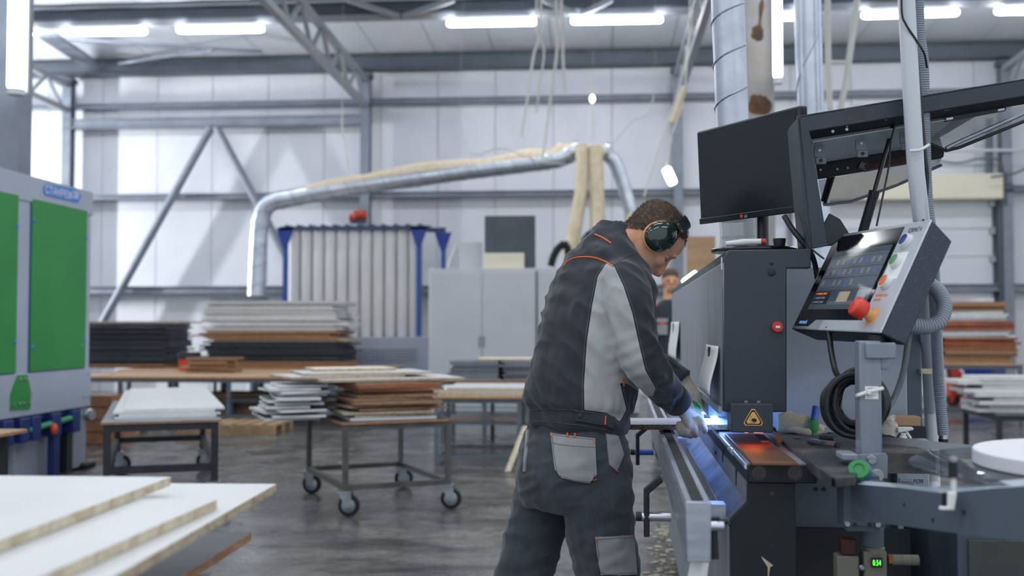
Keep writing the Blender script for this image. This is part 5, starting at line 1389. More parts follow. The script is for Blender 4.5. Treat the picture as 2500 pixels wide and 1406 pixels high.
# ---------------------------------------------------------------- small things on the table
zt_top = zq2
gp = P(1945, 1058, z=zt_top)
gv = thing('knit_glove', 'crumpled cream knit glove lying behind the guard box', 'glove', gp)
import functools
mb = MB(); rings = []
ax0 = gp + Vector((-.055, .03, .028)); ax1 = gp + Vector((.045, -.005, .022))
for i in range(12):
    s = i / 11; cpt = ax0 + (ax1 - ax0) * s
    rr_ = .030 * (.7 + .55 * math.sin(math.pi * (.15 + .75 * s)))
    rings.append([cpt + Vector((.25, .1, 0)) * 0 + Vector((0, math.cos(an) * rr_ * 1.1, math.sin(an) * rr_ * (.95 + .12 * math.sin(3 * an + i)) + .004)) * (1 + .05 * math.sin(5 * an + i * 1.7)) for an in [2 * math.pi * j / 22 for j in range(22)]])
mb.loft(rings); mb.build('cuff', 'knit', gv)
MB().tube(catmull([ax1 + Vector((-.02, -.02, .014)), ax1 + Vector((.012, -.03, .0)), ax1 + Vector((.02, -.028, -.008)), ax1 + Vector((.0, -.034, -.012))], 6), .013, 12).build('finger', 'knit', gv)
MB().tube(catmull([ax1 + Vector((-.015, .0, -.004)), ax1 + Vector((.024, -.01, -.004)), ax1 + Vector((.034, -.016, -.01))], 6), .013, 12).build('finger', 'knit', gv)
MB().tube(catmull([ax0 + Vector((.03, -.03, -.01)), ax1 + Vector((-.03, -.04, -.012)), ax1 + Vector((-.01, -.043, -.012))], 6), .012, 12).build('finger', 'knit', gv)
lp_ = P(1986, 1062, z=zt_top)
lv = thing('clamping_lever', 'blue and green clamping lever standing on the table', 'lever', lp_)
MB().lathe(lp_, (0, 0, 1), [(.012, 0), (.012, .014), (.016, .014), (.017, .038), (.015, .046), (.009, .047)], 18).build('hub', 'knob_green', lv)
MB().tube([lp_ + Vector((0, 0, .036)), lp_ + Vector((.006, .01, .055)), lp_ + Vector((.012, .02, .085))], [.012, .011, .0105], 10).build('handle', 'lever_blue', lv)
MB().lathe(lp_ + Vector((0, 0, .047)), (0, 0, 1), [(.007, 0), (.007, .001)], 12).build('cap', 'm_black', lv)
ka, kb = P(1970, 1076, z=zt_top + .008), P(2044, 1087, z=zt_top + .008)
kn = thing('utility_knife', 'silver utility knife lying on the dusty plate', 'knife', ka)
dirk = (kb - ka).normalized()
MB().tube([ka, ka + dirk * .008, ka + (kb - ka) * .6, kb - dirk * .004], [.004, .0075, .009, .008], 10, squash=.7).build('handle', 'zinc', kn)
MB().cyl(kb - dirk * .004, kb + dirk * .006, .0075).build('end_cap', 'black_matte', kn)
for i in range(5): MB().cyl(ka + (kb - ka) * (.5 + i * .04), ka + (kb - ka) * (.5 + i * .04) + dirk * .0012, .0094, n=12).build('grip_ring', 'cable_grey', kn)
pk = P(2017, 1070, z=zt_top + .005)
MB().tube([pk + Vector((-.02, .004, 0)), pk, pk + Vector((.02, -.006, 0))], [.006, .007, .005], 10).build('marker_pen', 'black_matte', label='short black marker pen beside the utility knife', cat='pen')
rp = k(2100, 1150, 2.5)
kb_ = thing('rotary_grip', 'green and blue round knob at the tip of the dusty plate', 'knob', rp - Vector((0, 0, .024)))
MB().lathe(rp, (-.25, -1, .25), [(.012, -.022), (.025, -.02), (.0265, -.004), (.024, .004), (.016, .005)], 26).build('rim', 'lever_blue', kb_)
MB().lathe(rp + Vector((-.004, -.006, .005)), (-.3, -1, .6), [(.024, -.01), (.0255, -.004), (.022, .004), (.013, .0045), (.011, .001)], 26).build('cap', 'knob_green', kb_)
bgp = P(2168, 1060, y=3.28)
bo = MB(); rings = []
for i in range(9):
    s = i / 8
    rings.append([bgp + Vector((math.cos(an) * (.03 * (1 - .35 * s) + .006 * math.sin(3 * an + i)), math.sin(an) * .03, .055 * s + .006 * math.sin(2 * an + i * 2))) for an in [2 * math.pi * j / 16 for j in range(16)]])
bo.loft(rings); bo.build('plastic_bag', 'plastic_bag', label='crumpled clear plastic bag behind the control post', cat='plastic bag')
sp_ = P(2205, 1070, y=3.26)
sbt = thing('spray_bottle', 'white trigger spray head behind the control post', 'spray bottle', sp_)
MB().lathe(sp_, (0, 0, 1), [(.012, -.0), (.012, .004), (.008, .008), (.008, .016)], 14).build('neck', 'white_plastic', sbt)
MB().prism([sp_ + Vector((-.016, -.009, .016)), sp_ + Vector((-.018, -.009, .034)), sp_ + Vector((.026, -.009, .034)), sp_ + Vector((.03, -.009, .026)), sp_ + Vector((.008, -.009, .02))], (0, .018, 0)).build('head', 'white_plastic', sbt, bevel=.003)
MB().tube(catmull([sp_ + Vector((.008, 0, .022)), sp_ + Vector((.014, 0, .012)), sp_ + Vector((.022, 0, 0))], 4), .004, 8).build('trigger', 'white_plastic', sbt)
wb0, wb1 = P(2180, 1040, y=3.5), P(2248, 1017, y=3.5)
MB().box(wb0.x - .03, wb1.x + .01, 3.48, 3.6, zq2 - .021, wb0.z).build('black_infill', 'm_black', mach)  # plain black box put in to fill the black space below the block
MB().box(wb0.x, wb1.x, 3.5, 3.56, wb0.z, wb1.z).build('wood_block', 'wood_top', label='pale wooden block behind the spray bottle', cat='block', bevel=.002)
MB().box(P(1930, 1050, y=3.18).x, P(2250, 1050, y=3.18).x, 3.05, 3.62, zq2 - .075, zq2 - .021).build('ledge', 'plate_dusty', mach)

# ---------------------------------------------------------------- ducts above the hood
def duct(lb, pts, r, pitch, gap=.006):
    path = catmull(pts, 8)
    t = thing('spiral_duct', lb, 'duct', pts[-1])
    MB().tube(path, r, 28).build('pipe', 'duct', t)
    helix_on(path, r + .001, pitch, gap).build('lock_seam', 'ductseam', t)
    return t
dd = 4.0
ds = [P(1762, -900, y=dd), P(1768, -300, y=dd), P(1776, 0, y=dd), P(1782, 150, y=dd), P(1788, 300, y=dd), P(1800, 540, y=dd)]
t = duct('near silver spiral duct dropping behind the monitor', ds, .061, .158, .0035)
MB().cyl(P(1800, 535, y=dd), P(1803, 580, y=dd), .066, n=24).build('clear_collar', 'acrylic', t)
MB().lathe(P(1803, 612, y=dd), (0, 0, 1), [(.075, 0), (.075, .012), (.07, .016), (.066, .05)], 28).build('flange', 'acrylic', t)
ds = [P(1968, -700, y=6.3), P(1972, 0, y=6.3), P(1980, 270, y=6.3), P(1996, 560, y=6.3), P(2004, 660, y=6.3), P(2006, 760, y=6.3)]
t = duct('far silver duct seen between spiral duct and white pipe', ds, .078, .9, .004)
for px in (1952, 1998): MB().tube([P(px, -300, y=6.2), P(px + 2, 0, y=6.2), P(px + 8, 268, y=6.2)], .008, 6).build('standing_seam', 'duct', t)

# small glowing tube for the bright lozenge along the top edge of the hood, and a tall board behind the machine
use(MACH)
t = thing('glow_tube', 'short bright glowing tube on the far top edge of the hood', 'lamp', (uH + .03, 5.0, zHt))
MB().tube([(uH + .03, 4.55, zHt + .014), (uH + .03, 4.57, zHt + .014), (uH + .03, 5.35, zHt + .014), (uH + .03, 5.37, zHt + .014)], [.009, .013, .013, .009], 12).build('tube', 'lamp_glow', t)
MB().box(uH + .02, uH + .04, 4.6, 5.3, zHt - .004, zHt + .002).build('holder', 'ledbody', t)
use(HALL)
bb0, bb1 = P(1676, 600, y=12.4), P(1746, 573, y=12.4)
board('standing_board', 'tall beige board standing upright behind the machine hood', 'board', ((bb0.x + bb1.x) / 2, 12.4, bb1.z / 2 - .01), (bb1.x - bb0.x, bb1.z - .02, .02), 0, ('wood_top', 'wood_edge'), tilt=(math.pi / 2, 0))
# ================================================================ MONITOR AND CONTROL PANEL (VIEW frame)
use(VIEW)
dm('mon_bezel', (22, 28, 36), 0.35, col2=(28, 34, 42), scale=4)
dm('mon_screen', (26, 33, 43), 0.28, col2=(30, 37, 47), scale=3)
dm('ctl_face', (186, 192, 200), 0.4, col2=(180, 186, 195), scale=5)
dm('ctl_glass', (16, 22, 30), 0.10, spec=.6)
dm('ctl_side', (40, 48, 64), 0.5, col2=(120, 130, 150), scale=320, lo=.66, hi=.8, tex='noise', detail=1)
dm('scr_bg', (92, 100, 110), 0.12, emit=.35, spec=.6)
dm('scr_mid', (74, 82, 92), 0.12, emit=.3)
dm('scr_dark', (40, 46, 54), 0.12, emit=.2)
dm('scr_icon', (118, 128, 142), 0.2, emit=.3)
dm('scr_blue', (86, 106, 152), 0.2, emit=.3)
dm('scr_orange', (230, 120, 50), 0.2, emit=.5)
dm('scr_tan', (170, 156, 136), 0.2, emit=.25)
dm('logo_blue', (110, 170, 255), 0.3, emit=1.2)
dm('btn_blue', (40, 62, 140), 0.35)
dm('btn_green', (90, 150, 90), 0.35)
dm('btn_orange', (222, 110, 60), 0.35)
dm('btn_white', (220, 224, 228), 0.3)
dm('estop', (214, 62, 40), 0.35)
dm('estop_ring', (224, 178, 120), 0.5)
def plane_frame(TL, TR, BR, BL):
    TL, TR, BR, BL = map(Vector, (TL, TR, BR, BL))
    n = (TR - TL).cross(BL - TL).normalized()
    if n.y > 0: n = -n          # face the photographer
    return lambda s, t_, h=0.0: TL * (1 - s) * (1 - t_) + TR * s * (1 - t_) + BR * s * t_ + BL * (1 - s) * t_ + n * h
mf = plane_frame((.6149, 3.5317, 1.9486), (.8360, 3.0841, 1.9433), (.8573, 3.1382, 1.6388), (.6362, 3.5858, 1.6441))
mo = thing('monitor', 'black flat monitor on a round foot standing on the hood', 'monitor', mf(.62, 1.35, -.08))
def slab(f, s0, s1, t0, t1, h0, h1, name, m, parent, bevel=0.0, **kk):
    pts = [f(s0, t0, h0), f(s1, t0, h0), f(s1, t1, h0), f(s0, t1, h0)]
    return MB().prism(pts, f(s0, t0, h1) - f(s0, t0, h0)).build(name, m, parent, bevel=bevel, **kk)
slab(mf, 0, 1, 0, 1, -.035, -.0, 'case', 'mon_bezel', mo, .006)
slab(mf, .2, .8, .15, .85, -.06, -.035, 'back_bulge', 'mon_bezel', mo, .01)
slab(mf, .032, .968, .045, .925, 0, .0008, 'screen', 'mon_screen', mo)
bz = slab(mf, .0, 1, .935, 1.0, 0, .004, 'lower_bezel', 'mon_bezel', mo, .002)
ux_ = (mf(1, .97) - mf(0, .97)).normalized(); uy_ = (mf(.5, 0) - mf(.5, 1)).normalized()
lettering('lettering', 'LG', mf(.478, .985, .0042), ux_, uy_, .0085, 'paper', bz)
lgp = mf(.448, .967, .004); nn = (mf(0, 0, 1) - mf(0, 0, 0))
MB().lathe(lgp, nn, [(.0062, 0), (.0062, .0008)], 16).build('logo_dot', 'redorange', bz)
MB().lathe(lgp, nn, [(.0035, .0009), (.0035, .0011)], 12).build('logo_face', 'btn_orange', bz)
slab(mf, .93, .955, .885, .925, .001, .0013, 'sticker', 'cable_grey', mo)
# foot
ft = P(1843, 604, y=3.2); ft.z = zHt + .012
nk = P(1862, 560, y=3.43)
for dx_, dy_ in ((-.06, -.02), (.06, -.02), (0, .09)): MB().cyl((ft.x + dx_, ft.y + dy_ + .03, zHt), (ft.x + dx_, ft.y + dy_ + .03, ft.z + .002), .012).build('rubber_pad', 'rubber', mo)
MB().bar((ft.x + .02, ft.y + .05, ft.z + .008), (nk.x, nk.y + .03, ft.z + .008), .07, .012).build('foot_bridge', 'black_gloss', mo)
MB().lathe((nk.x, nk.y, ft.z), (0, 0, 1), [(.022, .012), (.019, .06), (.019, .19)], 18).build('neck', 'mon_bezel', mo)
MB().lathe((ft.x, ft.y + .01, ft.z), (0, 0, 1), [(.126, 0), (.129, .003), (.129, .008), (.124, .012), (.04, .014), (.026, .016)], 48).build('foot', 'black_gloss', mo)
MB().lathe((P(1903, 590, y=3.14).x, 3.14, ft.z + .012), (0, 0, 1), [(.016, 0), (.019, .02), (.019, .024), (.015, .024), (.014, .006)], 20).build('pen_holder', 'black_matte', label='small black cap standing on the monitor foot', cat='cap')
sg_ = P(1800, 592, y=3.16)
tl_ = thing('glue_gun', 'white caulking tool with a red tip under the monitor', 'tool', (sg_.x, sg_.y, ft.z + .012))
g0_ = Vector((sg_.x - .03, sg_.y + .02, ft.z + .024))
MB().tube([g0_, g0_ + Vector((.05, -.01, .004)), g0_ + Vector((.10, -.03, .004))], [.007, .010, .009], 12).build('barrel', 'white_plastic', tl_)
MB().cyl(g0_ + Vector((.10, -.03, .004)), g0_ + Vector((.112, -.034, .004)), .009).build('tip', 'red', tl_)
MB().box(g0_.x + .02, g0_.x + .05, g0_.y - .02, g0_.y + .0, g0_.z - .012, g0_.z - .006).build('clip', 'cable_grey', tl_)
# --------------------------------------------- control panel
cf = plane_frame((.9682, 3.1707, 1.5736), (1.0431, 2.6433, 1.5670), (.8865, 2.5689, 1.2862), (.8116, 3.0963, 1.2928))
cp = thing('touch_console', 'tilted grey touch control panel with coloured push buttons', 'control panel', cf(.6, 1.05, -.06))
slab(cf, 0, 1, 0, 1, -.006, 0, 'face_plate', 'ctl_face', cp, .004)
# tapered housing
o_ = [cf(0, 0, -.006), cf(1, 0, -.006), cf(1, 1, -.006), cf(0, 1, -.006)]
i_ = [cf(.05, .06, -.075), cf(1, .06, -.075), cf(1, .98, -.075), cf(.05, .98, -.075)]
MB().loft([o_, i_]).build('housing', 'ctl_side', cp, bevel=.004, plabel='dusty navy side housing')
gl_ = MB()
pts = [(.02, .035), (.775, .035), (.775, .90), (.26, .90), (.20, .965), (.02, .965)]
MB().prism([cf(s, t_, .0) for s, t_ in pts], nn * 0 + (cf(0, 0, .0015) - cf(0, 0, 0))).build('glass', 'ctl_glass', cp, bevel=.001)
scr = slab(cf, .10, .74, .20, .80, .0016, .0019, 'screen', 'scr_bg', cp, plabel='dim touch screen with rows of icons')
def sl(s0, s1, t0, t1, m, nm='screen_field', h=.0002): return slab(cf, s0, s1, t0, t1, .0019, .0019 + h, nm, m, scr)
sl(.10, .74, .20, .255, 'scr_mid'); sl(.10, .74, .60, .72, 'scr_mid'); sl(.10, .30, .62, .75, 'scr_dark'); sl(.10, .74, .755, .80, 'scr_mid')
lettering('screen_text', 'FORMAT 4', cf(.125, .247, .0023), cf(1, .2) - cf(0, .2), cf(.1, 0) - cf(.1, 1), .011, 'scr_icon', scr)
for r_ in range(3):
    for i in range(9):
        if (r_ == 2 and i > 5): continue
        s = .13 + i * .066; t_ = .30 + r_ * .105
        sl(s, s + .026, t_, t_ + .05, 'scr_icon' if (i + r_) % 3 else 'scr_blue', 'screen_icon', .0003)
for tt in (.275, .385, .485, .585): sl(.10, .74, tt, tt + .003, 'scr_dark', 'screen_line')
for i, m in enumerate(('scr_orange', 'scr_icon', 'scr_icon')):
    for a0, a1 in ((.12, .128), (.14, .20), (.208, .25)): sl(a0, a1, .634 + i * .042, .652 + i * .042, m, 'screen_line', .0005)
sl(.40, .52, .63, .73, 'scr_tan', 'screen_picture', .0003); sl(.385, .40, .63, .74, 'scr_blue', 'screen_picture')
sl(.60, .70, .62, .735, 'scr_icon', 'screen_picture', .0003); sl(.59, .60, .64, .73, 'scr_blue', 'screen_picture')
lettering('brand_text', 'smartouch', cf(.075, .945, .0017), cf(1, 1) - cf(0, 1), cf(0, 0) - cf(0, 1), .013, 'logo_blue', cp, width=.05)
lettering('brand_text', 'FORMAT 4', cf(.83, .105, .0004), cf(1, 0) - cf(0, 0), cf(.9, 0) - cf(.9, 1), .015, 'cable_black', cp, width=.065, shear=.2)
cn = (cf(0, 0, 1) - cf(0, 0, 0)).normalized()
def btn(s, t_, r, m, nm, h=.014):
    p = cf(s, t_, 0)
    b = MB().lathe(p, cn, [(r * 1.12, 0), (r * 1.12, .004), (r, .008), (r, h)], 24).build(nm, 'btn_white', cp)
    MB().lathe(p + cn * h, cn, [(r * .82, -.001), (r * .82, .001), (r * .7, .0018)], 24).build('button_cap', m, b)
stp = slab(cf, .79, .93, .285, .53, .0, .0005, 'paper_patch', 'paper', cp, plabel='torn white paper behind the green button')
btn(.87, .19, .019, 'btn_blue', 'push_button'); btn(.865, .375, .019, 'btn_green', 'push_button'); btn(.858, .565, .019, 'btn_orange', 'push_button')
for i in range(5): slab(cf, .80 + i * .024, .818 + i * .024, .665, .687, 0, .0004, 'faded_print', 'btn_orange', cp)
for i in range(3): slab(cf, .80 + i * .024, .818 + i * .024, .705, .727, 0, .0004, 'faded_print', 'btn_orange', cp)
ep = cf(.86, .865, 0)
MB().lathe(ep, cn, [(.028, 0), (.028, .0008)], 32).build('stop_ring', 'estop_ring', cp)
es = MB().lathe(ep, cn, [(.017, .001), (.017, .008), (.014, .008), (.014, .020)], 24).build('stop_collar', 'estop_ring', cp)
MB().lathe(ep, cn, [(.012, .02), (.024, .024), (.0265, .034), (.0265, .05), (.024, .056), (.012, .059)], 10).build('stop_button', 'estop', cp, bevel=.002, plabel='red mushroom emergency stop')
# ================================================================ THE WORKER AT THE MACHINE
from mathutils import noise as mnoise
use(VIEW)
def cloth_mat(name, dark, grey, attr, seam=(92, 84, 80), stitch_off=-4.0):
    m = bpy.data.materials.new(name); m.use_nodes = True
    nt = m.node_tree; b = nt.nodes['Principled BSDF']; L = nt.links.new
    b.inputs['Roughness'].default_value = .82; b.inputs['Sheen Weight'].default_value = .25; b.inputs['Specular IOR Level'].default_value = .25
    at = nt.nodes.new('ShaderNodeAttribute'); at.attribute_name = attr
    def rng(lo, hi):
        r = nt.nodes.new('ShaderNodeMapRange'); r.inputs['From Min'].default_value = lo; r.inputs['From Max'].default_value = hi
        L(at.outputs['Fac'], r.inputs['Value']); return r.outputs[0]
    def mix(f, a, c, fac=None):
        x = nt.nodes.new('ShaderNodeMix'); x.data_type = 'RGBA'
        if isinstance(a, tuple): x.inputs['A'].default_value = a
        else: L(a, x.inputs['A'])
        if isinstance(c, tuple): x.inputs['B'].default_value = c
        else: L(c, x.inputs['B'])
        L(f, x.inputs['Factor']); return x.outputs['Result']
    def band(c, w):
        d = nt.nodes.new('ShaderNodeMath'); d.operation = 'SUBTRACT'; L(at.outputs['Fac'], d.inputs[0]); d.inputs[1].default_value = c
        a_ = nt.nodes.new('ShaderNodeMath'); a_.operation = 'ABSOLUTE'; L(d.outputs[0], a_.inputs[0])
        r = nt.nodes.new('ShaderNodeMapRange'); r.inputs['From Min'].default_value = w; r.inputs['From Max'].default_value = w * .5
        L(a_.outputs[0], r.inputs['Value']); return r.outputs[0]
    tc = nt.nodes.new('ShaderNodeTexCoord')
    n = nt.nodes.new('ShaderNodeTexNoise'); n.inputs['Scale'].default_value = 7; n.inputs['Detail'].default_value = 5
    L(tc.outputs['Object'], n.inputs[0])
    d2 = tuple(v * .8 for v in lin(dark)[:3]) + (1,); g2 = tuple(v * .88 for v in lin(grey)[:3]) + (1,)
    cd = mix(n.outputs['Fac'], lin(dark), d2); cg = mix(n.outputs['Fac'], lin(grey), g2)
    c1 = mix(rng(-.7, .7), cd, cg)
    c2 = mix(band(-.6, 1.6), c1, tuple(v * .45 for v in lin(dark)[:3]) + (1,))
    c3 = mix(band(stitch_off, .9), c2, lin(seam))
    L(c3, b.inputs['Base Color'])
    wv = nt.nodes.new('ShaderNodeTexNoise'); wv.inputs['Scale'].default_value = 900; L(tc.outputs['Object'], wv.inputs[0])
    bp = nt.nodes.new('ShaderNodeBump'); bp.inputs['Strength'].default_value = .15; bp.inputs['Distance'].default_value = .001
    L(wv.outputs['Fac'], bp.inputs['Height']); L(bp.outputs[0], b.inputs['Normal'])
    return m
M['jacket'] = cloth_mat('jacket_cloth', (45, 51, 60), (166, 168, 171), 'panel')
dm('trouser', (66, 72, 81), 0.85, col2=(56, 62, 71), scale=7, sheen=.25, bump=.15, bscale=900, bdist=.001, spec=.25)
dm('cloth_dark', (52, 58, 67), 0.85, sheen=.25, spec=.25, bump=.15, bscale=900, bdist=.001)
dm('cloth_grey', (152, 154, 157), 0.8, col2=(138, 141, 145), scale=9, sheen=.2, spec=.25, bump=.15, bscale=700, bdist=.001)
dm('piping', (220, 112, 60), 0.6)
dm('thread', (100, 84, 74), 0.8)
dm('skin', (224, 178, 148), 0.48, col2=(208, 152, 124), scale=9, sss=.12, spec=.35)
dm('hair', (100, 80, 64), 0.7, col2=(66, 52, 44), scale=60)
dm('eyebrow', (74, 54, 44), 0.8)
dm('lip', (170, 104, 92), 0.5)
dm('eye_white', (220, 220, 216), 0.3)
dm('muff_green', (20, 40, 40), 0.12, coat=.6, col2=(24, 46, 42), scale=3)
dm('muff_pad', (226, 160, 104), 0.6)
dm('muff_black', (28, 32, 38), 0.5)
dm('glove', (200, 194, 182), 0.92, col2=(182, 174, 160), scale=160, stretch=(1, 1, 1), bump=.8, bscale=420, bdist=.002)
dm('glove_grip', (60, 64, 66), 0.7)
dm('glove_green', (44, 140, 60), 0.6)
dm('boot', (30, 30, 32), 0.6)

TH = R(50)
fv = Vector((math.sin(TH), math.cos(TH), 0)); rv = Vector((math.cos(TH), -math.sin(TH), 0)); zv = Vector((0, 0, 1))
def K(px, py, d): return P(px, py, y=d)
def ringp(c, w, t, tau, n=28, e=2.3):
    f_ = fv * math.cos(tau) - zv * math.sin(tau)
    out = []
    for j in range(n):
        a = 2 * math.pi * j / n
        cx_, sy_ = math.cos(a), math.sin(a)
        k = (abs(cx_) ** e + abs(sy_) ** e) ** (-1 / e)
        out.append(c + rv * w * k * cx_ + f_ * t * k * sy_)
    return out
def smooth_rings(rows, n=5):
    """rows: (Vector c, w, t, tau) -> catmull-interpolated loft rings"""
    cs = catmull([r_[0] for r_ in rows], n)
    ex = catmull([Vector((r_[1], r_[2], r_[3])) for r_ in rows], n)
    return [ringp(c, e.x, e.y, e.z) for c, e in zip(cs, ex)]
def limb(mb, rows, n=16, sub=5, squash=1.0):
    pts = catmull([r_[0] for r_ in rows], sub); rd = catmull([Vector((r_[1], 0, 0)) for r_ in rows], sub)
    return mb.tube(pts, [max(.003, v.x) for v in rd], n, squash=squash)
def ball(mb, c, r): return mb.ell(c, (r, 0, 0), (0, r, 0), (0, 0, r), 16, 10)
def fused(mb, voxel, it=6, fac=.5):
    """one continuous skin grown over the overlapping volumes"""
    me = bpy.data.meshes.new('tmp'); me.from_pydata(mb.v, [], mb.f)
    bm_ = bmesh.new(); bm_.from_mesh(me); bmesh.ops.recalc_face_normals(bm_, faces=bm_.faces); bm_.to_mesh(me); bm_.free()
    ob = bpy.data.objects.new('tmp', me); COL.objects.link(ob)
    rm = ob.modifiers.new('r', 'REMESH'); rm.mode = 'VOXEL'; rm.voxel_size = voxel
    sm = ob.modifiers.new('s', 'SMOOTH'); sm.iterations = it; sm.factor = fac
    dg = bpy.context.evaluated_depsgraph_get()
    out = bpy.data.meshes.new_from_object(ob.evaluated_get(dg))
    bpy.data.objects.remove(ob); bpy.data.meshes.remove(me)
    return out
def wrinkle(me, fn):
    vs = [v.co.copy() for v in me.vertices]; ns = [v.normal.copy() for v in me.vertices]
    for v, c, n in zip(me.vertices, vs, ns): v.co = c + n * fn(c, n)
    me.update()
def mesh_part(name, me, mats, parent, **kk):
    fr, base = BASE[parent]
    for v in me.vertices: v.co -= base
    me.materials.clear()
    for m in (mats if isinstance(mats, (list, tuple)) else [mats]): me.materials.append(M[m])
    me.polygons.foreach_set('use_smooth', [True] * len(me.polygons)); me.update()
    me.name = name
    o = bpy.data.objects.new(name, me); COL.objects.link(o); o.parent = parent; BASE[o] = BASE[parent]
    tag(o, kk.get('plabel'))
    return o
def bvh_of(me): return BVHTree.FromPolygons([v.co.copy() for v in me.vertices], [tuple(p.vertices) for p in me.polygons])
def hit(bv, px, py, lift=0.0):
    d = ray(px, py).normalized()
    loc, n, i, dist = bv.ray_cast(Vector((0, 0, CAM_Z)), d)
    if loc is None: return None, None
    if n.dot(d) > 0: n = -n
    return loc + n * lift, n
def decal(bv, poly, name, m, parent, lift=.002, thick=.003, sub=5, plabel=None):
    pts = []
    for a, b in zip(poly, poly[1:] + poly[:1]):
        for i in range(sub): pts.append((a[0] + (b[0] - a[0]) * i / sub, a[1] + (b[1] - a[1]) * i / sub))
    cx_ = sum(p[0] for p in pts) / len(pts); cy_ = sum(p[1] for p in pts) / len(pts)
    K_ = 7; n = len(pts); vs = []; ok = True
    last = None
    def cast(x, y, prev):
        loc, nn_ = hit(bv, x, y)
        if loc is None: return prev
        return loc + nn_ * (lift + thick), loc + nn_ * (lift * .0 - .004)
    top, bot = [], []
    prev = cast(cx_, cy_, None)
    c0 = prev
    for k_ in range(1, K_ + 1):
        s = k_ / K_
        for i, p in enumerate(pts):
            g = cast(cx_ + (p[0] - cx_) * s, cy_ + (p[1] - cy_) * s, None)
            if g is None or (k_ > 1 and (g[0] - top[-n if len(top) >= n else -1]).length > .06): g = (top[-n], bot[-n]) if len(top) >= n else c0
            top.append(g[0]); bot.append(g[1])
    vs = [c0[0]] + top + bot[-n:]
    fs = [(0, 1 + i, 1 + (i + 1) % n) for i in range(n)]
    for k_ in range(K_ - 1):
        a, b = 1 + k_ * n, 1 + (k_ + 1) * n
        fs += [(a + i, b + i, b + (i + 1) % n, a + (i + 1) % n) for i in range(n)]
    a, b = 1 + (K_ - 1) * n, 1 + K_ * n
    fs += [(a + i, b + i, b + (i + 1) % n, a + (i + 1) % n) for i in range(n)]
    mb = MB().add(vs, fs)
    o = mb.build(name, m, parent, plabel=plabel)
    bm_ = bmesh.new(); bm_.from_mesh(o.data); bmesh.ops.recalc_face_normals(bm_, faces=bm_.faces); bm_.to_mesh(o.data); bm_.free()
    return o
def seam(bv, pts, name, m, parent, r=.0016, lift=.0008, n=6, plabel=None):
    pp = []
    for a in catmull([Vector((p[0], p[1], 0)) for p in pts], n):
        loc, nn_ = hit(bv, a.x, a.y, lift)
        if loc is not None and (not pp or (loc - pp[-1]).length < .08): pp.append(loc)
    if m == 'thread': r *= .65
    if len(pp) > 1: return MB().tube(pp, r, 6).build(name, m, parent, plabel=plabel)
def poly_sd(x, y, poly):
    ins = False; dm_ = 1e9; n = len(poly)
    for i in range(n):
        x1, y1 = poly[i]; x2, y2 = poly[(i + 1) % n]
        if (y1 > y) != (y2 > y) and x < (x2 - x1) * (y - y1) / (y2 - y1) + x1: ins = not ins
        dx, dy = x2 - x1, y2 - y1; t = max(0, min(1, ((x - x1) * dx + (y - y1) * dy) / (dx * dx + dy * dy + 1e-9)))
        dd_ = math.hypot(x - x1 - t * dx, y - y1 - t * dy)
        if dd_ < dm_: dm_ = dd_
    return dm_ if ins else -dm_
man = thing('person', 'worker in grey and black overalls and earmuffs bending over the machine', 'person', K(1380, 1790, 3.38) * Vector((1, 1, 0)) if False else Vector((K(1380, 1790, 3.38).x, 3.38, 0)))
# ---- trousers
D0 = 3.36
mb = MB()
hips = [(K(1406, 1028, D0), .158, .122, R(4)), (K(1404, 1070, D0), .172, .135, R(3)), (K(1400, 1125, D0), .188, .156, 0), (K(1398, 1185, D0), .186, .158, 0), (K(1400, 1238, D0), .165, .135, 0)]
mb.loft(smooth_rings(hips))
limb(mb, [(K(1456, 1165, 3.29), .10), (K(1464, 1240, 3.27), .106), (K(1470, 1325, 3.27), .102), (K(1484, 1406, 3.27), .098), (K(1492, 1500, 3.28), .092), (K(1495, 1600, 3.3), .086), (K(1495, 1700, 3.32), .084), (K(1494, 1772, 3.33), .086)])
limb(mb, [(K(1345, 1165, 3.45), .10), (K(1322, 1240, 3.45), .10), (K(1299, 1325, 3.44), .093), (K(1279, 1406, 3.42), .090), (K(1255, 1500, 3.40), .085), (K(1235, 1600, 3.42), .080), (K(1222, 1690, 3.45), .080), (K(1218, 1740, 3.47), .082)])
tr = fused(mb, .0075, 5)
def tr_fold(c, n):
    a = mnoise.noise(Vector((c.x * 9 + c.z * 8, c.y * 9, c.z * 9 - c.x * 6))) * .007
    b = (.35 - abs(mnoise.noise(Vector((c.x * 9 - c.z * 11, c.y * 10, c.z * 17))))) * .015 + mnoise.noise(Vector((c.x * 30 - c.z * 16, c.y * 26, c.z * 32))) * .002
    low = max(0, min(1, (.95 - c.z) / .25))
    return a * (.45 + .9 * low) + b
wrinkle(tr, tr_fold)
bv_tr = bvh_of(tr)
trousers = mesh_part('trousers', tr, 'trouser', man, plabel='dark grey work trousers')
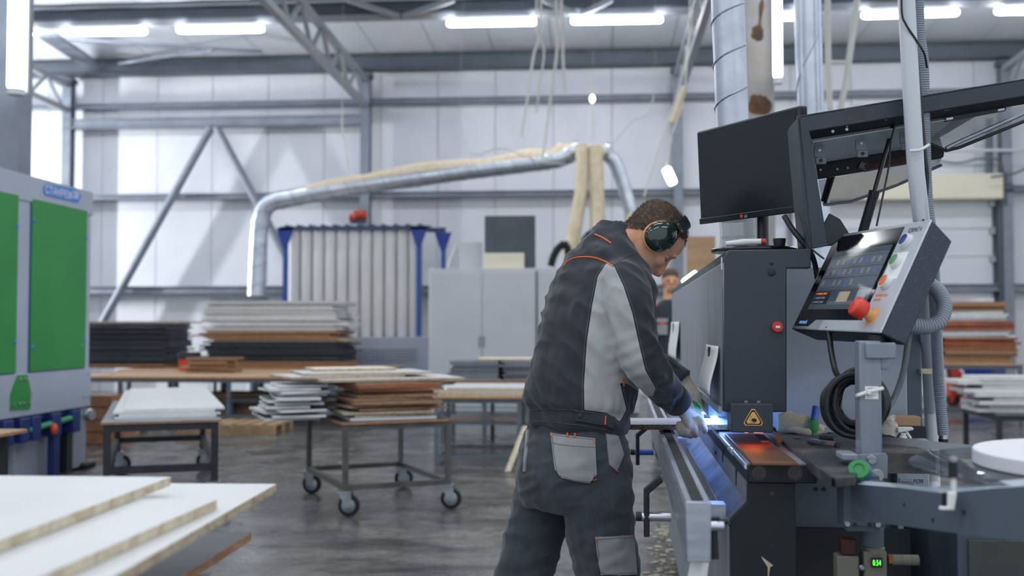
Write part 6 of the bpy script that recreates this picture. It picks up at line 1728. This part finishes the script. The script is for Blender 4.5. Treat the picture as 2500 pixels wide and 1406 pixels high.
# ---- jacket
mb = MB()
tor = [(K(1405, 1046, D0), .170, .134, R(4)), (K(1406, 1030, D0), .174, .138, R(4)), (K(1408, 1004, D0), .170, .134, R(5)), (K(1411, 990, D0), .180, .146, R(6)), (K(1418, 950, D0 + .005), .183, .146, R(8)), (K(1430, 895, D0 + .01), .184, .144, R(11)),
       (K(1448, 812, D0 + .03), .188, .142, R(17)), (K(1466, 735, D0 + .055), .192, .134, R(24)), (K(1480, 680, D0 + .075), .184, .122, R(31)), (K(1492, 636, D0 + .09), .135, .104, R(38)), (K(1502, 606, D0 + .10), .085, .086, R(42)), (K(1508, 590, D0 + .105), .066, .07, R(44))]
mb.loft(smooth_rings(tor))
RS = [(K(1508, 668, 3.34), .066), (K(1522, 700, 3.27), .074), (K(1534, 745, 3.23), .074), (K(1546, 800, 3.20), .070), (K(1558, 852, 3.185), .067), (K(1577, 894, 3.19), .062), (K(1608, 932, 3.24), .054), (K(1636, 962, 3.30), .047), (K(1654, 982, 3.335), .042)]
limb(mb, RS)
LS = [(K(1436, 680, 3.56), .066), (K(1440, 730, 3.63), .072), (K(1480, 800, 3.70), .068), (K(1540, 868, 3.74), .063), (K(1590, 893, 3.75), .057), (K(1635, 912, 3.73), .048), (K(1664, 930, 3.71), .043)]
limb(mb, LS)
# collar
mb.loft([ringp(K(1497, 612, D0 + .10), .088, .09, R(44)), ringp(K(1507, 588, D0 + .112), .078, .082, R(46)), ringp(K(1512, 576, D0 + .118), .074, .078, R(46))])
# chest pocket flap bulge
mb.ell(K(1577, 752, 3.40), (.02, 0, 0), (0, .03, 0), (0, 0, .035), 12, 8)
jk = fused(mb, .0065, 5)
elb = K(1562, 870, 3.185); arm_dir = Vector((.2, -.1, -1))
def jk_fold(c, n):
    a = mnoise.noise(Vector((c.x * 8 + c.z * 3, c.y * 9, c.z * 6 - c.x * 7))) * .009
    b = (.35 - abs(mnoise.noise(Vector((c.x * 11 + c.z * 6, c.y * 12, c.z * 14 + c.x * 9))))) * .016 + mnoise.noise(Vector((c.x * 30, c.y * 26, c.z * 34 + c.x * 14))) * .002
    de = (c - elb).length; s_ = 0
    if de < .13: s_ = math.sin((c.z - c.x * .5) * 150) * .0035 * (1 - de / .13)
    w = max(0, 1 - abs(c.z - 1.06) / .05)
    s_ += math.sin((c.x + c.y) * 130) * .0018 * w
    return a + b + s_
wrinkle(jk, jk_fold)
GP = [(1481, 640), (1459, 674), (1445, 746), (1432, 834), (1425, 941), (1426, 1001), (1480, 1008), (1514, 1030), (1530, 1000), (1514, 935), (1532, 938), (1575, 968), (1597, 968), (1601, 947), (1576, 903), (1562, 845), (1544, 763), (1523, 699), (1500, 649), (1490, 643)]
at = jk.attributes.new('panel', 'FLOAT', 'POINT')
vals = []
for v in jk.vertices:
    px, py = PX(v.co)
    if v.normal.dot((v.co - Vector((0, 0, CAM_Z))).normalized()) > .25 or not (1400 < px < 1640 and 600 < py < 1060): vals.append(-40.0)
    else: vals.append(poly_sd(px, py, GP))
at.data.foreach_set('value', vals)
bv_jk = bvh_of(jk)
jacket = mesh_part('jacket', jk, 'jacket', man, plabel='charcoal work jacket with light grey side and sleeve panels')
# seams, piping, waistband on the jacket
seam(bv_jk, [(1374, 652), (1386, 638), (1402, 630), (1428, 627), (1455, 630), (1478, 639), (1498, 650)], 'yoke_piping', 'piping', jacket, .0026, plabel='orange piping across the shoulders')
seam(bv_jk, [(1386, 634), (1402, 626), (1428, 623), (1455, 626), (1480, 635), (1500, 646)], 'yoke_stitching', 'thread', jacket, .001)
seam(bv_jk, [(1498, 650), (1515, 636), (1535, 624), (1550, 618)], 'shoulder_seam', 'thread', jacket, .0014)
seam(bv_jk, [(1452, 572), (1468, 579), (1482, 587), (1492, 594)], 'collar_piping', 'piping', jacket, .0028, plabel='orange piping under the collar')
seam(bv_jk, [(1460, 566), (1476, 572), (1492, 582), (1506, 597)], 'collar_stitching', 'thread', jacket, .001)
seam(bv_jk, [(1294, 1002), (1330, 999), (1370, 1000), (1410, 1001)], 'waistband_stitching', 'thread', jacket, .0011)
seam(bv_jk, [(1292, 1030), (1330, 1030), (1380, 1034), (1430, 1040), (1480, 1050), (1510, 1062)], 'waistband_stitching', 'thread', jacket, .0011)
tabp = decal(bv_jk, [(1405, 1000), (1482, 1011), (1500, 1020), (1497, 1046), (1476, 1038), (1405, 1027)], 'waist_tab', 'cloth_dark', jacket, .002, .004, plabel='waist tab with a press stud')
p_, n_ = hit(bv_jk, 1416, 1015, .0065); MB().lathe(p_, n_, [(.008, 0), (.008, .002), (.005, .0035)], 16).build('press_stud', 'black_matte', tabp)
seam(bv_jk, [(1478, 1014), (1475, 1036)], 'bartack', 'orange', jacket, .0026, .0065)
seam(bv_jk, [(1519, 925), (1523, 942)], 'bartack', 'orange', jacket, .0026, .002)
cuffp = [(1601, 945), (1620, 955), (1642, 975), (1640, 1000), (1622, 985), (1595, 963)]
decal(bv_jk, cuffp, 'cuff_tab', 'cloth_dark', jacket, .0015, .003)
cd = (RS[-1][0] - RS[-2][0]).normalized()
MB().tube([RS[-1][0] - cd * .045, RS[-1][0] - cd * .04, RS[-1][0] + cd * .004, RS[-1][0] + cd * .008], [.046, .0485, .0465, .040], 22).build('cuff', 'cloth_dark', jacket)
cd2 = (LS[-1][0] - LS[-2][0]).normalized()
MB().tube([LS[-1][0] - cd2 * .045, LS[-1][0] - cd2 * .04, LS[-1][0] + cd2 * .004, LS[-1][0] + cd2 * .008], [.046, .0485, .0465, .040], 22).build('cuff', 'cloth_dark', jacket)
# chest pocket with a red emblem
cp_ = K(1576, 742, 3.375)
pk_ = MB().ell(cp_ + Vector((.006, 0, -.012)), (.019, 0, .004), (.0, .02, 0), (-.006, 0, .036), 14, 10).build('chest_pocket', 'cloth_dark', jacket)
for i, (dx, dz, w) in enumerate(((-.012, .022, .008), (-.003, .018, .006), (.004, .014, .005))):
    MB().obox(cp_ + Vector((dx, -.019 + i * .001, dz - .014)), (.0025, 0, -.004), (0, .0012, 0), (.003, 0, w)).build('red_emblem', 'orange', pk_)
# ---- trouser details
poc = decal(bv_tr, [(1346, 1058), (1400, 1066), (1452, 1071), (1456, 1158), (1439, 1178), (1373, 1167), (1357, 1145)], 'back_pocket', 'cloth_grey', trousers, .002, .004, plabel='light grey back pocket')
poc2 = decal(bv_tr, [(1478, 1052), (1508, 1066), (1521, 1110), (1504, 1150), (1487, 1134)], 'side_pocket', 'cloth_grey', trousers, .0015, .003, plabel='light grey side pocket')
poc3 = decal(bv_tr, [(1453, 1311), (1500, 1309), (1543, 1306), (1548, 1350), (1552, 1401), (1510, 1404), (1467, 1402), (1458, 1350)], 'thigh_pocket', 'cloth_grey', trousers, .002, .004, plabel='light grey thigh pocket')
poc4 = decal(bv_tr, [(1287, 1048), (1292, 1050), (1284, 1152), (1278, 1150)], 'far_pocket', 'cloth_grey', trousers, .0015, .003)
for pts, mm, rr_, nm in (([(1349, 1062), (1400, 1070), (1450, 1075)], 'thread', .001, 'pocket_stitching'), ([(1350, 1082), (1400, 1089), (1452, 1093)], 'thread', .001, 'pocket_stitching'),
                         ([(1350, 1066), (1361, 1144), (1375, 1163), (1438, 1173), (1452, 1157)], 'thread', .001, 'pocket_stitching'), ([(1457, 1316), (1540, 1311)], 'thread', .001, 'pocket_stitching'),
                         ([(1457, 1318), (1462, 1350), (1470, 1398), (1548, 1397)], 'thread', .001, 'pocket_stitching')):
    seam(bv_tr, pts, nm, mm, trousers, rr_, .0065)
for pts, mm, rr_, nm, lf in (([(1319, 1048), (1314, 1120), (1310, 1180), (1316, 1200)], 'thread', .0012, 'seat_seam', .0008), ([(1313, 1050), (1308, 1120), (1305, 1180)], 'thread', .0008, 'seat_seam', .0008),
                             ([(1430, 1180), (1440, 1230), (1448, 1280), (1455, 1310)], 'thread', .0012, 'leg_seam', .0008), ([(1452, 1172), (1478, 1210), (1505, 1250), (1520, 1270)], 'thread', .0012, 'tool_loop_seam', .0008),
                             ([(1350, 1058), (1350, 1068)], 'piping', .0022, 'bartack', .0065), ([(1449, 1072), (1448, 1084)], 'piping', .0022, 'bartack', .0065), ([(1387, 1058), (1388, 1068)], 'orange', .003, 'bartack', .0065),
                             ([(1405, 1059), (1405, 1070)], 'orange', .003, 'bartack', .0065), ([(1448, 1172), (1455, 1169)], 'orange', .002, 'bartack', .003), ([(1455, 1316), (1459, 1315)], 'orange', .0022, 'bartack', .0065),
                             ([(1537, 1310), (1542, 1309)], 'orange', .0022, 'bartack', .0065), ([(1502, 1150), (1508, 1152)], 'orange', .002, 'bartack', .004)):
    seam(bv_tr, pts, nm, mm, trousers, rr_, lf)
# ---- boots
for (pp, dd_, fwd) in ((K(1494, 1772, 3.33), 3.33, fv), (K(1218, 1740, 3.47), 3.47, fv)):
    b0_ = Vector((pp.x, pp.y, 0)); mb = MB()
    limb(mb, [(b0_ + zv * .05 - fwd * .05, .048), (b0_ + zv * .05 + fwd * .06, .046), (b0_ + zv * .042 + fwd * .16, .042), (b0_ + zv * .036 + fwd * .20, .03)], sub=4)
    limb(mb, [(b0_ + zv * .05, .05), (b0_ + zv * .14, .055)], sub=3)
    bt = fused(mb, .008, 4)
    for v in bt.vertices: v.co.z = max(v.co.z, .002)
    mesh_part('boot', bt, 'boot', man)
# ---- head
PH = R(60); TH2 = R(77)
fh = Vector((math.sin(TH2), math.cos(TH2), 0)); rh_ = Vector((math.cos(TH2), -math.sin(TH2), 0))
Hc = K(1587, 585, 3.45)
hF = fh * math.cos(PH) - zv * math.sin(PH); hU = fh * math.sin(PH) + zv * math.cos(PH); hR = rh_
def HL(x_, y_, z_): return Hc + hR * x_ + hF * y_ + hU * z_        # right, front, up in head axes
prof = [(-.116, .078, .030, .020), (-.106, .090, -.005, .040), (-.085, .094, -.040, .055), (-.055, .092, -.066, .063), (-.022, .090, -.084, .069), (.008, .086, -.096, .073), (.035, .092, -.103, .0755), (.063, .088, -.103, .076), (.088, .072, -.09, .069), (.106, .045, -.062, .050), (.117, .012, -.03, .024)]
rings = []
for zc, fr_, bk, w in [tuple(v) for v in [(p.x, p.y, p.z, q_.x) for p, q_ in zip(catmull([Vector(p[:3]) for p in prof], 3), catmull([Vector((p[3], 0, 0)) for p in prof], 3))]]:
    cy_, ry = (fr_ + bk) / 2, (fr_ - bk) / 2
    rings.append([HL(w * math.copysign(abs(math.cos(a)) ** .92, math.cos(a)), cy_ + ry * math.copysign(abs(math.sin(a)) ** .9, math.sin(a)), zc) for a in [2 * math.pi * j / 26 for j in range(26)]])
mb = MB(); mb.loft(rings)
def he(x_, y_, z_, a, b, c): mb.ell(HL(x_, y_, z_), hR * a, hF * b, hU * c, 14, 10)
mb.tube([HL(0, .088, .022), HL(0, .098, .0), HL(0, .108, -.022), HL(0, .112, -.030), HL(0, .100, -.040), HL(0, .084, -.046)], [.006, .008, .0105, .0115, .010, .008], 12)       # nose
for s in (-1, 1):
    he(s * .012, .098, -.034, .008, .011, .007); he(s * .032, .084, .032, .022, .008, .008); he(s * .040, .066, -.022, .024, .022, .020); he(s * .079, -.004, -.008, .008, .017, .030)
he(0, .090, -.060, .022, .012, .007); he(0, .089, -.072, .020, .011, .007); he(0, .082, -.100, .018, .014, .014)
# neck
limb(mb, [(HL(0, -.028, -.035), .055), (HL(0, -.034, -.08), .053), (K(1520, 606, D0 + .10), .054), (K(1500, 640, D0 + .08), .06)])
mb.ell(HL(0, .086, -.050), hR * .022, hF * .010, hU * .016, 14, 10)
hd_ = fused(mb, .0042, 4)
# eye sockets
for v in hd_.vertices:
    q_ = v.co - Hc; x_, y_, z_ = q_.dot(hR), q_.dot(hF), q_.dot(hU)
    for s in (-1, 1):
        d2 = ((x_ - s * .031) / .017) ** 2 + ((z_ - .008) / .010) ** 2
        if d2 < 2.5 and y_ > .04: v.co -= hF * .006 * math.exp(-d2)
    d2 = (x_ / .026) ** 2 + ((z_ + .066) / .0022) ** 2
    if d2 < 4 and y_ > .06: v.co -= hF * .004 * math.exp(-d2)
hd_.update()
# hair: shell of the scalp region + short strands
def hair_w(c):
    q_ = c - Hc; x_, y_, z_ = q_.dot(hR), q_.dot(hF), q_.dot(hU)
    top = z_ - (.074 - max(0, (y_ - .03)) * -.10)                     # forehead line
    ax_ = abs(x_)
    line = .074 if y_ > .055 else (.074 - (.055 - y_) * 1.05 if y_ > .0 else .016 - (0 - y_) * 1.25)
    return z_ - max(line, -.098)
skin_v = [v.co.copy() for v in hd_.vertices]; skin_n = [v.normal.copy() for v in hd_.vertices]
hw = [hair_w(c) for c in skin_v]
hm = MB(); idx = {}
polys = [tuple(p.vertices) for p in hd_.polygons]
rh = random.Random(11)
for p in polys:
    if all(hw[i] > .010 for i in p) :
        f_ = []
        for i in p:
            if i not in idx:
                idx[i] = len(hm.v)
                th_ = min(1, (hw[i] - .009) / .05)
                hm.v.append(skin_v[i] + skin_n[i] * (.0006 + .0052 * th_ + .0012 * mnoise.noise(skin_v[i] * 160) * th_))
            f_.append(idx[i])
        hm.f.append(f_); hm.mi.append(0)
head = mesh_part('head', hd_, 'skin', man, plabel='head bent down, looking at the board')
hair = hm.build('hair', 'hair', head, plabel='short brown hair, cropped at the sides')
st_m = MB()
cand = [i for i in range(len(skin_v)) if hw[i] > -.006]
for k_ in range(16000):
    i = rh.choice(cand); q_ = skin_v[i] - Hc; y_, z_ = q_.dot(hF), q_.dot(hU)
    th_ = max(0, min(1, hw[i] / .05))
    if hw[i] < .012 and rh.random() > (hw[i] + .006) / .018: continue
    L_ = (.0022 + .0075 * th_) * rh.uniform(.6, 1.25)
    n = skin_n[i]; j = Vector((rh.gauss(0, 1), rh.gauss(0, 1), rh.gauss(0, 1))) * .0022
    b0_ = skin_v[i] + n * .001 * th_ + j
    d = (n + (-hU * .0 + hF * .35) * 1.0 + Vector((rh.gauss(0, .3), rh.gauss(0, .3), rh.gauss(0, .3)))).normalized()
    sd = d.cross(Vector((rh.gauss(0, 1), rh.gauss(0, 1), rh.gauss(0, 1)))).normalized() * .0005
    st_m.add([b0_ - sd, b0_ + sd, b0_ + d * (L_ + .004 * th_)], [(0, 1, 2)])
so = st_m.build('hair_strands', 'hair', hair); so['kind'] = 'stuff'
for s in (-1, 1):
    MB().ell(HL(s * .031, .0660, .008), hR * .009, hF * .009, hU * .009, 14, 10).build('eye', 'eye_white', head)
    lid_ = MB().ell(HL(s * .031, .0660, .0085), hR * .0150, hF * .0140, hU * .0095, 14, 10).build('eyelid', 'skin', head)
    MB().tube([HL(s * .014, .0900, .034), HL(s * .030, .0880, .039), HL(s * .047, .078, .036)], [.0018, .0024, .0014], 8).build('eyebrow', 'eyebrow', head)
    MB().tube([HL(s * .020, .0795, .0015), HL(s * .031, .0815, .0005), HL(s * .042, .0775, .003)], [.0008, .0012, .0008], 6).build('eyelashes', 'eyebrow', head)
MB().tube([HL(-.022, .094, -.066), HL(0, .1015, -.062), HL(.022, .094, -.066)], [.002, .0042, .002], 8).build('lip', 'lip', head)
MB().tube([HL(-.020, .093, -.070), HL(0, .0995, -.0735), HL(.020, .093, -.070)], [.002, .0046, .002], 8).build('lip', 'lip', head)
# ---- ear defenders
em = thing('ear_defenders', 'dark green ear defenders with a black headband on the worker\'s head', 'ear defenders', HL(0, 0, .14))
def cup(s):
    def cr(off, a, b, dy=0, dz=0): return [HL(s * off, -.004 + dy + a * math.cos(t) , -.004 + dz + b * math.sin(t) * (1 + .12 * math.sin(t))) for t in [2 * math.pi * j / 30 for j in range(30)]]
    MB().loft([cr(.076, .034, .042), cr(.078, .044, .053), cr(.084, .049, .058), cr(.092, .049, .058), cr(.095, .044, .054)]).build('cushion', 'muff_pad', em)
    c_ = MB().loft([cr(.094, .046, .055), cr(.098, .0475, .0565), cr(.106, .0465, .055), cr(.116, .041, .049, 0, .002), cr(.123, .031, .038, 0, .004), cr(.127, .018, .022, 0, .005), cr(.1282, .005, .006, 0, .006)]).build('cup', 'muff_green', em)
    MB().lathe(HL(s * .1215, .012, -.024), hR * s, [(.0095, -.004), (.0095, .003), (.007, .0035), (.0055, .001)], 16).build('pivot', 'muff_green', c_)
    # wire fork
    MB().tube(catmull([HL(s * .100, -.044, .004), HL(s * .102, -.034, .030), HL(s * .100, -.012, .066), HL(s * .094, .004, .072)], 6), .0022, 8).build('wire_fork', 'muff_black', em)
    MB().tube(catmull([HL(s * .100, .044, .004), HL(s * .102, .036, .030), HL(s * .100, .018, .064), HL(s * .094, .004, .072)], 6), .0022, 8).build('wire_fork', 'muff_black', em)
    MB().ell(HL(s * .100, -.046, .002), hR * .004, hF * .004, hU * .006, 8, 6).build('wire_end', 'muff_black', em)
cup(1); cup(-1)
arc = [HL(.128 * .78 * math.cos(a) * 1.0, .004, .045 + .090 * math.sin(a)) for a in [R(12 + 156 * i / 24) for i in range(25)]]
rg_ = []
for i, p in enumerate(arc):
    t_ = (arc[min(i + 1, 24)] - arc[max(i - 1, 0)]).normalized(); o_n = hF.cross(t_).normalized()
    if o_n.dot(p - HL(0, 0, .03)) < 0: o_n = -o_n
    hw_ = .021; th_ = .0055 if 3 < i < 21 else .0035
    rg_.append([p + hF * hw_ - o_n * th_, p + hF * hw_ * 1.02 + o_n * th_ * .4, p + hF * hw_ * .5 + o_n * th_, p - hF * hw_ * .5 + o_n * th_, p - hF * hw_ * 1.02 + o_n * th_ * .4, p - hF * hw_ - o_n * th_])
MB().loft(rg_).build('headband', 'muff_black', em)
for s in (-1, 1):
    p = HL(s * .099, .004, .070)
    bp_ = MB().obox(p, hR * .004, hF * .024, hU * .008).build('band_end', 'muff_black', em, bevel=.002)
    for k_ in (-1, 1): MB().lathe(p + hF * .012 * k_ + hR * s * .004, hR * s, [(.0035, 0), (.0035, .0006), (.0022, .0006)], 12).build('rivet', 'cable_grey', bp_)
# ---- gloved hands
def hand(wrist, knuck, palm_n, fingers, thumb, name, lab, r_f=.0112):
    mb = MB()
    side = (knuck - wrist).normalized().cross(palm_n).normalized()
    rg = []
    L_ = (knuck - wrist)
    for s, w, t in ((-.35, .031, .026), (-.1, .031, .024), (.15, .034, .022), (.45, .041, .021), (.75, .044, .020), (1.0, .042, .017), (1.12, .036, .012)):
        c_ = wrist + L_ * s
        rg.append([c_ + side * w * math.cos(a) + palm_n * t * math.sin(a) for a in [2 * math.pi * j / 18 for j in range(18)]])
    mb.loft(rg)
    for f_ in fingers: limb(mb, [(p, r_f * k_) for p, k_ in zip(f_, (1.05, 1.08, 1.0, .92, .8)[:len(f_)])], n=12, sub=4)
    for p_, k_ in zip([thumb[-1]] + [f_[-1] for f_ in fingers], [1] * 5): ball(mb, p_, r_f * .88)
    limb(mb, [(p, r_f * k_) for p, k_ in zip(thumb, (1.5, 1.3, 1.1, .95))], n=12, sub=4)
    me = fused(mb, .0032, 4)
    wrinkle(me, lambda c, n: mnoise.noise(c * 70) * .0012 + math.sin((c - wrist).dot(L_.normalized()) * 900) * (.0008 if (c - wrist).dot(L_.normalized()) < .02 else 0))
    return mesh_part(name, me, 'glove', man, plabel=lab)
DR = 3.385
wr = RS[-1][0] + cd * .01
kn = K(1688, 1030, DR - .005)
pn = (Vector((.35, -.62, .70))).normalized()
fg_ = [[K(1660, 1030, 3.36), K(1659, 1044, 3.355), K(1664, 1056, 3.365), K(1672, 1062, 3.385)],
       [K(1674, 1034, 3.36), K(1674, 1048, 3.352), K(1679, 1059, 3.362), K(1686, 1064, 3.385)],
       [K(1690, 1032, 3.365), K(1695, 1045, 3.355), K(1697, 1056, 3.365), K(1698, 1062, 3.385)],
       [K(1701, 1022, 3.375), K(1711, 1030, 3.36), K(1718, 1042, 3.36), K(1721, 1052, 3.375)]]
hand(wr, kn, pn, fg_, [K(1668, 1000, 3.40), K(1684, 1006, 3.43), K(1700, 1012, 3.445), K(1712, 1018, 3.45)], 'right_glove', 'cream knit glove gripping the board edge')
wl_ = LS[-1][0] + cd2 * .01
knl = K(1696, 985, 3.64)
pl_ = Vector((.25, -.45, .85)).normalized()
fl_ = [[K(1688, 990, 3.62), K(1698, 1000, 3.60), K(1706, 1007, 3.59), K(1712, 1010, 3.585)], [K(1696, 986, 3.64), K(1708, 995, 3.625), K(1717, 1002, 3.615), K(1723, 1005, 3.61)],
       [K(1702, 981, 3.66), K(1714, 989, 3.65), K(1723, 996, 3.64), K(1729, 999, 3.635)], [K(1706, 976, 3.68), K(1717, 983, 3.675), K(1726, 990, 3.665), K(1731, 993, 3.66)]]
lg = hand(wl_, knl, pl_, fl_, [K(1676, 972, 3.60), K(1682, 986, 3.58), K(1688, 998, 3.57), K(1694, 1004, 3.565)], 'left_glove', 'cream knit glove resting on the board')
gpt = [K(1678, 975, 3.575), K(1692, 976, 3.57), K(1704, 986, 3.57), K(1711, 1000, 3.575), K(1706, 1004, 3.575), K(1694, 994, 3.57)]
MB().ell(K(1695, 990, 3.60), Vector((.020, 0, -.016)), Vector((0, .028, 0)), Vector((.006, 0, .012)), 16, 10).build('green_grip', 'glove_green', lg, plabel='green rubber grip patch')
# ---- the board he guides
zb_b = .968
A_ = P(1526, 1049, z=zb_b); B_ = P(1800, 1049, z=zb_b)
bo_ = board('workpiece_board', 'white chipboard strip the worker feeds into the machine', 'board', ((A_.x + B_.x) / 2, A_.y + .125, zb_b), (B_.x - A_.x, .25, .0165), 0, ('white_lam', 'chip_dark'))

# ================================================================ THE WORKER IN THE BACKGROUND
D2 = 10.6
def S(px, py, d=D2): return P(px, py, y=d)
cx2 = S(1634, 700).x
p2 = thing('person', 'second worker in dark overalls with orange trim standing behind the machine', 'person', (cx2, D2, 0))
ht = S(1634, 657).z
mb = MB()
def rg2(z, w, t): return [Vector((cx2 + w * math.cos(a), D2 + t * math.sin(a), z)) for a in [2 * math.pi * j / 20 for j in range(20)]]
mb.loft([rg2(.90, .17, .12), rg2(1.0, .175, .125), rg2(1.2, .19, .13), rg2(1.38, .205, .13), rg2(1.46, .20, .115), rg2(1.53, .13, .09), rg2(1.57, .065, .07)])
for s in (-1, 1):
    limb(mb, [(Vector((cx2 + s * .19, D2, 1.46)), .07), (Vector((cx2 + s * .25, D2, 1.3)), .068), (Vector((cx2 + s * .27, D2 - .03, 1.12)), .06), (Vector((cx2 + s * .22, D2 - .2, .98)), .05), (Vector((cx2 + s * .16, D2 - .3, .98)), .042)])
me = fused(mb, .014, 4); mesh_part('jacket', me, 'cloth_dark', p2)
mb = MB()
mb.loft([rg2(.80, .18, .13), rg2(.92, .175, .13), rg2(.98, .165, .12)])
for s in (-1, 1): limb(mb, [(Vector((cx2 + s * .09, D2, .85)), .10), (Vector((cx2 + s * .1, D2, .5)), .08), (Vector((cx2 + s * .11, D2, .08)), .07)])
me = fused(mb, .014, 4); mesh_part('trousers', me, 'trouser', p2)
for s in (-1, 1): MB().ell((cx2 + s * .11, D2 - .06, .045), (.05, 0, 0), (0, .14, 0), (0, 0, .045)).build('boot', 'boot', p2)
hz = ht - .13
mb = MB()
mb.ell((cx2 + .01, D2, hz + .02), (.078, 0, 0), (0, .1, 0), (0, 0, .11)); mb.ell((cx2 + .01, D2 - .03, hz - .055), (.055, 0, 0), (0, .06, 0), (0, 0, .06))
mb.tube([(cx2 + .01, D2 - .095, hz + .01), (cx2 + .01, D2 - .115, hz - .025)], [.01, .014], 8)
for s in (-1, 1): mb.ell((cx2 + .01 + s * .08, D2, hz), (.012, 0, 0), (0, .02, 0), (0, 0, .03), 10, 6)
limb(mb, [(Vector((cx2 + .005, D2 + .01, hz - .03)), .056), (Vector((cx2, D2 + .01, hz - .14)), .058), (Vector((cx2, D2, 1.5)), .06)])
me = fused(mb, .008, 3); h2 = mesh_part('head', me, 'skin', p2)
MB().loft([[Vector((cx2 + .01 + .083 * k_ * math.cos(a), D2 + .012 + .104 * k_ * math.sin(a), hz + dz_ + (.03 * max(0, -math.sin(a)) if dz_ < .06 else 0))) for a in [2 * math.pi * j / 20 for j in range(20)]] for k_, dz_ in ((1.0, .03), (1.02, .06), (.93, .10), (.7, .128), (.3, .142))]).build('hair', 'hair', h2)
for s in (-1, 1):
    MB().ell((cx2 + .01 + s * .03, D2 - .088, hz + .012), (.012, 0, 0), (0, .01, 0), (0, 0, .007), 8, 6).build('eye', 'eyebrow', h2)
MB().tube([(cx2 - .012, D2 - .088, hz - .06), (cx2 + .032, D2 - .088, hz - .06)], .005, 6).build('mouth', 'lip', h2)
for x_, z_, w_, h_, m in ((-.09, 1.36, .055, .02, 'cloth_grey'), (-.09, 1.27, .05, .05, 'cloth_grey'), (-.09, 1.325, .03, .012, 'orange'), (.09, 1.36, .05, .02, 'cloth_grey')):
    MB().box(cx2 + x_ - w_, cx2 + x_ + w_, D2 - .142, D2 - .10, z_ - h_, z_ + h_).build('chest_patch', m, p2)
for s in (-1, 1):
    MB().tube(catmull([(cx2 + s * .13, D2 - .10, 1.525), (cx2 + s * .21, D2 - .075, 1.48), (cx2 + s * .275, D2 - .07, 1.38)], 5), .016, 6).build('shoulder_piping', 'piping', p2)
    MB().tube(catmull([(cx2 + s * .30, D2 - .05, 1.30), (cx2 + s * .315, D2 - .05, 1.2), (cx2 + s * .32, D2 - .06, 1.1)], 5), .016, 6).build('sleeve_piping', 'piping', p2)
    MB().ell((cx2 + s * .15, D2 - .34, .98), (.03, 0, 0), (0, .05, 0), (0, 0, .035)).build('glove', 'glove', p2)
